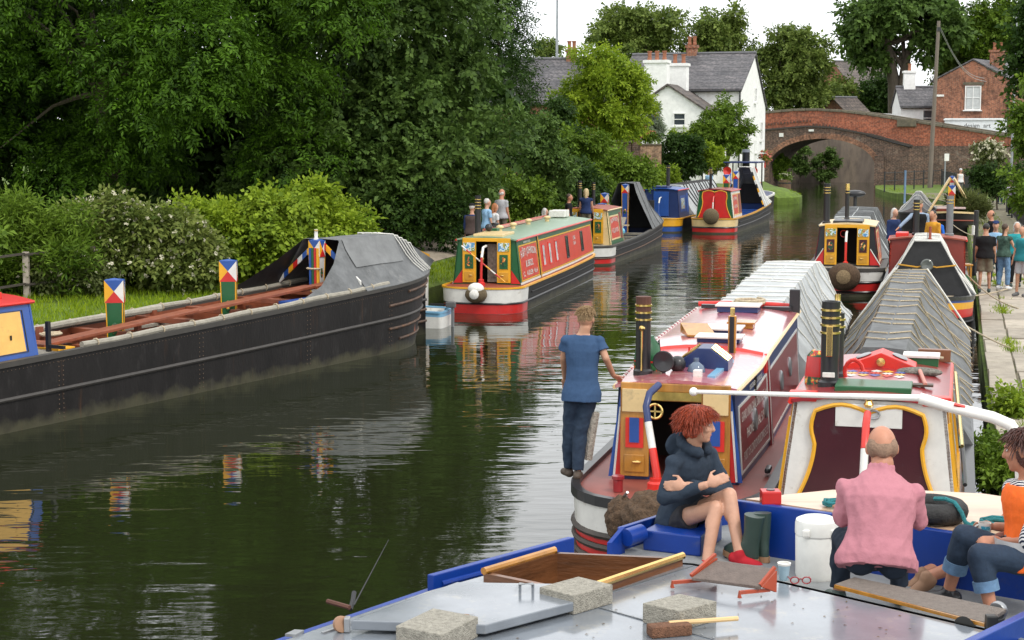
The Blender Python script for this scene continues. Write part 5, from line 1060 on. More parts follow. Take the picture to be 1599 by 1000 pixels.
def scallop(b, m_line, m_fill, h=1.12, w0=.78, w1=.5, x=None, z=None):
    x = (b.c0 if x is None else x) - .014; z = b.sheer(b.c0) + .03 if z is None else z; n = 16
    for sd in (-1, 1):
        edge = []
        for i in range(n + 1):
            t = i / n; y = w0 - (w0 - w1) * (1 - (1 - min(1, t * 1.55)) ** 1.8) if t < .64 else w1 + .035 * math.sin((t - .64) / .36 * math.pi)
            edge.append((y, z + h * t))
        top = [(w1 * (1 - k / 6), z + h + .07 * math.sin(math.pi * k / 6) * (1 if k < 6 else 0)) for k in range(1, 7)]
        loop = edge + top; poly = [(.01, z)] + loop[:-1] + [(.01, z + h)]
        g = MB(); k = len(poly); V = [(x, sd * a, c_) for a, c_ in poly] + [(x - .012, sd * a, c_) for a, c_ in poly]
        g.add(V, [tuple(range(k)), tuple(range(k, 2 * k))[::-1]] + [(i, (i + 1) % k, k + (i + 1) % k, k + i) for i in range(k)]); g.build('stern_door', m_fill, b.root)
        MB().tube([(x - .014, sd * a, c_) for a, c_ in loop], .022, 6).build('scalloped_line', m_line, b.root, smooth=True)
scallop(b, P_YEL, P_RED, 1.12, .74, .52); b.fender(.05, .78, mat('rope_dark', (.12, .09, .05), 1), .34, flat=1.05); b.tiller(.3, P_WHITE, P_RED, .95, .4); b.chimney(1.4, .3, .95, .065, rings=3)
b.stand(3.9, .6, 1.9, .3, P_GREEN); b.stand(6.6, .6, 2.0, .28, P_BLUE)
for x in (4.4, 5.6, 6.8, 8.0): bx(b, 'cross_beam', (x, 0, b.sheer(x) - .03), (.25, 1.8, .06), P_BLUE)
MB().hexa([(4.5, -.2, 1.1), (8.5, .1, 1.5), (8.5, .4, 1.5), (4.5, .1, 1.1)], [(4.5, -.2, 1.16), (8.5, .1, 1.56), (8.5, .4, 1.56), (4.5, .1, 1.16)]).build('loose_plank', P_BLUE, b.root)
b.tarp(9.2, 12.2, .3, lambda x: interp(x, [(9.2, 2.75), (10.4, 2.7), (12.2, 1.55)]), CANV2, 4, ROPEW, seed=9, closed=False, name='fore_end_cloth', rr=.03); bx(b, 'painted_tent_shade', (11.3, 0, 1.4), (.04, 1.2, 1.0), CANVB)  # the last piece is an added black sheet imitating shade under the cloth
g = MB()
for sd in (-1, 1):
    for i in range(9): a = Vector((9.17, sd * .3, 2.72)).lerp(Vector((9.17, sd * .95, b.sheer(9.2) + .15)), i / 9); q = Vector((9.17, sd * .3, 2.72)).lerp(Vector((9.17, sd * .95, b.sheer(9.2) + .15)), (i + 1) / 9); g.tube([a, q], .05, 4, i % 3)
tag(g.build('cratch_board', [P_WHITE, P_BLK, P_YEL], b.root), kind='stuff')
# far tug with open wheelhouse frame
b = Boat('far_tug', 'small dark tug with open framed wheelhouse at the far mooring', (12.7, 90.5), 17, 9.0, 1.15, lambda x: .7 + .006 * max(0, x - 3) ** 2, rs=1.2, tb=2.2); stern_hull(b, P_WHITE, P_BLK, P_BLACK, lv=(0, .36, .5, .8, .95, 1)); b.deck(0, 8.9, P_NAVY); b.gunwale(P_WHITE, .08, .05)
g = MB()
for x in (1.2, 3.6):
    for y in (-.85, 0, .85): g.tube([(x, y, .7), (x, y, 2.75)], .04, 6)
tag(g.build('wheelhouse_posts', P_BLK, b.root), kind='stuff'); MB().box((2.4, 0, 2.78), (2.7, 2.0, .08)).build('canopy', P_NAVY, b.root, bevel=.02); b.cabin(1.6, 4.6, .6, 1.55, P_BLUE, P_NAVY, P_BLUE, opening=0, inset=.3); b.chimney(3.0, 0, 1.9, .22, 1.6, P_BLK, 0, 'funnel', top=mat('funnel_grey', (.2, .22, .25), .5))
for y in (-.75, .75): MB().lathe([(.05, 0), (.1, .15), (.24, .3), (.24, .32), (.02, .2)], 14, 0, Matrix.Translation((1.3, y, 2.3)) @ Matrix.Rotation(-math.pi / 2, 4, 'Y')).build('red_horn', P_SIG, b.root, smooth=True)
# ---------------------------------------------------------------- right-hand boats
b = Boat('yellow_door_boat', 'boat with yellow stern doors, red and white stern and rounded grey cover', (8.9, 42.75), 14.5, 13.5, 1.05, lambda x: .72 + .0022 * max(0, x - 5) ** 2, rs=.85, tb=2.4); BY = b
stern_hull(b, P_WHITE, P_RED, P_BLACK, xs_=.72, lv=(0, .42, .66, .72, .95, 1)); b.gunwale(mat('gunwale_grime', (.05, .046, .04), .6), .12, .045); b.strake(.45, P_BLK, .03); b.strake(.69, P_BLK, .026); b.deck(0, 13.4, WOODP)
b.cabin(1.1, 3.7, .74, lambda x: 1.82, P_BURG, P_CREAM, P_BLK, opening=.27, m_edge=P_BLK); b.doors(P_YEL, P_GOLD, .27, .33, m_frame=P_MAROON)
b.panel('cabin_panel', 1.4, 2.7, .15, .82, P_BRICKRED); b.border('coach_line', 1.34, 2.76, .1, .88, P_CREAM, .05, .045); b.panel('end_panel', 2.9, 3.6, .1, .88, P_OXIDE); b.text('FELLOWS', 2.05, .55, .2, P_WHITE, maxw=1.0); b.text('MORTON', 2.05, .32, .2, P_WHITE, maxw=1.0)
for sd in (-1, 1):
    MB().add([(1.085, sd * .62, .78), (1.085, sd * .9, .78), (1.085, sd * .62, 1.2)], [(0, 1, 2)]).build('red_corner', P_RED, b.root); MB().tube([(1.08, sd * .63, 1.22), (1.08, sd * .9, .79)], .014, 5).build('white_line', P_WHITE, b.root)
b.fender(.1, .55, COIR, .42, flat=.9, cap=mat('coir_pale', (.25, .18, .1), 1, 0, .4, 30, 1, 60)); b.tiller(.5, P_SIG, P_WHITE, .95, .5); b.chimney(1.75, .6, 1.1, .09, rings=3); b.chimney(3.3, .12, 1.0, .06, rings=3, top=BRASS)
bx(b, 'slide_hatch', (1.9, 0, 1.94), (1.2, .8, .07), P_BLK, .02); MB().tube([(1.25 + .0 * t, .1 + .09 * math.cos(t), 1.62 + .09 * math.sin(t)) for t in lin(0, 6.28, 14)], .012, 5).build('speed_wheel', P_SIG, b.root)
b.tarp(4.0, 12.0, .5, lambda x: interp(x, [(4, 1.95), (9, 2.0), (11, 1.9), (12, 1.5)]), CANV2, 16, CANV, seed=10, rr=.02, over=.02); b.chimney(10.4, .2, .42, .06, 1.9, P_BLK, 0, 'mast_head'); MB().ell((10.4, .2, 2.4), (.2, .35, .12), n=10, k=8).build('mast_bundle', P_BLK, b.root, smooth=True)
MB().tube([(x, -1.08 + .0 * x, .62 + .1 * math.cos((x - 1) * 1.2)) for x in lin(.3, 2.4, 10)], .02, 5).build('mooring_line', ROPE, b.root)
# black cratch boat pointing at us
b = Boat('black_cratch_boat', 'boat with black triangular cratch cloth and brass headlamp facing the viewer', (11.75, 45.2), 194.6, 13.1, 1.0, lambda x: .74 + .004 * max(0, x - 6) ** 2 * 1.2, rs=.7, tb=2.0, flare=.2); BC = b
b.brk = [11.6]; b.hull([0, .45, .68, .82, .93, 1], [P_BLACK, P_RED, P_YEL, P_BLUE], lambda x, sd, j: 0 if x < 10.6 or j < 2 else {2: 1, 3: 2, 4: 3}[j]); b.gunwale(P_BLK, .12, .04); b.deck(0, 2.5, WOODP); b.deck(11.2, 13, P_BLK); b.hold(2.5, 11.2, P_BURG, DARKI, .3); b.strake(.6, P_BLACK, .03, .3)
b.cabin(6.2, 7.4, .86, 1.82, P_BRICKRED, P_OXIDE, P_BRICKRED, opening=0, inset=.1, m_front=paint('dull_red', (.22, .035, .025)))
b.tarp(7.5, 11.3, .26, lambda x: interp(x, [(7.5, 1.98), (11.3, 2.06)]), CANV, 7, ROPEW, seed=11, closed=True); g = MB()
V = [(11.36, -.92, b.sheer(11.3) + .02), (11.36, .92, b.sheer(11.3) + .02), (11.33, .27, 2.04), (11.33, -.27, 2.04)]; g.hexa(V, [(x - .03, y, z) for x, y, z in V]); g.build('cratch_cloth', CANVB, b.root)
for sd in (-1, 1): MB().tube([(11.4, sd * .94, b.sheer(11.3) + .02), (11.38, sd * .28, 2.07)], .017, 6).build('cratch_edge', P_WHITE, b.root)
MB().tube([(11.4, .6, 1.55), (11.42, .2, 1.5), (11.42, 0, 1.55), (11.42, -.2, 1.5), (11.4, -.6, 1.55)], .018, 5).build('decor_line', P_GOLD, b.root); MB().tube([(11.38, -.27, 2.07), (11.38, .27, 2.07)], .026, 6).build('cratch_edge', P_WHITE, b.root)
MB().lathe([(.05, 0), (.12, .06), (.135, .1), (.11, .12), (.0, .1)], 18, [0, 0, 1, 1], Matrix.Translation((11.37, 0, 1.55)) @ Matrix.Rotation(math.pi / 2, 4, 'Y')).build('headlamp', [STEELG, mat('lamp_glass', (.12, .13, .12), .08)], b.root, smooth=True)
b.chimney(6.9, -.28, .85, .075, rings=3); b.chimney(6.6, .5, .95, .085, rings=2, m=mat('funnel_grey2', (.16, .17, .18), .4)); bx(b, 'side_box', (6.8, -.6, 1.92), (.6, .3, .12), P_SIG, .02); b.chimney(11.0, .05, .3, .03, 2.05, P_OXIDE, 0, 'mast_head')
# far right boats facing us
b = Boat('maroon_cratch_boat', 'far boat with open maroon cratch and white rails by the grassy bank', (22.0, 80.5), 195, 12.5, 1.0, lambda x: .8 + .006 * max(0, x - 6) ** 2, rs=.7, tb=2.2, flare=.3); b.hull([0, .5, .75, 1], [P_BLACK], lambda x, sd, j: 0); b.gunwale(P_CREAM, .1, .04); b.deck(0, 3, WOODP); b.deck(11, 12.4, P_BLK); b.hold(3, 11, P_OXIDE, P_BURG, .3)
b.tarp(5.5, 9.6, .12, 2.35, P_MAROON, 4, ROPEW, seed=12, closed=False); b.stand(9.9, .6, 1.5, .3, P_OXIDE); b.stand(9.5, .6, 1.9, .22, P_WHITE)
for sd in (-1, 1): MB().tube([(9.65, sd * .1, 2.4), (9.7, sd * .95, .95)], .06, 5).build('cratch_edge', P_CREAM, b.root)
bx(b, 'plank_cover', (10.4, 0, 1.15), (1.2, 1.2, .05), paint('pale_pink', (.6, .45, .42))); b.strake(.75, P_OXIDE, .03, .3)
b = Boat('grey_cover_boat', 'slim far boat under pointed pale grey cover with a blue pole', (20.2, 79.5), 195, 9.5, .8, lambda x: .8 + .004 * max(0, x - 4) ** 2, rs=.7, tb=2.2); b.hull([0, .5, 1], [P_BLACK], lambda x, sd, j: 0); b.gunwale(P_BLK, .08, .03); b.deck(0, 9.4, P_BURG); b.tarp(1.5, 8.4, .1, lambda x: interp(x, [(1.5, 1.6), (6.5, 1.75), (8.4, 1.25)]), CANV, 4, ROPEW, seed=13); b.chimney(5.5, -.6, 1.5, .05, 1.2, mat('pole_blue', (.12, .2, .3), .5), 0, 'blue_pole')
# ---------------------------------------------------------------- small white craft by the black bow
b = Boat('white_dinghy', 'small white dinghy with outboard motor under the black bow', (-1.45, 36.1), 283, 2.5, .52, lambda x: .36 + .03 * x, rs=.12, tb=1.5, group='small white craft', cat='dinghy'); b.p = 4
b.hull([0, .5, .85, 1], [P_WHITE, P_SKYB], lambda x, sd, j: 1 if j == 2 else 0); b.gunwale(P_SKYB, .05, .02); b.hold(.2, 2.1, P_WHITE, P_WHITE, .12)
bx(b, 'outboard_cowl', (-.08, .05, .5), (.22, .15, .14), mat('grey_engine', (.1, .1, .1), .4), .03); bx(b, 'outboard_leg', (-.12, .05, .2), (.07, .05, .5), STEELG, .01); bx(b, 'tiller_handle', (.2, .05, .5), (.4, .04, .04), P_BLK)
bx(b, 'thwart', (1.0, 0, .3), (.22, .9, .04), mat('pale_plank', (.42, .33, .2), .8))
b = Boat('white_cruiser', 'rounded white hull behind the black bow at the bank', (-2.35, 39.2), 196, 2.3, .42, lambda x: 1.35 + .2 * x, rs=.4, tb=1.5, group='small white craft', cat='boat'); b.hull([0, .55, .8, .84, 1], [P_WHITE, P_GOLD], lambda x, sd, j: 1 if j == 2 else 0); b.gunwale(P_GOLD, .05, .03); b.deck(0, 2.2, P_WHITE)
# ================================================================== NEAR BOATS
# ---- red boat with navy bands
b = Boat('red_navy_boat', 'red and navy lettered narrowboat with red roof and silver cover in the middle foreground', (1.40, 15.2), 14.7, 18.6, 1.03, lambda x: .72 + .001 * max(0, x - 6) ** 2, rs=1.25, tb=2.4); BN = b
b.grow = (1.15, 3.4, .87); b.brk = [1.3]; P_SIDE = paint('deck_red', (.24, .06, .045), rough=.5)
b.hull([0, .32, .42, .52, .66, .70, .97, 1], [P_BLACK, P_WHITE, P_RED, P_BLK], lambda x, sd, j: (0 if x > 1.55 else {0: 0, 1: 2, 2: 2, 3: 2, 4: 3, 5: 1, 6: 3}[j]))
b.gunwale(P_BLK, .07, .05)
for f in (.33, .45, .57, .68): b.strake(f, mat('strake_wood', (.05, .04, .032), .6, 0, .3, 6, .3), .036)
b.deck(0, 18.5, P_SIDE)
b.cabin(1.15, 7.7, .69, lambda x: interp(x, [(1.1, 1.70), (3.2, 1.72), (3.3, 1.79), (8, 1.82)]), P_NAVY, P_PINK, P_NAVY, inset=.27, opening=.27, m_edge=P_CREAM)
b.panel('cabin_panel', 1.38, 3.3, .1, .78, P_BURG); b.border('white_line', 1.33, 3.35, .07, .81, P_WHITE, .03, .025); b.panel('cabin_panel', 3.72, 7.45, .1, .78, P_BURG); b.border('white_line', 3.66, 7.52, .07, .81, P_WHITE, .03, .025)
for xa in (3.41, 3.5, 3.58): b.panel('upright_moulding', xa, xa + .035, 0, 1, P_BURG if xa != 3.5 else P_WHITE, .022)
b.text('GRAND UNION CANAL CARRYING Co Ltd', 2.33, .62, .15, P_WHITE, maxw=1.8); b.text('PHONE  ROYAL 519', 2.35, .40, .15, P_WHITE, maxw=1.25); b.text('PORT OF LONDON BUILDING E.C.3', 2.33, .19, .14, P_WHITE, maxw=1.7); b.text('REGISTERED AT UXBRIDGE', 2.5, .87, .075, P_WHITE, maxw=1.1)
for x in (2.3, 3.12, 4.9, 6.1):
    for sd in (-1,):
        c_ = Vector(b.side(x, .5, sd, .0)); n_ = (Vector(b.side(x, .5, sd, 1)) - c_).normalized(); M = Matrix.Translation(c_) @ n_.to_track_quat('Z', 'Y').to_matrix().to_4x4()
        o_ = MB().lathe([(.09, 0), (.13, 0), (.13, .02), (.11, .035), (.09, .03)], 18, 0, M).build('porthole', STEELG, b.root, smooth=True); MB().lathe([(0, .012), (.092, .012), (.092, .016), (0, .016)], 18, 0, M).build('pane', glass_m, o_)
b.panel('roof_step', 3.22, 3.3, .86, 1.02, P_SIG, .03); MB().slab(lambda x, v, o: (x, v * (b.wtf(x) - .01), b.zt(x) + .07 * (1 - v * v) + .03 + o), [3.2, 3.27], lin(-1, 1, 7), .03).build('roof_step_rail', P_SIG, b.root)
g = MB()
for i in range(60): x = 1.3 + i * .105; g.tube([(x, b.wtf(x) + .02, b.zt(x) + .035), (x + .055, b.wtf(x) + .02, b.zt(x) + .035)], .021, 6, 0 if i % 2 else 1)
tag(g.build('rope_piping', [P_WHITE, P_BURG], b.root), kind='stuff')
b.doors(OAK, OAK, .27, .3, ornate=False, m_frame=P_SIG, top=False)
for sd in (-1, 1):
    yc = sd * .42; bx(b, 'cream_panel', (1.15 - .066, yc, 1.58), (.022, .26, .24), P_CREAM, .004); bx(b, 'blue_inset', (1.15 - .078, yc, 1.27), (.012, .1, .26), P_BLUE)
    for o0, o1, m_, k in ((.0, .12, P_BLUE, 0), (.0, .06, P_RED, 1)):
        x = 1.125 - .004 * k; hh = .95 if k == 0 else .72; MB().add([(x, sd * .57, .76), (x, sd * (.58 + (o1 if k == 0 else .05)), .76), (x, sd * .57, .76 + hh)], [(0, 1, 2)]).build('stern_triangle', m_, b.root)
    MB().tube([(1.118, sd * .575, 1.5), (1.118, sd * .64, .77)], .012, 5).build('white_edge', P_WHITE, b.root)
bx(b, 'brass_head', (1.12, 0, 1.66), (.05, .6, .16), mat('brass_dull', (.5, .36, .1), .3, .8, .3, 6), .01)
M = Matrix.Translation((1.05, .2, 1.48)) @ Matrix.Rotation(math.pi / 2, 4, 'Y'); MB().tube([M @ Vector((.075 * math.cos(t), .075 * math.sin(t), 0)) for t in lin(0, 6.283, 17)], .014, 6).build('speed_wheel', BRASS, b.root, smooth=True); bx(b, 'wheel_spoke', (1.05, .2, 1.48), (.012, .14, .016), BRASS); bx(b, 'wheel_spoke', (1.05, .2, 1.48), (.012, .016, .14), BRASS)
tp_ = [(.42, .08, .72), (.42, .07, .95), (.5, .13, 1.2), (.58, .19, 1.45), (.62, .22, 1.6), (.7, .2, 1.72), (.9, .14, 1.78)]
t_ = MB().tube(tp_[:3], .04, 10).build('tiller_post', P_SIG, b.root, smooth=True); MB().tube(tp_[2:4], .038, 10).build('tiller_middle', P_WHITE, t_, smooth=True); MB().tube(tp_[3:], .037, 10).build('tiller_neck', P_NAVY, t_, smooth=True); MB().lathe([(.11, 0), (.11, .07), (.085, .09), (.085, .15), (.06, .17), (.06, .2)], 14, 0, Matrix.Translation((.42, .08, .72))).build('rudder_collar', P_SIG, t_, smooth=True)
MB().lathe([(.05, 0), (.05, .12), (.065, .13), (.065, .16), (.03, .17)], 12, 0, Matrix.Translation((.52, .48, .74))).build('stern_dolly', P_BURG, b.root, smooth=True)
g = MB(); g.ell((-.22, .0, .66), (.3, .3, .27), 0, None, 22, 16); g.ell((-.12, .32, .62), (.2, .16, .22), 0, None, 16, 12); cf = g.build('coir_fender', COIR, b.root, smooth=True)
dm = cf.modifiers.new('knots', 'DISPLACE'); tx = bpy.data.textures.new('knots', 'VORONOI'); tx.noise_scale = .07; dm.texture = tx; dm.strength = .05; sb_ = cf.modifiers.new('sub', 'SUBSURF'); sb_.levels = 2; sb_.render_levels = 2; cf.modifiers.move(1, 0)
MB().tube([(.05, .3, .8), (-.1, .3, .84), (-.2, .25, .9)], .014, 6).build('fender_chain', STEELG, b.root)
b.chimney(1.62, .43, .82, .08, rings=3, top=mat('rust_brown', (.09, .035, .022), .8)); MB().lathe([(.0, 0), (.035, 0), (.03, .02), (0, .03)], 12, 0, Matrix.Translation((1.53, .43, b.roofz(1.6, .43) + .5)) @ Matrix.Rotation(-math.pi / 2, 4, 'Y')).build('brass_knob', BRASS, b.root); MB().tube([(1.525, .43, b.roofz(1.6, .43) + z) for z in (.05, .48)], .012, 6).build('brass_chain', BRASS, b.root)
M = Matrix.Translation((1.85, .42, b.roofz(1.9, .42) - .02)); can = MB().lathe([(.15, 0), (.15, .12), (.15, .14), (.13, .3), (.07, .38), (.07, .4)], 16, [0, 1, 0, 0, 0], M).build('painted_water_can', [P_GREEN, P_RED], b.root, smooth=True); MB().lathe([(.153, .03), (.153, .1)], 16, 0, M).build('rose_band', pic('roses'), can); MB().tube([(1.85, .5 - .12, 2.0), (1.85, .3, 2.12), (1.85, .28, 1.9)], .012, 5).build('can_handle', P_BLK, can)
hl = MB().lathe([(.02, -.1), (.1, -.06), (.115, 0), (.105, .015), (0, -.01)], 18, 0, Matrix.Translation((1.55, .2, 1.93)) @ Matrix.Rotation(-math.pi / 2, 4, 'Y')).build('headlamp', P_BLK, b.root, smooth=True); MB().tube([(1.58, .2, 1.76), (1.58, .2, 1.85)], .02, 6).build('lamp_bracket', P_BLK, hl); MB().ell((1.75, .08, 1.88), (.09, .09, .09), n=12, k=8).build('lamp_housing', P_BLK, b.root, smooth=True)
MB().lathe([(.03, 0), (.03, .16), (.012, .2), (.012, .24)], 10, 0, Matrix.Translation((2.05, .0, 1.79))).build('red_oil_can', P_SIG, b.root)
# pigeon box
g = MB(); poly = [(-.26, 0), (.26, 0), (.26, .1), (.07, .24), (-.07, .24), (-.26, .1)]
g.prism(poly, .42, 0, Matrix.Translation((1.98, -.17, 1.785)) @ Matrix(((0, 0, 1, 0), (1, 0, 0, 0), (0, 1, 0, 0), (0, 0, 0, 1)))); g.build('pigeon_box', P_NAVY, b.root, bevel=.01)
for sd in (-1, 1):
    for k in range(3): MB().tube([(2.0 + .13 * k, -.17 + sd * .08, 2.035), (2.0 + .13 * k, -.17 + sd * .26, 1.9)], .012, 5).build('glazing_rod', BRASS, b.root)
MB().lathe([(.09, 0), (.1, .03), (.08, .09), (.03, .13), (.03, .17)], 14, 0, Matrix.Translation((1.75, -.12, 1.78))).build('glass_bowl', mat('blue_glass', (.12, .16, .22), .1), b.root, smooth=True); bx(b, 'striped_mug', (1.45, -.18, 1.82), (.09, .09, .1), P_WHITE, .008); bx(b, 'tobacco_tin', (1.38, .02, 1.785), (.1, .14, .035), OAK, .006)
MB().hexa([(1.45, -.36, 1.78), (2.6, -.42, 1.8), (2.6, -.34, 1.8), (1.45, -.28, 1.78)], [(1.45, -.36, 1.81), (2.6, -.42, 1.83), (2.6, -.34, 1.83), (1.45, -.28, 1.81)]).build('light_blue_board', P_SKYB, b.root)
mp2 = MB().box((3.15, -.33, 2.03), (.09, .09, .46)).build('cloth_mast', OAK, b.root, bevel=.01); bx(b, 'mast_strip', (3.1, -.33, 2.03), (.02, .05, .44), P_BLK, 0, mp2); bx(b, 'mast_cap', (3.15, -.33, 2.3), (.05, .05, .1), BRASS, .01, mp2)
for x, y, lx, ly, z, m_ in ((3.7, -.12, .35, .5, .05, P_NAVY), (4.5, .0, .45, .55, .05, P_NAVY), (5.1, -.22, .3, .3, .06, OAK), (6.8, .02, .4, .55, .08, P_NAVY)):
    o_ = bx(b, 'roof_hatch', (x, y, b.roofz(x, y) + z / 2 - .005), (lx, ly, z), m_, .006); bx(b, 'hatch_lid', (x, y, b.roofz(x, y) + z + .004), (lx + .05, ly + .05, .022), P_WHITE if m_ is P_NAVY else OAK, .005, o_)
MB().hexa([(3.95, -.05, 1.9), (4.35, .12, 1.9), (4.35, .45, 1.9), (3.95, .3, 1.9)], [(3.95, -.05, 1.92), (4.35, .12, 2.02), (4.35, .45, 2.02), (3.95, .3, 1.92)]).build('propped_board', OAK, b.root)
MB().tube(coil((7.35, -.05, b.roofz(7.3, 0)), .24, 5, .022, 2), .022, 6).build('rope_coil', ROPE, b.root, smooth=True); MB().tube([(7.55, y, b.roofz(7.5, 0) + .02 - .05 * y * y) for y in lin(-.68, .68, 9)], .035, 8).build('front_rail', P_SIG, b.root); bx(b, 'front_box', (7.45, -.68, 2.0), (.14, .14, .34), P_BLK, .01)
for y in (-.45, .4): bx(b, 'fore_panel', (7.3, y, b.roofz(7.3, y) + .02), (.12, .4, .05), P_BLK)
MB().tube([(1.0, .82, 1.45), (1.0, .86, 1.2), (1.02, .9, .95)], .05, 8).build('rope_fender', mat('rope_grey', (.35, .32, .27), 1, 0, .4, 30, 1, 50), b.root, smooth=True)
bx(b, 'deck_cleat', (1.75, -.9, .79), (.22, .06, .06), P_BLK, .02)
b.tarp(7.95, 16.2, .44, lambda x: interp(x, [(7.95, 1.9), (14.6, 1.98), (16.2, 1.86)]), CANV2, 13, ROPEW, seed=21, rr=.012, rk=1.0, wr=1.6)
# ---- white and gold sterned boat
b = Boat('white_stern_boat', 'boat with white stern, maroon scalloped doors and long grey roped cover on the right', (2.97, 13.5), 15.6, 17.2, 0.98, lambda x: .8 + .001 * max(0, x - 6) ** 2, rs=1.5, tb=2.2); BW = b
P_DECKW = mat('scrubbed_deck', (.36, .30, .29), .8, 0, .25, 8, .4, 40, stretch=(.4, 4, 4)); BROWN = paint('frame_brown', (.18, .07, .03)); b.hull([0, .45, .7, .95, 1], [P_BLACK, P_WHITE], lambda x, sd, j: 1 if x < 1.6 and j == 2 else 0); b.gunwale(P_BLK, .08, .05); b.deck(0, 17.1, P_DECKW); b.strake(.66, P_BLACK, .03)
b.cabin(1.55, 4.45, .70, lambda x: 1.76, BROWN, P_BURG, P_WHITE, inset=.16, opening=0, m_edge=P_SIG); scallop(b, P_YEL, P_MAROON, .86, .66, .5)
for xa, xb in ((1.66, 2.15), (2.35, 3.9)): b.panel('painted_scene', xa, xb, .1, .8, pic('scene') if xa < 2 else paint('smoke_grey', (.13, .13, .12)), .012)
for xa, xb in ((1.58, 1.64), (2.2, 2.29), (3.95, 4.02)): b.panel('gold_pillar', xa, xb, .04, .84, P_YEL, .035)
b.panel('gold_base', 1.6, 4.02, .02, .075, P_YEL, .04); b.panel('carved_capital', 1.58, 2.28, .84, .99, OAK, .02); b.text('UNION', 3.1, .2, .3, P_WHITE, maxw=1.3); b.panel('grey_figure', 2.7, 3.4, .4, .75, paint('figure_brown', (.2, .13, .08)), .016)
for sd in (-1, 1): bx(b, 'red_corner_block', (1.58, sd * .62, 1.82), (.14, .26, .09), P_SIG, .01)
bx(b, 'white_head_panel', (1.53, 0, 1.66), (.03, .62, .22), P_WHITE, .005); bx(b, 'slide_hatch', (2.0, -.02, 1.87), (.5, .72, .07), P_GREEN, .012)
tp_ = [(.75, .0, .85), (.78, .0, 1.1), (.95, .0, 1.45), (1.1, 0, 1.66), (1.3, 0, 1.72)]; t_ = MB().tube(tp_[:3], .036, 10).build('tiller_post', P_WHITE, b.root, smooth=True); MB().tube(tp_[2:], .036, 10).build('tiller_neck', P_SIG, t_, smooth=True); MB().lathe([(.03, 0), (.05, .03), (.03, .06), (.04, .1)], 10, 0, Matrix.Translation((1.48, 0, 1.75))).build('brass_bell', BRASS, b.root); MB().tube([(1.5, -.05 + .05 * math.cos(t), 1.68 + .04 * math.sin(t)) for t in lin(0, 12, 20)], .012, 5).build('chain_bunch', STEELG, b.root)
c_ = b.chimney(2.15, .42, .84, .09, rings=4); bx(b, 'brass_star', (2.04, .42, b.roofz(2.1, .4) + .45), (.012, .06, .3), BRASS, .01, c_); bx(b, 'white_ribbon', (2.03, .42, b.roofz(2.1, .4) + .12), (.012, .12, .05), ROPEW, .01, c_); b.chimney(2.75, .4, .66, .075, rings=2); b.chimney(2.75, .4, .2, .03, b.roofz(2.7, .4) + .65, BRASS, 0, 'brass_spout')
MB().lathe([(.14, 0), (.14, .1), (.12, .3), (.07, .36)], 16, [0, 1, 0], Matrix.Translation((2.45, .55, b.roofz(2.4, .55) - .03))).build('painted_water_can', [pic('roses'), P_RED], b.root, smooth=True); MB().tube([(2.4, .2 + .09 * math.cos(t), 1.95 + .12 * math.sin(t)) for t in lin(-.5, 3, 9)], .02, 6).build('red_handle', P_SIG, b.root)
g = MB(); poly = [(-.36, 0), (.36, 0), (.36, .06), (.0, .2), (-.36, .06)]; g.prism(poly, .42, 0, Matrix.Translation((3.35, -.02, 1.825)) @ Matrix(((0, 0, 1, 0), (1, 0, 0, 0), (0, 1, 0, 0), (0, 0, 0, 1)))); pbx = g.build('pigeon_box', P_SIG, b.root, bevel=.01)
for sd in (-1, 1): MB().ell((3.56, -.02 + sd * .19, 1.825 + .14), (.1, .09, .02), n=12, k=6, Rm=Matrix.Rotation(-sd * .37, 3, 'X')).build('roof_bullseye', STEELG, pbx)
MB().lathe([(0, 0), (.045, 0), (.045, .02), (0, .025)], 14, 0, Matrix.Translation((3.34, -.02, 1.93)) @ Matrix.Rotation(-math.pi / 2, 4, 'Y')).build('brass_dial', BRASS, pbx)
g = MB()
for i in range(5):
    for j in range(3): x = 2.7 + j * .14; y = .25 - i * .12; zz = b.roofz(x, y) + .003; g.add([(x, y - .0, zz), (x + .1, y - .06, zz), (x + .2, y, zz), (x + .1, y + .06, zz)], [(0, 1, 2, 3)], (i + j) % 4)
tag(g.build('diamond_painting', [P_WHITE, P_YEL, P_BLUE, P_BRICKRED], b.root), kind='stuff')
MB().tube([(2.25, -.5, 1.87), (3.2, -.42, 1.88)], .022, 8).build('mop_handle', mat('handle_pink', (.5, .2, .15), .5), b.root); MB().ell((3.2, -.42, 1.86), (.1, .24, .05), n=14, k=8).build('mop_head', mat('mop_grey', (.16, .15, .13), 1, 0, .6, 30, 1, 50), b.root)
o_ = bx(b, 'white_green_box', (4.05, -.42, 1.86), (.3, .36, .1), P_GREEN, .006); bx(b, 'box_lid', (4.05, -.42, 1.925), (.33, .39, .03), P_WHITE, .006, o_); MB().tube([(4.25, y, 1.86 + .02 * math.sin(y * 9)) for y in lin(-.65, .1, 9)], .02, 6).build('rope_length', ROPE, b.root)
bx(b, 'shelf_bar', (2.3, -.45, 1.86), (.12, .25, .02), mat('dark_wood', (.06, .035, .02), .5)); bx(b, 'front_box', (4.4, -.55, 1.88), (.1, .35, .14), BROWN, .01)
MB().tube([(1.6, -.86, 1.4), (4.2, -.78, 1.72)], .02, 6).build('boat_hook', BRASS, b.root); MB().tube([(1.75, -.9, 1.0), (4.4, -.8, 1.66)], .022, 6).build('boat_pole', P_BLK, b.root)
b.tarp(4.65, 14.7, .24, lambda x: interp(x, [(4.6, 1.92), (9, 1.97), (14, 2.02), (14.7, 1.98)]), CANV, 15, ROPE, seed=22, rr=.010, rk=2.0, wr=2.2)
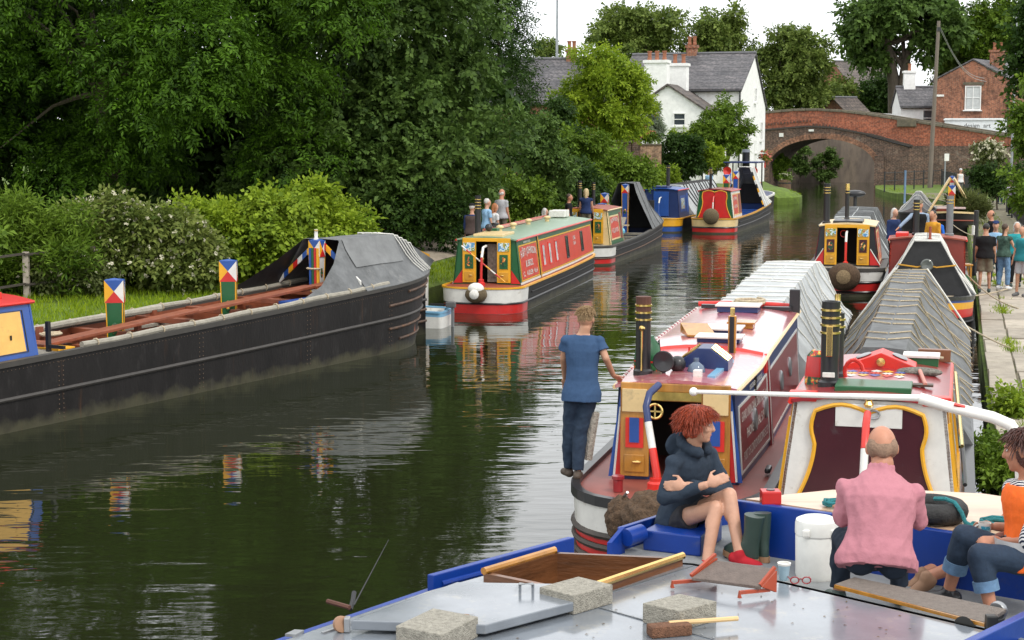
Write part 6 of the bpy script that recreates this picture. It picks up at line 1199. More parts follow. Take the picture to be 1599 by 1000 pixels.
for sd in (-1, 1): MB().tube([(14.62, sd * .26, 2.02), (14.72, sd * (b.w(14.7) + .03), b.sheer(14.7) + .06)], .02, 6).build('cloth_edge', ROPEW, b.root)
b.fender(16.9, .6, COIR, .16)
# mooring ropes to the towpath
def moor(label, p0, p1, sag, m=ROPE, r=.016):
    p0, p1 = Vector(p0), Vector(p1); tag(rope('mooring_rope', [p0.lerp(p1, i / 12) - Vector((0, 0, sag * math.sin(math.pi * i / 12))) for i in range(13)], r, m), label, 'rope', 'mooring ropes')
moor('pale mooring rope from the black cratch boat to the towpath', BC.W(12.6, .3, 1.0), at(1578, 450, .47), .08); moor('slack mooring rope crossing from the red cabin to the paving', BC.W(6.6, .95, .95), at(1590, 482, .47), .12)
moor('mooring rope running from the black bow past the grey cover', BC.W(12.8, .0, 1.02), at(1580, 545, .47), .1); moor('thin mooring rope of the far maroon cratch boat', atY(1480, 345, 66), at(1548, 372, .47), .2)

# ================================================================== BLUE WORK BOAT IN THE FOREGROUND
ZR, ZD = 1.80, 1.50
BR0 = Vector((1.2, 9.4, 0)); bb = thing('blue_work_boat', 'wide blue work boat with shiny grey roof filling the foreground', 'boat', BR0)
ROOFM = mat('wet_grey_roof', (.17, .19, .215), .13, 0, .2, 2.2, .05, 8, dirt=(.28, .27, .235), dscale=4.5, dpos=.55, coat=.6)
m_ = ROOFM; t = m_.node_tree; pb_ = t.nodes['Principled BSDF']; n_ = t.nodes.new('ShaderNodeTexNoise'); n_.inputs['Scale'].default_value = 2.6; n_.inputs['Detail'].default_value = 8; r_ = t.nodes.new('ShaderNodeMapRange'); r_.inputs[1].default_value = .35; r_.inputs[2].default_value = .7; r_.inputs[3].default_value = .08; r_.inputs[4].default_value = .34; t.links.new(n_.outputs[0], r_.inputs[0]); t.links.new(r_.outputs[0], pb_.inputs['Roughness'])
DECKM = mat('grey_deck', (.22, .23, .23), .6, 0, .2, 5, .3, 60); PLY = mat('plywood', (.62, .42, .28), .35, 0, .2, 2, .1, 20, stretch=(.4, 3, 1), dirt=(.45, .22, .08), dscale=1.2, dpos=.62, coat=.3); HW = mat('hatch_wood', (.13, .05, .018), .4, 0, .6, 3, .2, 20, stretch=(.6, .6, 3), coat=.3)
def poly_slab(name, pts, th, m, parent, bevel=0, off=BR0):
    g = MB(); n = len(pts); lo = [(p.x, p.y, p.z - th) for p in pts]; g.add([tuple(p) for p in pts] + lo, [tuple(range(n)), tuple(range(n, 2 * n))[::-1]] + [(i, (i + 1) % n, n + (i + 1) % n, n + i) for i in range(n)])
    return g.build(name, m, parent, bevel=bevel, off=off)
def wall(name, pts, z0, th, m, parent, inward, off=BR0, bevel=0):
    """vertical plate following points (their z is the top)"""
    g = MB(); iw = Vector(inward).normalized() * th
    for a, c_ in zip(pts, pts[1:]): g.hexa([(a.x, a.y, z0), (c_.x, c_.y, z0), (c_.x + iw.x, c_.y + iw.y, z0), (a.x + iw.x, a.y + iw.y, z0)], [tuple(a), tuple(c_), (c_.x + iw.x, c_.y + iw.y, c_.z), (a.x + iw.x, a.y + iw.y, a.z)])
    return g.build(name, m, parent, off=off, bevel=bevel)
z_ = lambda px, py, h=ZR: at(px, py, h)
L0, L1, L2 = z_(250, 1060, 1.72), z_(667, 919, 1.72), z_(889, 868, 1.72)
P0, P1, P2, P3, P4, P5 = z_(964, 823, 1.66), z_(1050, 796, 1.66), z_(1150, 781, 1.66), z_(1300, 800, 1.85), z_(1500, 831, 1.85), z_(1660, 856, 1.85)
Q = [z_(1165, 779, 1.842), z_(1300, 765, 1.842), z_(1420, 765, 1.842), z_(1535, 771, 1.842), z_(1680, 792, 1.842)]
foot = [L0, L1, L2, P0, P1, P2, Q[1], Q[3], Q[4], z_(1800, 1000, 1.7), z_(1500, 1250, 1.7), z_(200, 1250, 1.7)]
g = MB(); n = len(foot); cx = sum(p.x for p in foot) / n; cy = sum(p.y for p in foot) / n
top = [(p.x, p.y, 1.47) for p in foot]; bot = [(cx + (p.x - cx) * .93, cy + (p.y - cy) * .93, -.4) for p in foot]
g.add(top + bot, [(i, (i + 1) % n, n + (i + 1) % n, n + i) for i in range(n)]); g.build('hull', P_ROY, bb, off=BR0)
poly_slab('well_deck', [Vector((p.x, p.y, ZD)) for p in foot], .05, DECKM, bb)
wall('side_plating', [L0, L1, L2], 1.3, .04, P_ROY, bb, (1, -.6, 0))
wall('bow_bulwark', [P0, P1, P2], 1.3, .05, P_ROY, bb, (.2, -1, 0), bevel=.008); wall('well_bulkhead', [z_(1146, 779, 1.85), P3, P4, P5], 1.3, .05, P_ROY, bb, (-.3, -1, 0), bevel=.008)
poly_slab('plywood_deck', [Q[0], Q[1], Q[2], Q[3], Q[4], P5 + Vector((0, .06, -.008)), P4 + Vector((0, .06, -.008)), P3 + Vector((0, .06, -.008))], .03, PLY, bb)
bwl = [z_(667, 897, 1.82), z_(887, 838, 1.86)]; wall('left_bulwark', bwl, 1.70, .045, P_ROY, bb, (1, -.6, 0), bevel=.006)
MB().tube([z_(690, 912, 1.76), z_(840, 872, 1.78)], .018, 8).build('bulwark_rib', P_ROY, bb, off=BR0, smooth=True)
wall('right_bulwark', [z_(1440, 1030, 1.9), z_(1680, 915, 1.9)], 1.3, .05, P_ROY, bb, (.4, -.6, 0), bevel=.006)
# roof round the open hatch
h0, h1, h2, h3 = z_(755, 909), z_(866, 875), z_(1066, 884), z_(905, 940)
Bp, Cp, Dp, Ep, Fp = z_(667, 924), z_(868, 868), z_(1082, 880), z_(1225, 909), z_(1575, 990)
outer = [z_(250, 1066), Bp, h0, h3, h2, Dp, Ep, Fp, z_(1680, 1250), z_(200, 1250)]
poly_slab('roof', outer, .05, ROOFM, bb); poly_slab('side_deck', [Bp, Cp, h1, h0], .05, ROOFM, bb); poly_slab('fore_deck_strip', [Cp, Dp, h2, h1], .05, ROOFM, bb)
wall('roof_riser', [Dp, Ep, Fp, z_(1690, 1025)], 1.36, .04, mat('riser_grey', (.17, .19, .2), .4), bb, (-.3, -1, 0)); wall('roof_riser', [Cp, Dp], 1.36, .04, mat('riser_grey', (.17, .19, .2), .4), bb, (0, -1, 0))
for a, c_, nm in ((h0, h1, 'hatch_side'), (h1, h2, 'hatch_end'), (h2, h3, 'hatch_side'), (h3, h0, 'hatch_end')):
    mid = (h0 + h1 + h2 + h3) / 4 - (a + c_) / 2; wall(nm, [a + Vector((0, 0, .05)), c_ + Vector((0, 0, .05))], 1.37, .035, HW, bb, (mid.x, mid.y, 0))
poly_slab('hatch_floor', [p - Vector((0, 0, .24)) for p in (h0, h1, h2, h3)], .02, HW, bb)
for a, c_ in ((h3, h2), (h0, h1)): MB().tube([a + Vector((0, 0, .062)), c_ + Vector((0, 0, .062))], .022, 8).build('brass_edge', BRASS if a is h3 else OAK, bb, off=BR0, smooth=True)
lid = [z_(548, 969, 1.87), z_(713, 909, 1.87), z_(900, 912, 1.87), z_(905, 938, 1.87), z_(758, 976, 1.87)]; poly_slab('sliding_lid', lid, .05, ROOFM, bb, .006)
hd_ = [z_(812, 912, 1.87), z_(812, 912, 1.92), z_(832, 912, 1.92), z_(832, 912, 1.87)]; MB().tube(hd_, .008, 6).build('lid_handle', STEELG, bb, off=BR0)
for px, py in ((533, 975), (727, 972)):
    c_ = z_(px, py, ZR + .04); w_ = MB().lathe([(.0, -.015), (.03, -.018), (.042, -.014), (.042, .014), (.03, .018), (0, .015)], 16, 0, Matrix.Translation(c_) @ Matrix.Rotation(R(75), 4, 'X') @ Matrix.Rotation(R(30), 4, 'Y')).build('castor_wheel', mat('castor_tan', (.3, .17, .1), .6), bb, off=BR0, smooth=True); MB().box(c_ + Vector((.03, 0, .0)), (.03, .05, .075)).build('castor_fork', STEELG, w_, off=BR0, bevel=.006)
MB().tube([z_(503, 990), z_(548, 975)], .012, 4).build('lid_runner', STEELG, bb, off=BR0); poly_slab('deck_bracket', [z_(445, 990, 1.815), z_(460, 983, 1.815), z_(475, 984, 1.815), z_(462, 991, 1.815)], .015, STEELG, bb)
MB().tube([z_(547, 952, 1.80), z_(551, 938, 1.83), z_(553, 925, 1.86)], .013, 6).build('cleat_upright', iron, bb, off=BR0); MB().tube([z_(511, 939, 1.84), z_(546, 949, 1.83)], .013, 6).build('cleat_arm', mat('rust_brown', (.09, .035, .022), .8), bb, off=BR0)
a0 = z_(553, 945, 1.82); MB().tube([a0, atY(607, 843, a0.y + .3)], [.004, .0015], 5).build('whip_aerial', P_BLK, bb, off=BR0)
for a, c_ in (((905, 941), (1330, 1060)), ((1082, 884), (905, 941))): MB().tube([z_(*a, ZR + .001), z_(*c_, ZR + .001)], .006, 4).build('roof_seam', mat('seam_grey', (.12, .13, .14), .4), bb, off=BR0)
g = MB(); rg = random.Random(8)
for i in range(26):
    q = z_(880 + i * 18, 934 + i * 4.8, ZR + .001); g.lathe([(.006, 0), (.006, .003), (.001, .005)], 8, 0, Matrix.Translation(q))
tag(g.build('roof_screws', STEELG, bb, off=BR0), kind='stuff')
g = MB()
for i in range(60):
    q = z_(rg.uniform(620, 1450), rg.uniform(925, 1000), ZR + .003); a_ = rg.uniform(0, 3); r_ = rg.uniform(.004, .014); g.add([q + Vector((r_ * math.cos(a_), r_ * math.sin(a_), 0)), q + Vector((-r_ * .4 * math.sin(a_), r_ * .4 * math.cos(a_), .003)), q - Vector((r_ * math.cos(a_), r_ * math.sin(a_), 0)), q + Vector((r_ * .4 * math.sin(a_), -r_ * .4 * math.cos(a_), .002))], [(0, 1, 2, 3)])
tag(g.build('leaf_litter', mat('leaf_litter', (.11, .07, .03), .9, 0, .5, 40), None), 'fallen leaf bits scattered over the grey roof', 'leaf litter', kind='stuff')
# locker under the sitting woman, roller
lk = [z_(1004, 828, 1.64), z_(1046, 806, 1.64), z_(1128, 812, 1.64), z_(1094, 838, 1.64)]; poly_slab("blue_locker", lk, .14, P_ROY, bb, .012)
MB().tube([z_(978, 840, 1.62), z_(1002, 832, 1.63)], .06, 16).build('mooring_roller', P_ROY, bb, off=BR0, smooth=True); wall('roller_cheek', [z_(948, 848, 1.6), z_(969, 823, 1.68)], 1.36, .03, P_ROY, bb, (1, 0, 0))
poly_slab('locker_board', [z_(1030, 818, 1.64), z_(1050, 808, 1.64), z_(1100, 812, 1.64), z_(1090, 824, 1.64)], .025, mat('dark_wood', (.06, .035, .02), .5), bb, .005)
poly_slab('side_shelf', [z_(1140, 806, 1.72), z_(1150, 798, 1.72), z_(1172, 800, 1.72), z_(1168, 808, 1.72)], .03, wood_grey, bb); bx_ = MB().tube([z_(1155, 799, 1.74), z_(1160, 795, 1.79), z_(1165, 800, 1.74)], .01, 6).build('shackle', STEELG, bb, off=BR0)
# long white tiller
tl = [atY(1083, 612, 10.7), atY(1250, 617, 10.35), atY(1440, 622, 9.95)]; tl2 = [atY(1436, 622, 9.955), atY(1480, 635, 9.9), atY(1550, 652, 9.8), atY(1578, 664, 9.75), atY(1590, 682, 9.75), atY(1594, 720, 9.75), Vector((atY(1600, 780, 9.75).x, 9.75, 1.85))]
WT = paint('tiller_white', (.80, .79, .75), dirt=(.6, .55, .45)); t_ = MB().tube(tl, [.014, .017, .022], 12).build('tiller_bar', WT, bb, off=BR0, smooth=True); MB().tube(tl2, [.036, .035, .037, .038, .038, .038, .038], 12).build('tiller_socket', WT, bb, off=BR0, smooth=True); MB().ell(tl[0], (.03, .03, .03), n=10, k=8).build('tiller_knob', WT, t_, off=BR0, smooth=True)
MB().tube([atY(1490, 631.5, 9.855), atY(1507, 636, 9.845)], .012, 6).build('red_mark', P_SIG, t_, off=BR0, smooth=True)
# ---------------------------------------------------------------- loose things on the work boat
CONC = mat('concrete_block', (.33, .31, .26), .95, 0, .3, 40, .9, 120, dirt=(.2, .19, .15), dscale=30, dpos=.55)
def block(label, a, f, r, h):
    a, f, r = [Vector((p.x, p.y, 0)) for p in (a, f, r)]; k = a + r - f; g = MB(); o = f
    g.hexa([p - o for p in (a, f, r, k)], [p - o + Vector((0, 0, h)) for p in (a, f, r, k)]); return tag(g.build('concrete_block', CONC, None, bevel=.006, loc=(o.x, o.y, ZR + .001)), label, 'block', 'concrete blocks on the roof')
block('concrete block nearest the open hatch', z_(842, 947), z_(896, 961), z_(957, 943), .105); block('concrete block behind the broom head', z_(1003, 973), z_(1062, 986), z_(1119, 970), .105); block('concrete block cut by the bottom edge, left of the others', z_(618, 1010), z_(690, 1025), z_(747, 995), .105)
br_ = thing('deck_broom', 'brown bristled broom with pale wooden handle on the roof', 'broom', z_(1045, 992)); o = br_.location
MB().box((0, 0, .03), (.22, .09, .06), 0, Matrix.Rotation(R(15), 4, 'Z')).build('brush_head', mat('brush_brown', (.19, .09, .05), 1, 0, .4, 60, 1, 150), br_, bevel=.015); MB().tube([(0, .02, .055), z_(1152, 966, 1.85) - o], .013, 8).build('handle', mat('broom_handle', (.62, .42, .2), .6), br_, smooth=True)
# folding seat
fs = thing('folding_seat', 'folding seat with dark board and red steel brackets on the roof edge', 'seat', z_(1135, 900)); o = fs.location; OXR = paint('oxide_red', (.36, .06, .025), rough=.45)
bd_ = [z_(1080, 902, 1.87), z_(1118, 875, 1.93), z_(1209, 888, 1.93), z_(1187, 916, 1.87)]; poly_slab('seat_board', bd_, .018, mat('ribbed_board', (.13, .10, .085), .7, 0, .2, 20, .4, 90), fs, .004, off=o)
for a, c_, e in (((1079, 899, 1.875), (1117, 866, 1.96), (1050, 918, 1.81)), ((1187, 914, 1.875), (1210, 886, 1.96), (1155, 934, 1.81))):
    A, C, E = z_(*a), z_(*c_), z_(*e); MB().tube([C, A], .012, 4).build('side_rail', OXR, fs, off=o); MB().tube([A + Vector((.06, .05, -.04)), E + Vector((0, 0, .03)), E], .013, 4).build('foot_bar', OXR, fs, off=o); MB().hexa([A + Vector((0, 0, -.01)), C + Vector((0, 0, -.02)), C + Vector((0, .0, -.14)), C + Vector((0, 0, -.14))], [v_ + Vector((.012, 0, 0)) for v_ in (A + Vector((0, 0, -.01)), C + Vector((0, 0, -.02)), C + Vector((0, .0, -.14)), C + Vector((0, 0, -.14)))]).build('gusset', OXR, fs, off=o)
p = z_(1224, 906); cup = thing('paper_cup', 'blue and white paper cup behind the folding seat', 'cup', p); MB().lathe([(.026, 0), (.035, .09), (.038, .095), (.033, .095), (.025, .01)], 16).build('cup_body', mat('cup_blue', (.35, .5, .58), .6), cup, smooth=True); MB().lathe([(.038, .088), (.039, .1), (.03, .1), (.03, .09)], 16).build('cup_rim', P_WHITE, cup, smooth=True)
gl_ = thing('reading_glasses', 'red rimmed reading glasses lying on the grey roof', 'glasses', z_(1250, 913)); RG = paint('glasses_red', (.3, .015, .02))
for k in (-1, 1):
    lr = MB().tube([(k * .033 + .024 * math.cos(t), -.0, .024 + .019 * math.sin(t)) for t in lin(0, 2 * math.pi, 17)], .0035, 6).build('lens_rim', RG, gl_); MB().tube([(k * .058, 0, .03), (k * .06, .06, .028), (k * .055, .12, .006)], .003, 5).build('temple', RG, gl_); MB().ell((k * .033, 0, .024), (.021, .002, .016), n=12, k=6).build('lens', mat('lens_glass', (.4, .42, .42), .05), lr)
MB().tube([(-.01, 0, .03), (0, -.002, .034), (.01, 0, .03)], .003, 5).build('nose_bridge', RG, gl_)
# bench board under the man
bn_ = thing('bench_board', 'dark ribbed plank bench along the roof edge under the man in pink', 'bench', z_(1420, 935)); o = bn_.location
pad = [z_(1304, 912, 1.83), z_(1334, 901, 1.83), z_(1572, 951, 1.83), z_(1538, 972, 1.83)]; poly_slab('seat_plank', pad, .022, mat('ribbed_mat', (.16, .135, .115), .75, 0, .2, 30, .6, 110), bn_, .004, off=o); MB().tube([pad[0] + Vector((0, -.004, -.012)), pad[3] + Vector((0, -.004, -.012))], .013, 4).build('wood_edge', OAK, bn_, off=o)
# horn
hn = thing('air_horn', 'black trumpet horn clamped at the end of the bench', 'horn', z_(1530, 985)); o = hn.location; a, c_ = atY(1506, 981, 8.0), atY(1556, 955, 8.25); d_ = (c_ - a).normalized(); HB = mat('horn_black', (.025, .025, .022), .4)
MB().lathe([(.062, 0), (.058, .005), (.035, .035), (.018, .08), (.013, .12), (.013, (c_ - a).length)], 18, 0, Matrix.Translation(a) @ d_.to_track_quat('Z', 'Y').to_matrix().to_4x4()).build('trumpet', HB, hn, off=o, smooth=True); MB().lathe([(0, 0), (.045, 0), (.05, .01), (.05, .03), (.03, .04), (0, .04)], 18, 0, Matrix.Translation(c_) @ d_.to_track_quat('Z', 'Y').to_matrix().to_4x4()).build('diaphragm', STEELG, hn, off=o, smooth=True); MB().box(z_(1548, 975, 1.83), (.06, .05, .1)).build('clamp', HB, hn, off=o, bevel=.01)
# white drum
p = at(1274, 901, ZD); dr = thing('white_drum', 'tall white plastic drum with domed lid beside the man in pink', 'drum', p); WP = mat('white_plastic', (.74, .74, .70), .45, 0, .1, 5, .1, 20, dirt=(.55, .52, .45), dpos=.62)
MB().lathe([(.122, 0), (.13, .02), (.135, .27), (.13, .28), (.13, .285)], 28).build('body', WP, dr, smooth=True); MB().lathe([(.138, .285), (.138, .35), (.132, .375), (.10, .39), (0, .395)], 28).build('lid', WP, dr, smooth=True)
for s_ in (-1, 1): MB().box((s_ * .09, -.115, .31), (.05, .03, .05)).build('grip', WP, dr, bevel=.012)
# tyre with rope on the plywood
p = z_(1455, 812, 1.845); ty = thing('tyre_fender', 'black tyre fender lying on the plywood deck', 'tyre', p); RUB = mat('rubber', (.018, .018, .018), .7, 0, .3, 12, .5, 40)
MB().tube([(.16 * math.cos(t), .16 * math.sin(t), .07) for t in lin(0, 2 * math.pi, 33)[:-1]], .068, 12, closed=True).build('tread', RUB, ty, smooth=True)
TEALR = mat('rope_teal', (.03, .22, .24), .9, 0, .3, 40, .8, 150)
def loose_rope(label, pts, r=.012): return tag(MB().tube(pts, r, 7).build('teal_rope', TEALR, None, smooth=True), label, 'rope', 'teal ropes')
a = p; loose_rope('teal rope looped through the tyre', [a + Vector(v_) for v_ in ((.0, -.05, .15), (.05, -.12, .165), (.1, -.16, .15), (.13, -.21, .1), (.15, -.23, .04), (.2, -.25, .015), (.27, -.2, .015), (.22, -.15, .015), (.2, -.22, .03))], .014)
loose_rope('teal rope coil left of the man in pink', [Vector(v_) for v_ in coil(z_(1310, 791, 1.845), .09, 4, .01, 5, .012)], .011); loose_rope('teal rope coil on the plywood at the right', [Vector(v_) for v_ in coil(z_(1563, 822, 1.845), .11, 4, .01, 6, .012)], .012)
rbx = thing('red_bollard_box', 'small red square bollard on the bow of the work boat', 'bollard', z_(1203, 786, 1.845)); MB().box((0, 0, .045), (.13, .12, .09)).build('body', P_RED, rbx, bevel=.01); MB().lathe([(.0, .0), (.03, .0), (.028, .006), (0, .006)], 12, 0, Matrix.Translation((0, 0, .09))).build('socket', P_MAROON, rbx)
cb = thing('cardboard_box', 'open cardboard box beside the man in pink', 'box', at(1470, 895, ZD) + Vector((0, .1, 0))); CB = mat('cardboard', (.36, .24, .13), .9)
for c_, d_ in (((0, -.13, .09), (.34, .008, .18)), ((0, .13, .09), (.34, .008, .18)), ((-.166, 0, .09), (.008, .252, .18)), ((.166, 0, .09), (.008, .252, .18)), ((0, 0, .006), (.324, .252, .008))): MB().box(c_, d_).build('panel', CB, cb)
MB().box((0, -.2, .17), (.34, .15, .006), 0, Matrix.Rotation(R(-8), 4, 'X')).build('flap', CB, cb)
# boots
BOOTM = mat('green_rubber', (.03, .055, .045), .45); SOLE = mat('boot_sole', (.30, .17, .09), .8)
for k, (px, py, rz, ry, lb) in enumerate(((1190, 871, 20, R(-6), 'green rubber boot standing against the blue bulkhead'), (1169, 872, 50, R(6), 'green rubber boot behind the legs of the red haired woman'))):
    q = at(px, py, ZD + .02); bt = thing('rubber_boot', lb, 'boot', q, R(rz), 'pair of rubber boots'); bt.rotation_euler = (ry, 0, R(rz))
    rings = []
    for z, rx, ry_, dy in ((0, .045, .13, .06), (.03, .05, .135, .06), (.07, .05, .11, .04), (.11, .048, .065, .0), (.17, .055, .06, -.01), (.25, .062, .066, -.01), (.3, .066, .07, -.01)): rings.append([(rx * math.cos(t), dy + ry_ * math.sin(t), z) for t in lin(0, 2 * math.pi, 17)[:-1]])
    MB().loft(rings).build('upper', BOOTM, bt, smooth=True); MB().loft([[(.053 * math.cos(t), .06 + .14 * math.sin(t), z) for t in lin(0, 2 * math.pi, 17)[:-1]] for z in (-.025, .012)]).build('sole', SOLE, bt)
# ================================================================== PEOPLE
SKIN = mat('skin', (.46, .24, .15), .5, 0, .12, 14, .08, 60); SKINP = mat('skin_pale', (.50, .27, .18), .5, 0, .12, 14, .08, 60); SKINR = mat('skin_tanned', (.45, .20, .12), .5, 0, .14, 14, .08, 60)
def remesh(g, name, m, parent, vox, off, smooth=3, disp=None):
    me = bpy.data.meshes.new(name); me.from_pydata(g.v, [], g.f); bm = bmesh.new(); bm.from_mesh(me); bmesh.ops.recalc_face_normals(bm, faces=bm.faces); bm.to_mesh(me); bm.free()
    o = bpy.data.objects.new(name, me); TMP.collection.objects.link(o)
    r = o.modifiers.new('r', 'REMESH'); r.mode = 'VOXEL'; r.voxel_size = vox; s = o.modifiers.new('s', 'SMOOTH'); s.factor = .5; s.iterations = smooth
    TVL.update(); dg = TVL.depsgraph; m2 = bpy.data.meshes.new_from_object(o.evaluated_get(dg)); bpy.data.objects.remove(o); bpy.data.meshes.remove(me)
    n = len(m2.vertices); co = np.empty(n * 3, np.float32); m2.vertices.foreach_get('co', co); co = co.reshape(-1, 3)
    if disp:
        amp, sc, seed = disp; nn = np.empty(n * 3, np.float32); m2.vertices.foreach_get('normal', nn); nn = nn.reshape(-1, 3); rg = np.random.default_rng(seed); d = np.zeros(n)
        for k in range(9):
            w_ = rg.normal(size=3) * sc * (1 + .35 * k) * np.array([1, 1, .8]); ph = rg.uniform(0, 6.28); warp = rg.normal(size=3) * sc * .6
            d += (1 - 2 * np.abs(np.sin(co @ w_ + ph + 1.3 * np.sin(co @ warp + ph * 2)))) / (1 + .4 * k)
        co += nn * (amp * d / 3)[:, None].astype(np.float32)
    co -= np.array(off, np.float32); m2.vertices.foreach_set('co', co.ravel()); m2.materials.clear(); m2.materials.append(m)
    m2.polygons.foreach_set('use_smooth', [True] * len(m2.polygons)); m2.update(); m2.name = name
    o = bpy.data.objects.new(name, m2); COL.objects.link(o); o.parent = parent; return o
def cap(g, a, b_, ra, rb, n=12, flat=False):
    a, b_ = Vector(a), Vector(b_); d = (b_ - a)
    if d.length < 1e-5: return
    d.normalize(); u = d.orthogonal().normalized(); q = d.cross(u); rings = []
    prof = [(a, ra, 0), (b_, rb, 0)] if flat else [(a, ra, -1), (a, ra, -.7), (a, ra, 0), (b_, rb, 0), (b_, rb, .7), (b_, rb, 1)]
    for c, r, k in prof:
        rr = r * math.sqrt(max(.02, 1 - k * k)); cc = c + d * (r * k); rings.append([cc + u * (rr * math.cos(2 * math.pi * j / n)) + q * (rr * math.sin(2 * math.pi * j / n)) for j in range(n)])
    g.loft(rings)
def limb(g, pts, rs, flat=True, n=14):
    """several tapered segments; joints rounded, ends flat"""
    for i in range(len(pts) - 1): cap(g, pts[i], pts[i + 1], rs[i], rs[i + 1], n, flat)
    for i in range(1, len(pts) - 1): g.ell(pts[i], (rs[i],) * 3, n=12, k=8)
def V3(*a): return Vector(a)
def person(label, J, look, vox=.022, group=None, base=None):
    """J: joints (world). look: clothing."""
    pel, nk = J['pel'], J['neck']; up = (nk - pel).normalized(); rt = J['right'].normalized(); rt = (rt - up * rt.dot(up)).normalized(); fw = up.cross(rt).normalized(); S = J.get('s', 1)
    base = base or V3(pel.x, pel.y, min(J['aR'].z, J['aL'].z) - .08 * S); P = thing('person', label, 'person', base, 0, group); sk = look.get('skin', SKIN); near = vox < .012
    ring = lambda c, rx, ry, n=18: [c + rt * (rx * math.cos(2 * math.pi * j / n)) + fw * (ry * math.sin(2 * math.pi * j / n)) for j in range(n)]
    h = (nk - pel).length; hips = {'R': pel + rt * .09 * S - up * .03, 'L': pel - rt * .09 * S - up * .03}; bulk = look.get('bulk', 1)
    sh = {'R': nk + rt * .185 * S * look.get('shw', 1) - up * look.get('drop', .1) * S, 'L': nk - rt * .185 * S * look.get('shw', 1) - up * look.get('drop', .1) * S}
    bend = J.get('bend', V3(0, 0, 0))          # hunched back: pushes the middle of the spine
    sp = lambda t: pel + (nk - pel) * t + bend * math.sin(math.pi * t)
    def torso(g, e, t0=0, t1=1):
        T = [(-.16, .15, .105), (-.02, .168, .115), (.2, .152, .108), (.42, .15, .105), (.68, .172, .118), (.8, .162, .108), (.89, .12, .09), (.95, .085, .075), (1.0, .06, .06)]
        g.loft([ring(sp(t), (rx * S + e + (max(0, .25 - t) * .11 if e > 0 else 0)) * bulk, (ry * S + e + (max(0, .25 - t) * .13 if e > 0 else 0)) * bulk) for t, rx, ry in T if t0 <= t <= t1])
    # ---- body
    g = MB(); torso(g, -.012)
    for s in 'RL':
        el, wr = J['e' + s], J['w' + s]; limb(g, [sh[s], el, wr], [.041 * S, .038 * S, .027 * S]); g.ell(sh[s], (.044 * S,) * 3)
        kn, an = J['k' + s], J['a' + s]; limb(g, [hips[s], kn, an], [.078 * S, .052 * S, .036 * S]); calf = kn.lerp(an, .3); g.ell(calf + (kn - an).normalized() * .0 - J.get('toe' + s, fw) * .015, (.048 * S, .048 * S, .08 * S), n=10)
        to = J.get('toe' + s, V3(fw.x, fw.y, 0).normalized() if abs(fw.z) < .95 else V3(0, -1, 0)); cap(g, an - V3(0, 0, .03 * S) - to * .03, an + to * .15 * S - V3(0, 0, .05 * S), .036 * S, .03 * S)
        hd = (wr - el).normalized() if ('h' + s) not in J else J['h' + s].normalized(); nrm = J.get('n' + s, V3(0, 0, 1)); sd_ = hd.cross(nrm).normalized(); nrm = sd_.cross(hd)
        if near:
            pc = wr + hd * .05; g.ell(pc, (.042, .05, .018), n=12, k=8, Rm=Matrix((sd_, hd, nrm)).transposed()); cl = J.get('c' + s, .5)
            for k, ln in enumerate((.062, .072, .068, .052)):
                a = wr + hd * .088 + sd_ * (.03 - .02 * k); d1 = (hd - nrm * cl * .4).normalized(); d2 = (hd - nrm * cl * 1.4).normalized(); q = a + d1 * ln * .55; cap(g, a - hd * .03, q, .0088, .0085, 8); cap(g, q, q + d2 * ln * .5, .0085, .007, 8)
            ts = J.get('t' + s, 1); a = wr + hd * .03 + sd_ * .03 * ts; q = a + (hd * .6 + sd_ * .7 * ts - nrm * .2).normalized() * .045; cap(g, a, q, .012, .0105, 8); cap(g, q, q + (hd + sd_ * .1 * ts - nrm * .3).normalized() * .035, .0105, .008, 8)
        else:
            cap(g, wr, wr + hd * .1 * S, .028 * S, .024 * S, 8)
    hc = J['head']; hf = J['face'].normalized(); hu = J.get('hup', V3(0, 0, 1)); hr = hf.cross(hu).normalized(); hu = hr.cross(hf); Mh = Matrix((hr, hf, hu)).transposed()
    S0 = S; S = S * look.get('hs', 1.06); hp_ = lambda x, y, z: hc + Mh @ V3(x * S, y * S, z * S)
    cap(g, nk - up * .04, hp_(0, -.02, -.07), .058 * S * max(1, bulk ** 1.3), .052 * S * max(1, bulk))
    g.ell(hp_(0, -.012, .02), (.074 * S, .092 * S, .096 * S), n=18, k=12, Rm=Mh); g.ell(hp_(0, .03, -.045), (.056 * S, .062 * S, .072 * S), n=14, k=10, Rm=Mh); g.ell(hp_(0, .06, -.092), (.028 * S, .026 * S, .022 * S), n=10, k=8, Rm=Mh)
    nz_ = [hp_(0, .088, .018), hp_(0, .103, -.024)]; cap(g, nz_[0], nz_[1], .009 * S, .015 * S, 8)
    for s in (-1, 1): g.ell(hp_(s * .076, -.008, -.005), (.012 * S, .02 * S, .033 * S), n=10, k=8, Rm=Mh); g.ell(hp_(s * .035, .062, -.02), (.026 * S, .026 * S, .022 * S), n=10, k=8, Rm=Mh); g.ell(hp_(s * .03, .084, .035), (.028 * S, .012 * S, .01 * S), n=8, k=6, Rm=Mh)
    remesh(g, 'body', sk, P, vox, base, 2 if near else 3); HS_ = S; S = S0
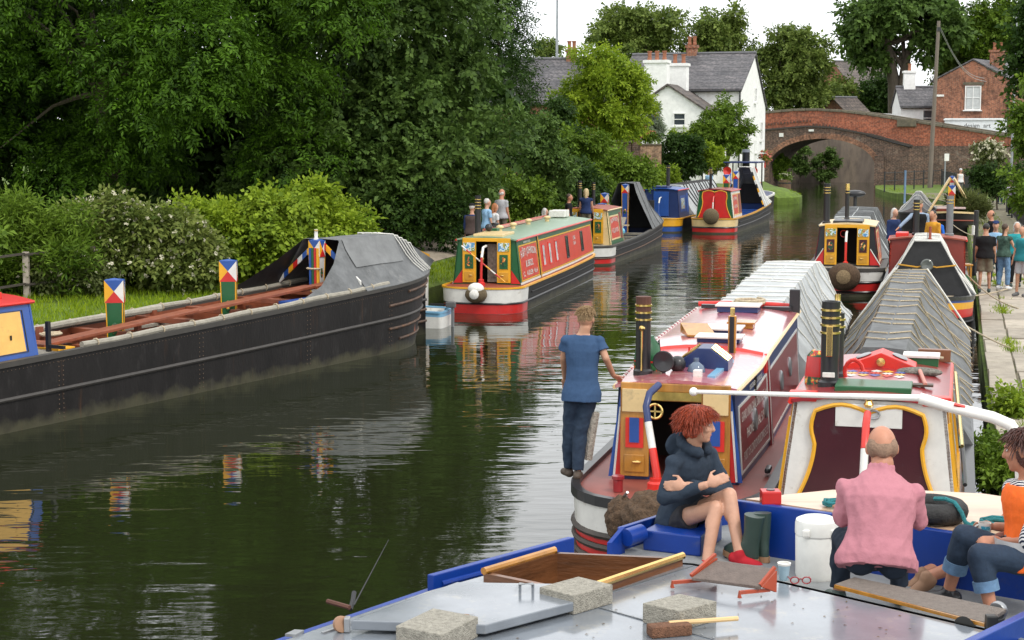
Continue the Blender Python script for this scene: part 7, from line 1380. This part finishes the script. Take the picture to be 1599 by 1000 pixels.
    if near:
        for s in (-1, 1):
            e = MB().ell(hp_(s * .031, .083, .013), (.0135, .008, .008), n=12, k=8, Rm=Mh).build('eye', mat('eye_white', (.75, .72, .68), .2), P, off=base, smooth=True); MB().ell(hp_(s * .031, .0895, .013), (.006, .003, .006), n=10, k=6, Rm=Mh).build('iris', mat('iris_dark', (.05, .035, .02), .1), e, off=base)
            MB().tube([hp_(s * .016, .094, .032), hp_(s * .032, .096, .037), hp_(s * .048, .084, .031)], .0035, 5).build('eyebrow', look.get('hairm', P_BLK), P, off=base)
        MB().tube([hp_(x, .093 - abs(x) * .5, -.062 + .15 * abs(x)) for x in (-.026, -.014, 0, .014, .026)], [.003, .0055, .006, .0055, .003], 8).build('lips', mat('lips', (.45, .14, .12), .4), P, off=base, smooth=True)
    # ---- clothes
    gv = vox * (1 if near else .9); fold = look.get('fold', .006) if near else .008
    if 'top' in look:
        g = MB(); torso(g, .016, look.get('hem', -.2), 1.01 if look.get('collar') else .97); slv = look.get('sleeve', .6)
        for s in 'RL':
            el, wr = J['e' + s], J['w' + s]; g.ell(sh[s], (.067 * S,) * 3); e2 = look.get('loose', .0)
            if slv <= 1: limb(g, [nk - up * .05 + (sh[s] - nk) * .2, sh[s], sh[s].lerp(el, slv)], [.05 * S, .058 * S, (.056 + e2) * S])
            else: limb(g, [nk - up * .05 + (sh[s] - nk) * .2, sh[s], el, el.lerp(wr, slv - 1)], [.05 * S, .058 * S, (.052 + e2) * S, (.038 + e2) * S])
        if look.get('hood'):
            for a in lin(-2.6, 2.6, 15): q = nk + up * .015 + (rt * math.sin(a) - fw * math.cos(a)) * .095 * S + V3(0, 0, .02 * math.cos(a)); g.ell(q, (.042, .042, .045))
            g.ell(nk - fw * .13 - up * .05, (.1, .045, .1), n=12, k=8)
        elif look.get('collar'):
            for a in lin(0, 6.0, 14): g.ell(nk + up * .012 + (rt * math.cos(a) + fw * math.sin(a)) * .07 * S, (.018, .018, .03))
        remesh(g, look.get('topname', 'shirt'), look['top'], P, gv, base, 2, (fold, 9 if near else 7, int(abs(pel.x) * 100) + 3))
    if 'vest' in look:
        g = MB(); torso(g, .034, -.2, .9); [g.ell(sh[s] - rt * (.03 if s == 'R' else -.03), (.06,) * 3) for s in 'RL']; remesh(g, look.get('vestname', 'waistcoat'), look['vest'], P, gv, base, 2, (.004, 8, 5))
    if 'legs' in look:
        g = MB(); ln = look.get('leglen', 1.93); T = [(-.17, .15, .115), (-.06, .176, .125), (.08, .172, .12), (.16, .162, .115)]; g.loft([ring(sp(t), rx * S * bulk, ry * S * bulk) for t, rx, ry in T])
        for s in 'RL':
            kn, an = J['k' + s], J['a' + s]; e2 = look.get('legloose', .012)
            if ln <= 1: limb(g, [hips[s], hips[s].lerp(kn, ln)], [(.094) * S, (.078 + e2) * S])
            else: limb(g, [hips[s], kn, kn.lerp(an, .35), kn.lerp(an, max(.4, ln - 1))], [(.092) * S, (.064 + e2) * S, (.062 + e2) * S, (.048 + e2) * S])
            g.ell(hips[s], (.098 * S,) * 3)
        remesh(g, look.get('legname', 'trousers'), look['legs'], P, gv, base, 2, (fold, 10, 11))
        if 'cuff' in look:
            for s in 'RL': kn, an = J['k' + s], J['a' + s]; g = MB(); cap(g, kn.lerp(an, ln - 1.18), kn.lerp(an, ln - .99), .074, .074, 16, True); g.build('turn_up', look['cuff'], P, off=base, smooth=True)
    for s in 'RL':
        an = J['a' + s]; to = J.get('toe' + s, V3(fw.x, fw.y, 0).normalized() if abs(fw.z) < .95 else V3(0, -1, 0)); g = MB(); cap(g, an - V3(0, 0, .035 * S) - to * .035, an + to * .14 * S - V3(0, 0, .048 * S), .046 * S, .038 * S); cap(g, an, an - V3(0, 0, .04 * S), .045 * S, .045 * S); remesh(g, 'shoe', look.get('shoe', BOOTM), P, max(gv * .8, .008), base, 2)
    # ---- hair
    S = HS_; hm = look.get('hairm'); st = look.get('hair', 'short')
    if hm and st not in ('bald', 'ring'):
        g = MB(); g.ell(hp_(0, -.024, .035), (.082 * S, .09 * S, .092 * S), n=18, k=12, Rm=Mh)
        if st in ('long', 'tail'): cap(g, hp_(0, -.07, .02), hp_(0, -.1, -.17 if st == 'long' else -.28), .06 * S if st == 'long' else .035 * S, .045 * S if st == 'long' else .02 * S)
        if st == 'long': [cap(g, hp_(s * .06, -.03, .03), hp_(s * .07, -.03, -.12), .035 * S, .03 * S) for s in (-1, 1)]
        if st == 'bob':
            g = MB(); g.ell(hp_(0, -.022, .042), (.086, .092, .082), n=18, k=12, Rm=Mh); g.ell(hp_(0, -.062, -.01), (.082, .055, .1), n=16, k=10, Rm=Mh); [g.ell(hp_(s * .066, -.02, -.02), (.022, .055, .075), n=12, k=8, Rm=Mh) for s in (-1, 1)]
        
        ho = remesh(g, 'hair', hm, P, vox, base, 2, (.006, 40, 3))
        if near:   # locks lying over the scalp
            rg = random.Random(11); g = MB(); nL = look.get('locks', 500); lr_ = look.get('lockr', .004); LL = look.get('locklen', .05)
            for i in range(nL):
                th_ = rg.uniform(0, 2 * math.pi); ph = rg.uniform(0, 1.75 if st == 'bob' else 1.5); d = V3(math.sin(ph) * math.cos(th_), math.sin(ph) * math.sin(th_), math.cos(ph))
                if d.y > .45 and d.z < .35: continue
                if st == 'bob' and d.y > .62 and d.z < .6 : continue
                p0 = V3(d.x * .088, -.02 + d.y * .098, .035 + d.z * .092); dn = V3(d.x * .75 + rg.uniform(-.5, .5), d.y * .75 + rg.uniform(-.4, .4) + (.25 if d.y > 0 else 0), -.25 - (1 - d.z) * .9).normalized(); l = LL * rg.uniform(.6, 1.3)
                p1 = p0 + dn * l * .5 + d * .012; p2 = p0 + dn * l + d * rg.uniform(-.006, .016); g.tube([hp_(*p0), hp_(*p1), hp_(*p2)], [lr_, lr_ * .9, .0008], 4)
            tag(g.build('hair_locks', look.get('lockm', hm), ho, off=base, smooth=True), kind='stuff')
    if st == 'ring':   # bald crown with cropped sides
        g = MB(); [g.ell(hp_(s * .045, -.03, -.0), (.036 * S, .066 * S, .055 * S), n=14, k=10, Rm=Mh) for s in (-1, 1)]; g.ell(hp_(0, -.072, -.01), (.05 * S, .034 * S, .052 * S), n=14, k=10, Rm=Mh); remesh(g, 'hair', hm, P, vox, base, 2)
    if 'hat' in look:
        g = MB(); g.ell(hp_(0, -.015, .075), (.088 * S, .1 * S, .055 * S), n=16, k=10, Rm=Mh); g.ell(hp_(0, .08, .055), (.065 * S, .055 * S, .012 * S), n=14, k=8, Rm=Mh); remesh(g, 'cap', look['hat'], P, vox * .8, base, 2)
    return P
def stand_pose(pos, ang, s=1, lean=(0, 0), armR=((.12, .05, -1), (.05, .3, -1)), armL=((-.12, .05, -1), (-.05, .3, -1)), face=None, step=.04, head=0, legR=None, legL=None):
    """standing figure; ang = heading clockwise from +Y; arm vectors in (right, forward, up)"""
    f = V3(math.sin(ang), math.cos(ang), 0); r = V3(math.cos(ang), -math.sin(ang), 0); q = lambda v: (r * v[0] + f * v[1] + V3(0, 0, v[2])).normalized(); pos = Vector(pos)
    pel = pos + V3(0, 0, .93 * s); nk = pel + (V3(0, 0, 1) + f * lean[1] + r * lean[0]).normalized() * .5 * s; J = dict(pel=pel, neck=nk, right=r, s=s)
    for k, sg, arm in (('R', 1, armR), ('L', -1, armL)):
        sh = nk + r * sg * .185 * s - V3(0, 0, .07 * s); J['e' + k] = sh + q(arm[0]) * .28 * s; J['w' + k] = J['e' + k] + q(arm[1]) * .25 * s
        J['k' + k] = pos + r * sg * .1 * s + f * (.03 + sg * step * .5) + V3(0, 0, .5 * s); J['a' + k] = pos + r * sg * .11 * s + f * sg * step + V3(0, 0, .085 * s)
    fa = ang if face is None else face; J['face'] = V3(math.sin(fa), math.cos(fa), head); J['head'] = nk + V3(0, 0, .155 * s) + f * .03 + V3(lean[0] * .1, lean[1] * .1, 0); return J
HB_ = mat('hair_brown', (.06, .035, .02), .6, 0, .3, 40, .5, 60); HG = mat('hair_grey', (.5, .48, .45), .6, 0, .2, 40, .5, 60); HR_ = mat('hair_red', (.27, .038, .01), .5, 0, .65, 60, .4, 80); HF = mat('hair_fair', (.30, .2, .1), .6, 0, .3, 60, .5, 80); HBL = mat('hair_black', (.015, .012, .01), .5, 0, .3, 40, .5, 60); HGI = mat('hair_ginger', (.33, .12, .04), .6, 0, .3, 40, .5, 60); HBD = mat('hair_blond', (.5, .38, .2), .6, 0, .3, 40, .5, 60)
C_ = lambda n, c: cloth(n, c)
DENIM = mat('denim', (.014, .03, .058), .85, 0, .2, 60, .4, 16); NAVYT = cloth('navy_trouser', (.018, .026, .04)); JEANL = mat('denim_light', (.12, .22, .36), .85, 0, .25, 20, .4, 16)
# --- red-haired woman with folded arms
rtw = V3(-.74, -.67, 0)
J = dict(pel=atY(1062, 806, 10.9), neck=atY(1084, 697, 10.78), right=rtw, head=atY(1091, 663, 10.72), face=V3(.93, -.36, -.08),
         eR=atY(1038, 778, 10.62), wR=atY(1104, 757, 10.48), hR=V3(.9, .1, .35), nR=V3(.3, -.8, .4), cR=.35, tR=-1, eL=atY(1134, 767, 10.82), wL=atY(1072, 758, 10.53), hL=V3(-1, .25, -.1), nL=V3(0, -1, .2), cL=.3,
         kR=atY(1118, 793, 10.5), aR=atY(1103, 882, 10.36), kL=atY(1139, 773, 10.52), aL=atY(1155, 866, 10.34), toeR=V3(.5, -.85, 0), toeL=V3(.85, -.5, -.15), s=.97)
HOOD = mat('hoodie_slate', (.032, .045, .065), .95, 0, .08, 60, .3, 22, spec=.15)
person('woman with bright red hair in slate hooded top and shorts, arms folded', J, dict(skin=SKINP, top=HOOD, topname='hooded_top', sleeve=1.86, hood=True, loose=.010, legs=cloth('dark_shorts', (.035, .035, .04)), legname='shorts', leglen=.42, legloose=.018, shoe=cloth('red_shoe', (.4, .02, .03)), hair='bob', hairm=HR_, lockm=HR_, locks=3600, locklen=.085, lockr=.0032, fold=.010, bulk=.95), .0085)
# --- man in pink shirt, seen from behind
pm = at(1372, 897, 1.84); pel = pm + V3(0, .06, .09)
J = dict(pel=pel, neck=atY(1375, 735, pel.y + .17), right=V3(1, -.12, 0), bend=V3(0, -.05, .0), head=atY(1377, 700, pel.y + .22), face=V3(.12, .95, -.3), hup=V3(0, .25, 1),
         eR=atY(1434, 812, pel.y + .16), wR=pel + V3(.16, .45, .17), eL=atY(1318, 806, pel.y + .18), wL=pel + V3(-.12, .45, .17), kR=pel + V3(.22, .42, .02), aR=pel + V3(.24, .42, -.33), kL=pel + V3(-.1, .42, .0), aL=pel + V3(-.13, .38, -.33), toeR=V3(.2, 1, 0), toeL=V3(-.2, 1, 0))
person('man in pink shirt sitting with his back to the viewer, balding cropped head', J, dict(skin=SKINR, top=mat('pink_linen', (.44, .185, .22), .9, 0, .04, 90, .35, 22, spec=.2), sleeve=1.12, loose=.014, collar=True, legs=NAVYT, leglen=1.9, hair='ring', hairm=mat('hair_cropped', (.24, .15, .10), .8, 0, .3, 80, .3, 100), bulk=1.12, hem=-.2, fold=.013, shw=1.04, drop=.125, hs=1.1), .0085)
# --- person in orange vest at the right edge, mug in hand
pel = atY(1612, 868, 9.15)
J = dict(pel=pel, neck=atY(1607, 742, 9.2), right=V3(-.25, 1, 0), head=atY(1597, 704, 9.2), face=V3(-.9, .45, -.15), eR=atY(1600, 828, 9.5), wR=atY(1552, 822, 9.5), hR=V3(-1, 0, .0), nR=V3(0, 1, .3), cR=.9, eL=atY(1606, 845, 9.02), wL=atY(1567, 846, 9.18), hL=V3(-.95, .15, .05), nL=V3(.1, -.6, .8), cL=.8, tL=-1,
         kR=pel + V3(-.34, .22, .06), aR=pel + V3(-.4, .3, -.3), kL=atY(1530, 868, 9.05), aL=atY(1548, 955, 9.0), toeR=V3(-1, .2, 0), toeL=V3(-1, .1, 0))
STRIPE = mat('striped_jersey', (.7, .7, .68), .9)
t = STRIPE.node_tree; wv = t.nodes.new('ShaderNodeTexWave'); wv.bands_direction = 'DIAGONAL'; wv.inputs['Scale'].default_value = 22; tc_ = t.nodes.new('ShaderNodeTexCoord'); rp_2 = t.nodes.new('ShaderNodeValToRGB'); rp_2.color_ramp.interpolation = 'CONSTANT'; rp_2.color_ramp.elements[0].color = (.015, .02, .05, 1); rp_2.color_ramp.elements[1].position = .5; rp_2.color_ramp.elements[1].color = (.72, .72, .7, 1); t.links.new(tc_.outputs['Object'], wv.inputs['Vector']); t.links.new(wv.outputs[0], rp_2.inputs[0]); t.links.new(rp_2.outputs[0], t.nodes['Principled BSDF'].inputs['Base Color'])
HV = mat('hi_vis_orange', (.85, .14, .01), .8, 0, .1, 20, .4, 14)
pv = person('person in orange high visibility vest holding a mug at the right edge', J, dict(skin=SKINR, top=STRIPE, topname='striped_jersey', sleeve=1.2, loose=.012, vest=HV, vestname='high_visibility_vest', legs=DENIM, leglen=1.62, cuff=JEANL, hair='bob', hairm=mat('hair_auburn', (.07, .025, .018), .5, 0, .5, 50, .4, 80), locks=500, locklen=.07, shoe=P_BLK), .0095)
b0 = pv.location; MB().loft([[pel + V3(0, 0, z) + V3(.222 * math.cos(a), .175 * math.sin(a), 0) for a in lin(0, 2 * math.pi, 25)[:-1]] for z in (.05, .11)], cap=False).build('reflective_band', mat('reflective', (.5, .5, .5), .4), pv, off=b0, smooth=True)
w0 = J['wL']; MB().tube([w0 + V3(.012, 0, 0) + V3(0, .033 * math.cos(a), .033 * math.sin(a)) for a in lin(0, 2 * math.pi, 15)[:-1]], .008, 6, closed=True).build('wristwatch', P_BLK, pv, off=b0)
mg = thing('printed_mug', 'white printed mug held by the person in the orange vest', 'mug', atY(1537, 838, 9.42)); MB().lathe([(.036, 0), (.038, .005), (.038, .085), (.034, .085), (.034, .01), (0, .01)], 20).build('mug_body', P_WHITE, mg, smooth=True); MB().slab(lambda a, z, o: ((.0382 + o) * math.cos(a), (.0382 + o) * math.sin(a), z), lin(-2.4, -.9, 8), [.02, .07], .001).build('mug_print', pic('scene'), mg); MB().tube([(-.036 - .026 * math.sin(t_), 0, .043 + .028 * math.cos(t_)) for t_ in lin(0, math.pi, 10)], .006, 6).build('mug_handle', P_WHITE, mg, smooth=True)
# --- person behind, bare legs stretched out
pel = atY(1625, 845, 9.9)
J = dict(pel=pel, neck=pel + V3(.08, .05, .5), right=V3(-.1, 1, 0), head=pel + V3(.08, .05, .66), face=V3(-1, .1, 0), eR=pel + V3(.0, .3, .2), wR=pel + V3(-.15, .25, .1), eL=pel + V3(.05, -.2, .2), wL=pel + V3(-.1, -.15, .1), kR=atY(1525, 872, 9.75), aR=atY(1447, 902, 9.62), kL=atY(1528, 858, 9.95), aL=atY(1440, 896, 9.78), toeR=V3(-.6, 0, -.4), toeL=V3(-.6, 0, -.4))
person('person with bare legs stretched out, mostly hidden behind the orange vest', J, dict(skin=SKINR, top=cloth('grey_top', (.15, .16, .18)), sleeve=.6, legs=cloth('khaki_shorts', (.2, .17, .11)), legname='shorts', leglen=.6, hair='short', hairm=HB_, locks=200, shoe=mat('sandal_tan', (.3, .17, .1), .7)), .011)
# --- man in blue T-shirt stepping along the gunwale
fp_ = at(893, 747, .76); a = R(8); f = V3(math.sin(a), math.cos(a), 0)
J = dict(pel=atY(908, 612, fp_.y + .02), neck=atY(911, 518, fp_.y + .06), right=V3(1, -.1, 0), head=atY(915, 499, fp_.y + .08), face=V3(.25, .95, -.1), eR=atY(946, 560, fp_.y - .02), wR=BN.W(1.16, .66, 1.82), hR=V3(.35, .5, -.25), nR=V3(.1, .5, .6), cR=.4, eL=atY(880, 560, fp_.y + .12), wL=atY(882, 590, fp_.y + .28),
         kR=atY(906, 676, fp_.y + .03), aR=atY(902, 738, fp_.y - .02), kL=atY(889, 674, fp_.y + .1), aL=atY(888, 733, fp_.y + .14), toeR=V3(.2, .95, 0), toeL=V3(-.35, .9, 0), s=1.0)
J['neck'] = J['neck'] - V3(0, 0, .0)
person('young man in blue T-shirt and jeans stepping along the stern gunwale', J, dict(skin=SKIN, top=mat('tee_blue', (.04, .08, .16), .9, 0, .05, 60, .3, 20, spec=.2), topname='t_shirt', sleeve=.55, loose=.018, legs=DENIM, leglen=1.95, legloose=.014, shoe=mat('brown_boot', (.07, .05, .035), .7), hair='short', hairm=HF, locks=700, locklen=.022, fold=.008, shw=.92), .0095)
# --- figures farther away: (label, px, Y, ground z, heading deg, size, look, pose extras)
def far(label, px, Y, z, hd, look, s=1.0, **k):
    pos = V3((px - 799.5) / FPX * Y, Y, z); return person(label, stand_pose(pos, R(hd), s, **k), look, .024 if Y < 60 else .03, 'people by the canal')
TR_K = cloth('black_cloth', (.012, .012, .013)); TR_G = cloth('grey_cloth', (.12, .12, .12)); WH_ = cloth('white_cloth', (.6, .6, .6)); LB_ = cloth('light_blue_cloth', (.25, .42, .6)); TL_ = cloth('teal_cloth', (.03, .28, .30)); NV_ = cloth('navy_cloth', (.02, .035, .10)); GY_ = cloth('pale_grey_cloth', (.36, .36, .37)); KH_ = cloth('khaki_cloth', (.16, .14, .1)); YE_ = cloth('mustard_cloth', (.55, .27, .03)); TAN_ = cloth('tan_cloth', (.42, .30, .2)); BL_ = cloth('royal_cloth', (.02, .12, .5))
far('man in black waistcoat and cap standing beside the red cabin boat', 737, 44.5, .72, 20, dict(top=NV_, vest=cloth('brown_waistcoat', (.07, .05, .045)), sleeve=1.8, legs=TR_K, hairm=HG, hat=TR_K, skin=SKIN))
far('white haired man in light blue shirt among the group on the bank', 760, 45.6, .82, 60, dict(top=LB_, sleeve=.7, legs=TR_G, hairm=HG, skin=SKINP))
far('ginger haired woman between the blue and grey shirts on the bank', 772, 46.8, .72, 60, dict(top=WH_, sleeve=.6, legs=TR_K, hairm=HGI, hair='long', skin=SKINP), .95)
far('tall balding man in grey T-shirt on the left bank', 783, 47.2, 1.0, 40, dict(top=GY_, sleeve=.6, legs=KH_, hairm=HG, hair='ring', skin=SKINR, bulk=1.12), 1.02)
far('white haired person sitting low behind the red boat roof', 850, 52.5, .32, 75, dict(top=WH_, sleeve=.6, legs=TR_G, hairm=HG, hair='long', skin=SKINP), .95)
far('dark haired person in black on the stern of the open hold boat', 888, 53.6, .66, 100, dict(top=TR_K, sleeve=.5, legs=TR_G, hairm=HB_, skin=SKINR)); far('blond woman in navy top seen from behind on the open hold boat', 915, 53.9, .86, 15, dict(top=NV_, sleeve=.2, legs=KH_, hairm=HBD, hair='long', skin=SKIN), .98)
far('man in pale shirt behind the striped cover', 1106, 88, .75, 40, dict(top=LB_, sleeve=.7, legs=TR_G, hairm=HB_, skin=SKIN)); far('person in checked blue beside the small tree trunk', 1137, 97, .7, 90, dict(top=BL_, sleeve=1.8, legs=JEANL, hairm=HB_, skin=SKIN))
far('person in tan shirt and white hat by the barred fence', 1497, 100, .55, 160, dict(top=TAN_, vest=WH_, sleeve=.7, legs=TR_G, hairm=HG, hat=WH_, skin=SKINP)); far('man in blue jacket leaning on the towpath railing', 1560, 89, .5, 250, dict(top=LB_, sleeve=1.8, legs=DENIM, hairm=HB_, skin=SKINR), 1.02)
far('long haired blond woman near the side fence', 1591, 74, .5, 300, dict(top=KH_, sleeve=.8, legs=TR_K, hairm=HBD, hair='long', skin=SKIN)); far('person in pale lilac top left of the blond woman', 1577, 76, .5, 340, dict(top=cloth('lilac_cloth', (.42, .36, .46)), sleeve=.6, legs=TR_K, hairm=HB_, skin=SKIN))
far('bald man in black jacket standing by a dark post', 1548, 46, .47, 270, dict(top=TR_K, sleeve=1.9, legs=TR_K, hairm=HB_, hair='ring', skin=SKINR)); far('man in black T-shirt and shorts standing at the paving edge', 1540, 39.2, .46, 20, dict(top=TR_K, sleeve=.75, legs=KH_, legname='shorts', leglen=.95, legloose=.03, hairm=HBL, skin=SKIN, bulk=1.1), 1.0)
far('capped man with pale shirt partly behind the black T-shirt', 1555, 41, .46, 200, dict(top=LB_, sleeve=.7, legs=DENIM, hairm=HB_, hat=NV_, skin=SKIN), .98); far('woman with long ponytail in light jeans on the towpath', 1569, 40.0, .46, 55, dict(top=cloth('flower_top', (.05, .09, .07), .6), sleeve=.15, legs=JEANL, hairm=HB_, hair='tail', skin=SKIN, shoe=WH_), .97, armR=((.25, .3, -1), (-.3, .8, .3)))
far('smiling grey haired woman in turquoise top on the towpath', 1588, 40.8, .46, 190, dict(top=TL_, sleeve=.6, legs=TR_K, hairm=HG, hair='long', skin=SKINP), .97); far('person in teal T-shirt with backpack and grey shorts at the right edge', 1599, 38.3, .46, 235, dict(top=TL_, vest=cloth('backpack_teal', (.02, .16, .18)), vestname='backpack', sleeve=.7, legs=GY_, legname='shorts', leglen=.9, hairm=HB_, skin=SKIN, shoe=TR_G), 1.0)
q = BC.W(5.2, -.22, .98); person('man in flat cap and dark waistcoat steering the black cratch boat', stand_pose(q, R(195), 1.0, armR=((.6, .5, -.7), (.5, .4, -.5))), dict(top=cloth('blue_grey_shirt', (.25, .32, .42)), vest=TR_K, sleeve=1.9, legs=TR_K, hairm=HG, hat=KH_, skin=SKINR), .022, 'people by the canal')
q = BC.W(4.8, -.85, .9); person('white haired person in navy jumper beside the steerer', stand_pose(q, R(150), .92), dict(top=NV_, sleeve=1.9, legs=TR_K, hairm=HG, hair='long', skin=SKINP), .024, 'people by the canal')
q = BC.W(5.7, .12, .85); person('dark haired person in mustard top aboard the black cratch boat', stand_pose(q, R(235), .95), dict(top=YE_, sleeve=1.9, legs=TR_K, hairm=HBL, skin=SKIN), .024, 'people by the canal')
q = BC.W(4.7, .1, .9); person('person in bright blue jacket bending behind the mustard top', stand_pose(q, R(200), .92, lean=(-.3, .7)), dict(top=BL_, sleeve=1.9, legs=TR_K, hairm=HB_, skin=SKIN), .024, 'people by the canal')
# clutter on the towpath beside them
q = at(1513, 470, .46); bk = thing('green_barrel', 'dark green drum lying on the towpath beside the moored boats', 'drum', q + V3(0, 1.2, 0)); MB().lathe([(.28, -.3), (.3, -.28), (.3, .28), (.28, .3)], 20, 0, Matrix.Translation((0, 0, .3)) @ Matrix.Rotation(R(90), 4, 'X')).build('body', P_GREEN, bk, smooth=True)
q = at(1527, 372, .46); bl2 = thing('dark_post', 'tall dark mooring post beside the bald man', 'post', q + V3(0, -18, 0)); bl2.location = V3(13.1, 45.2, .45); MB().tube([(0, 0, -.1), (0, 0, 1.75)], .07, 10).build('shaft', P_BLK, bl2, smooth=True); MB().box((-.09, -.05, 1.2), (.03, .2, .26)).build('notice', P_WHITE, bl2)
q = V3(12.0, 42.6, .46); st_ = thing('painted_stool', 'small wooden seat with painted diamond on the towpath', 'stool', q); MB().box((0, 0, .42), (.5, .4, .05)).build('seat', OAK, st_, bevel=.01); [MB().box((x, y, .2), (.05, .05, .4)).build('leg', OAK, st_) for x in (-.2, .2) for y in (-.15, .15)]; MB().box((-.32, 0, .45), (.06, .36, .75)).build('backrest', pic('roses'), st_)
bpy.data.scenes.remove(TMP)
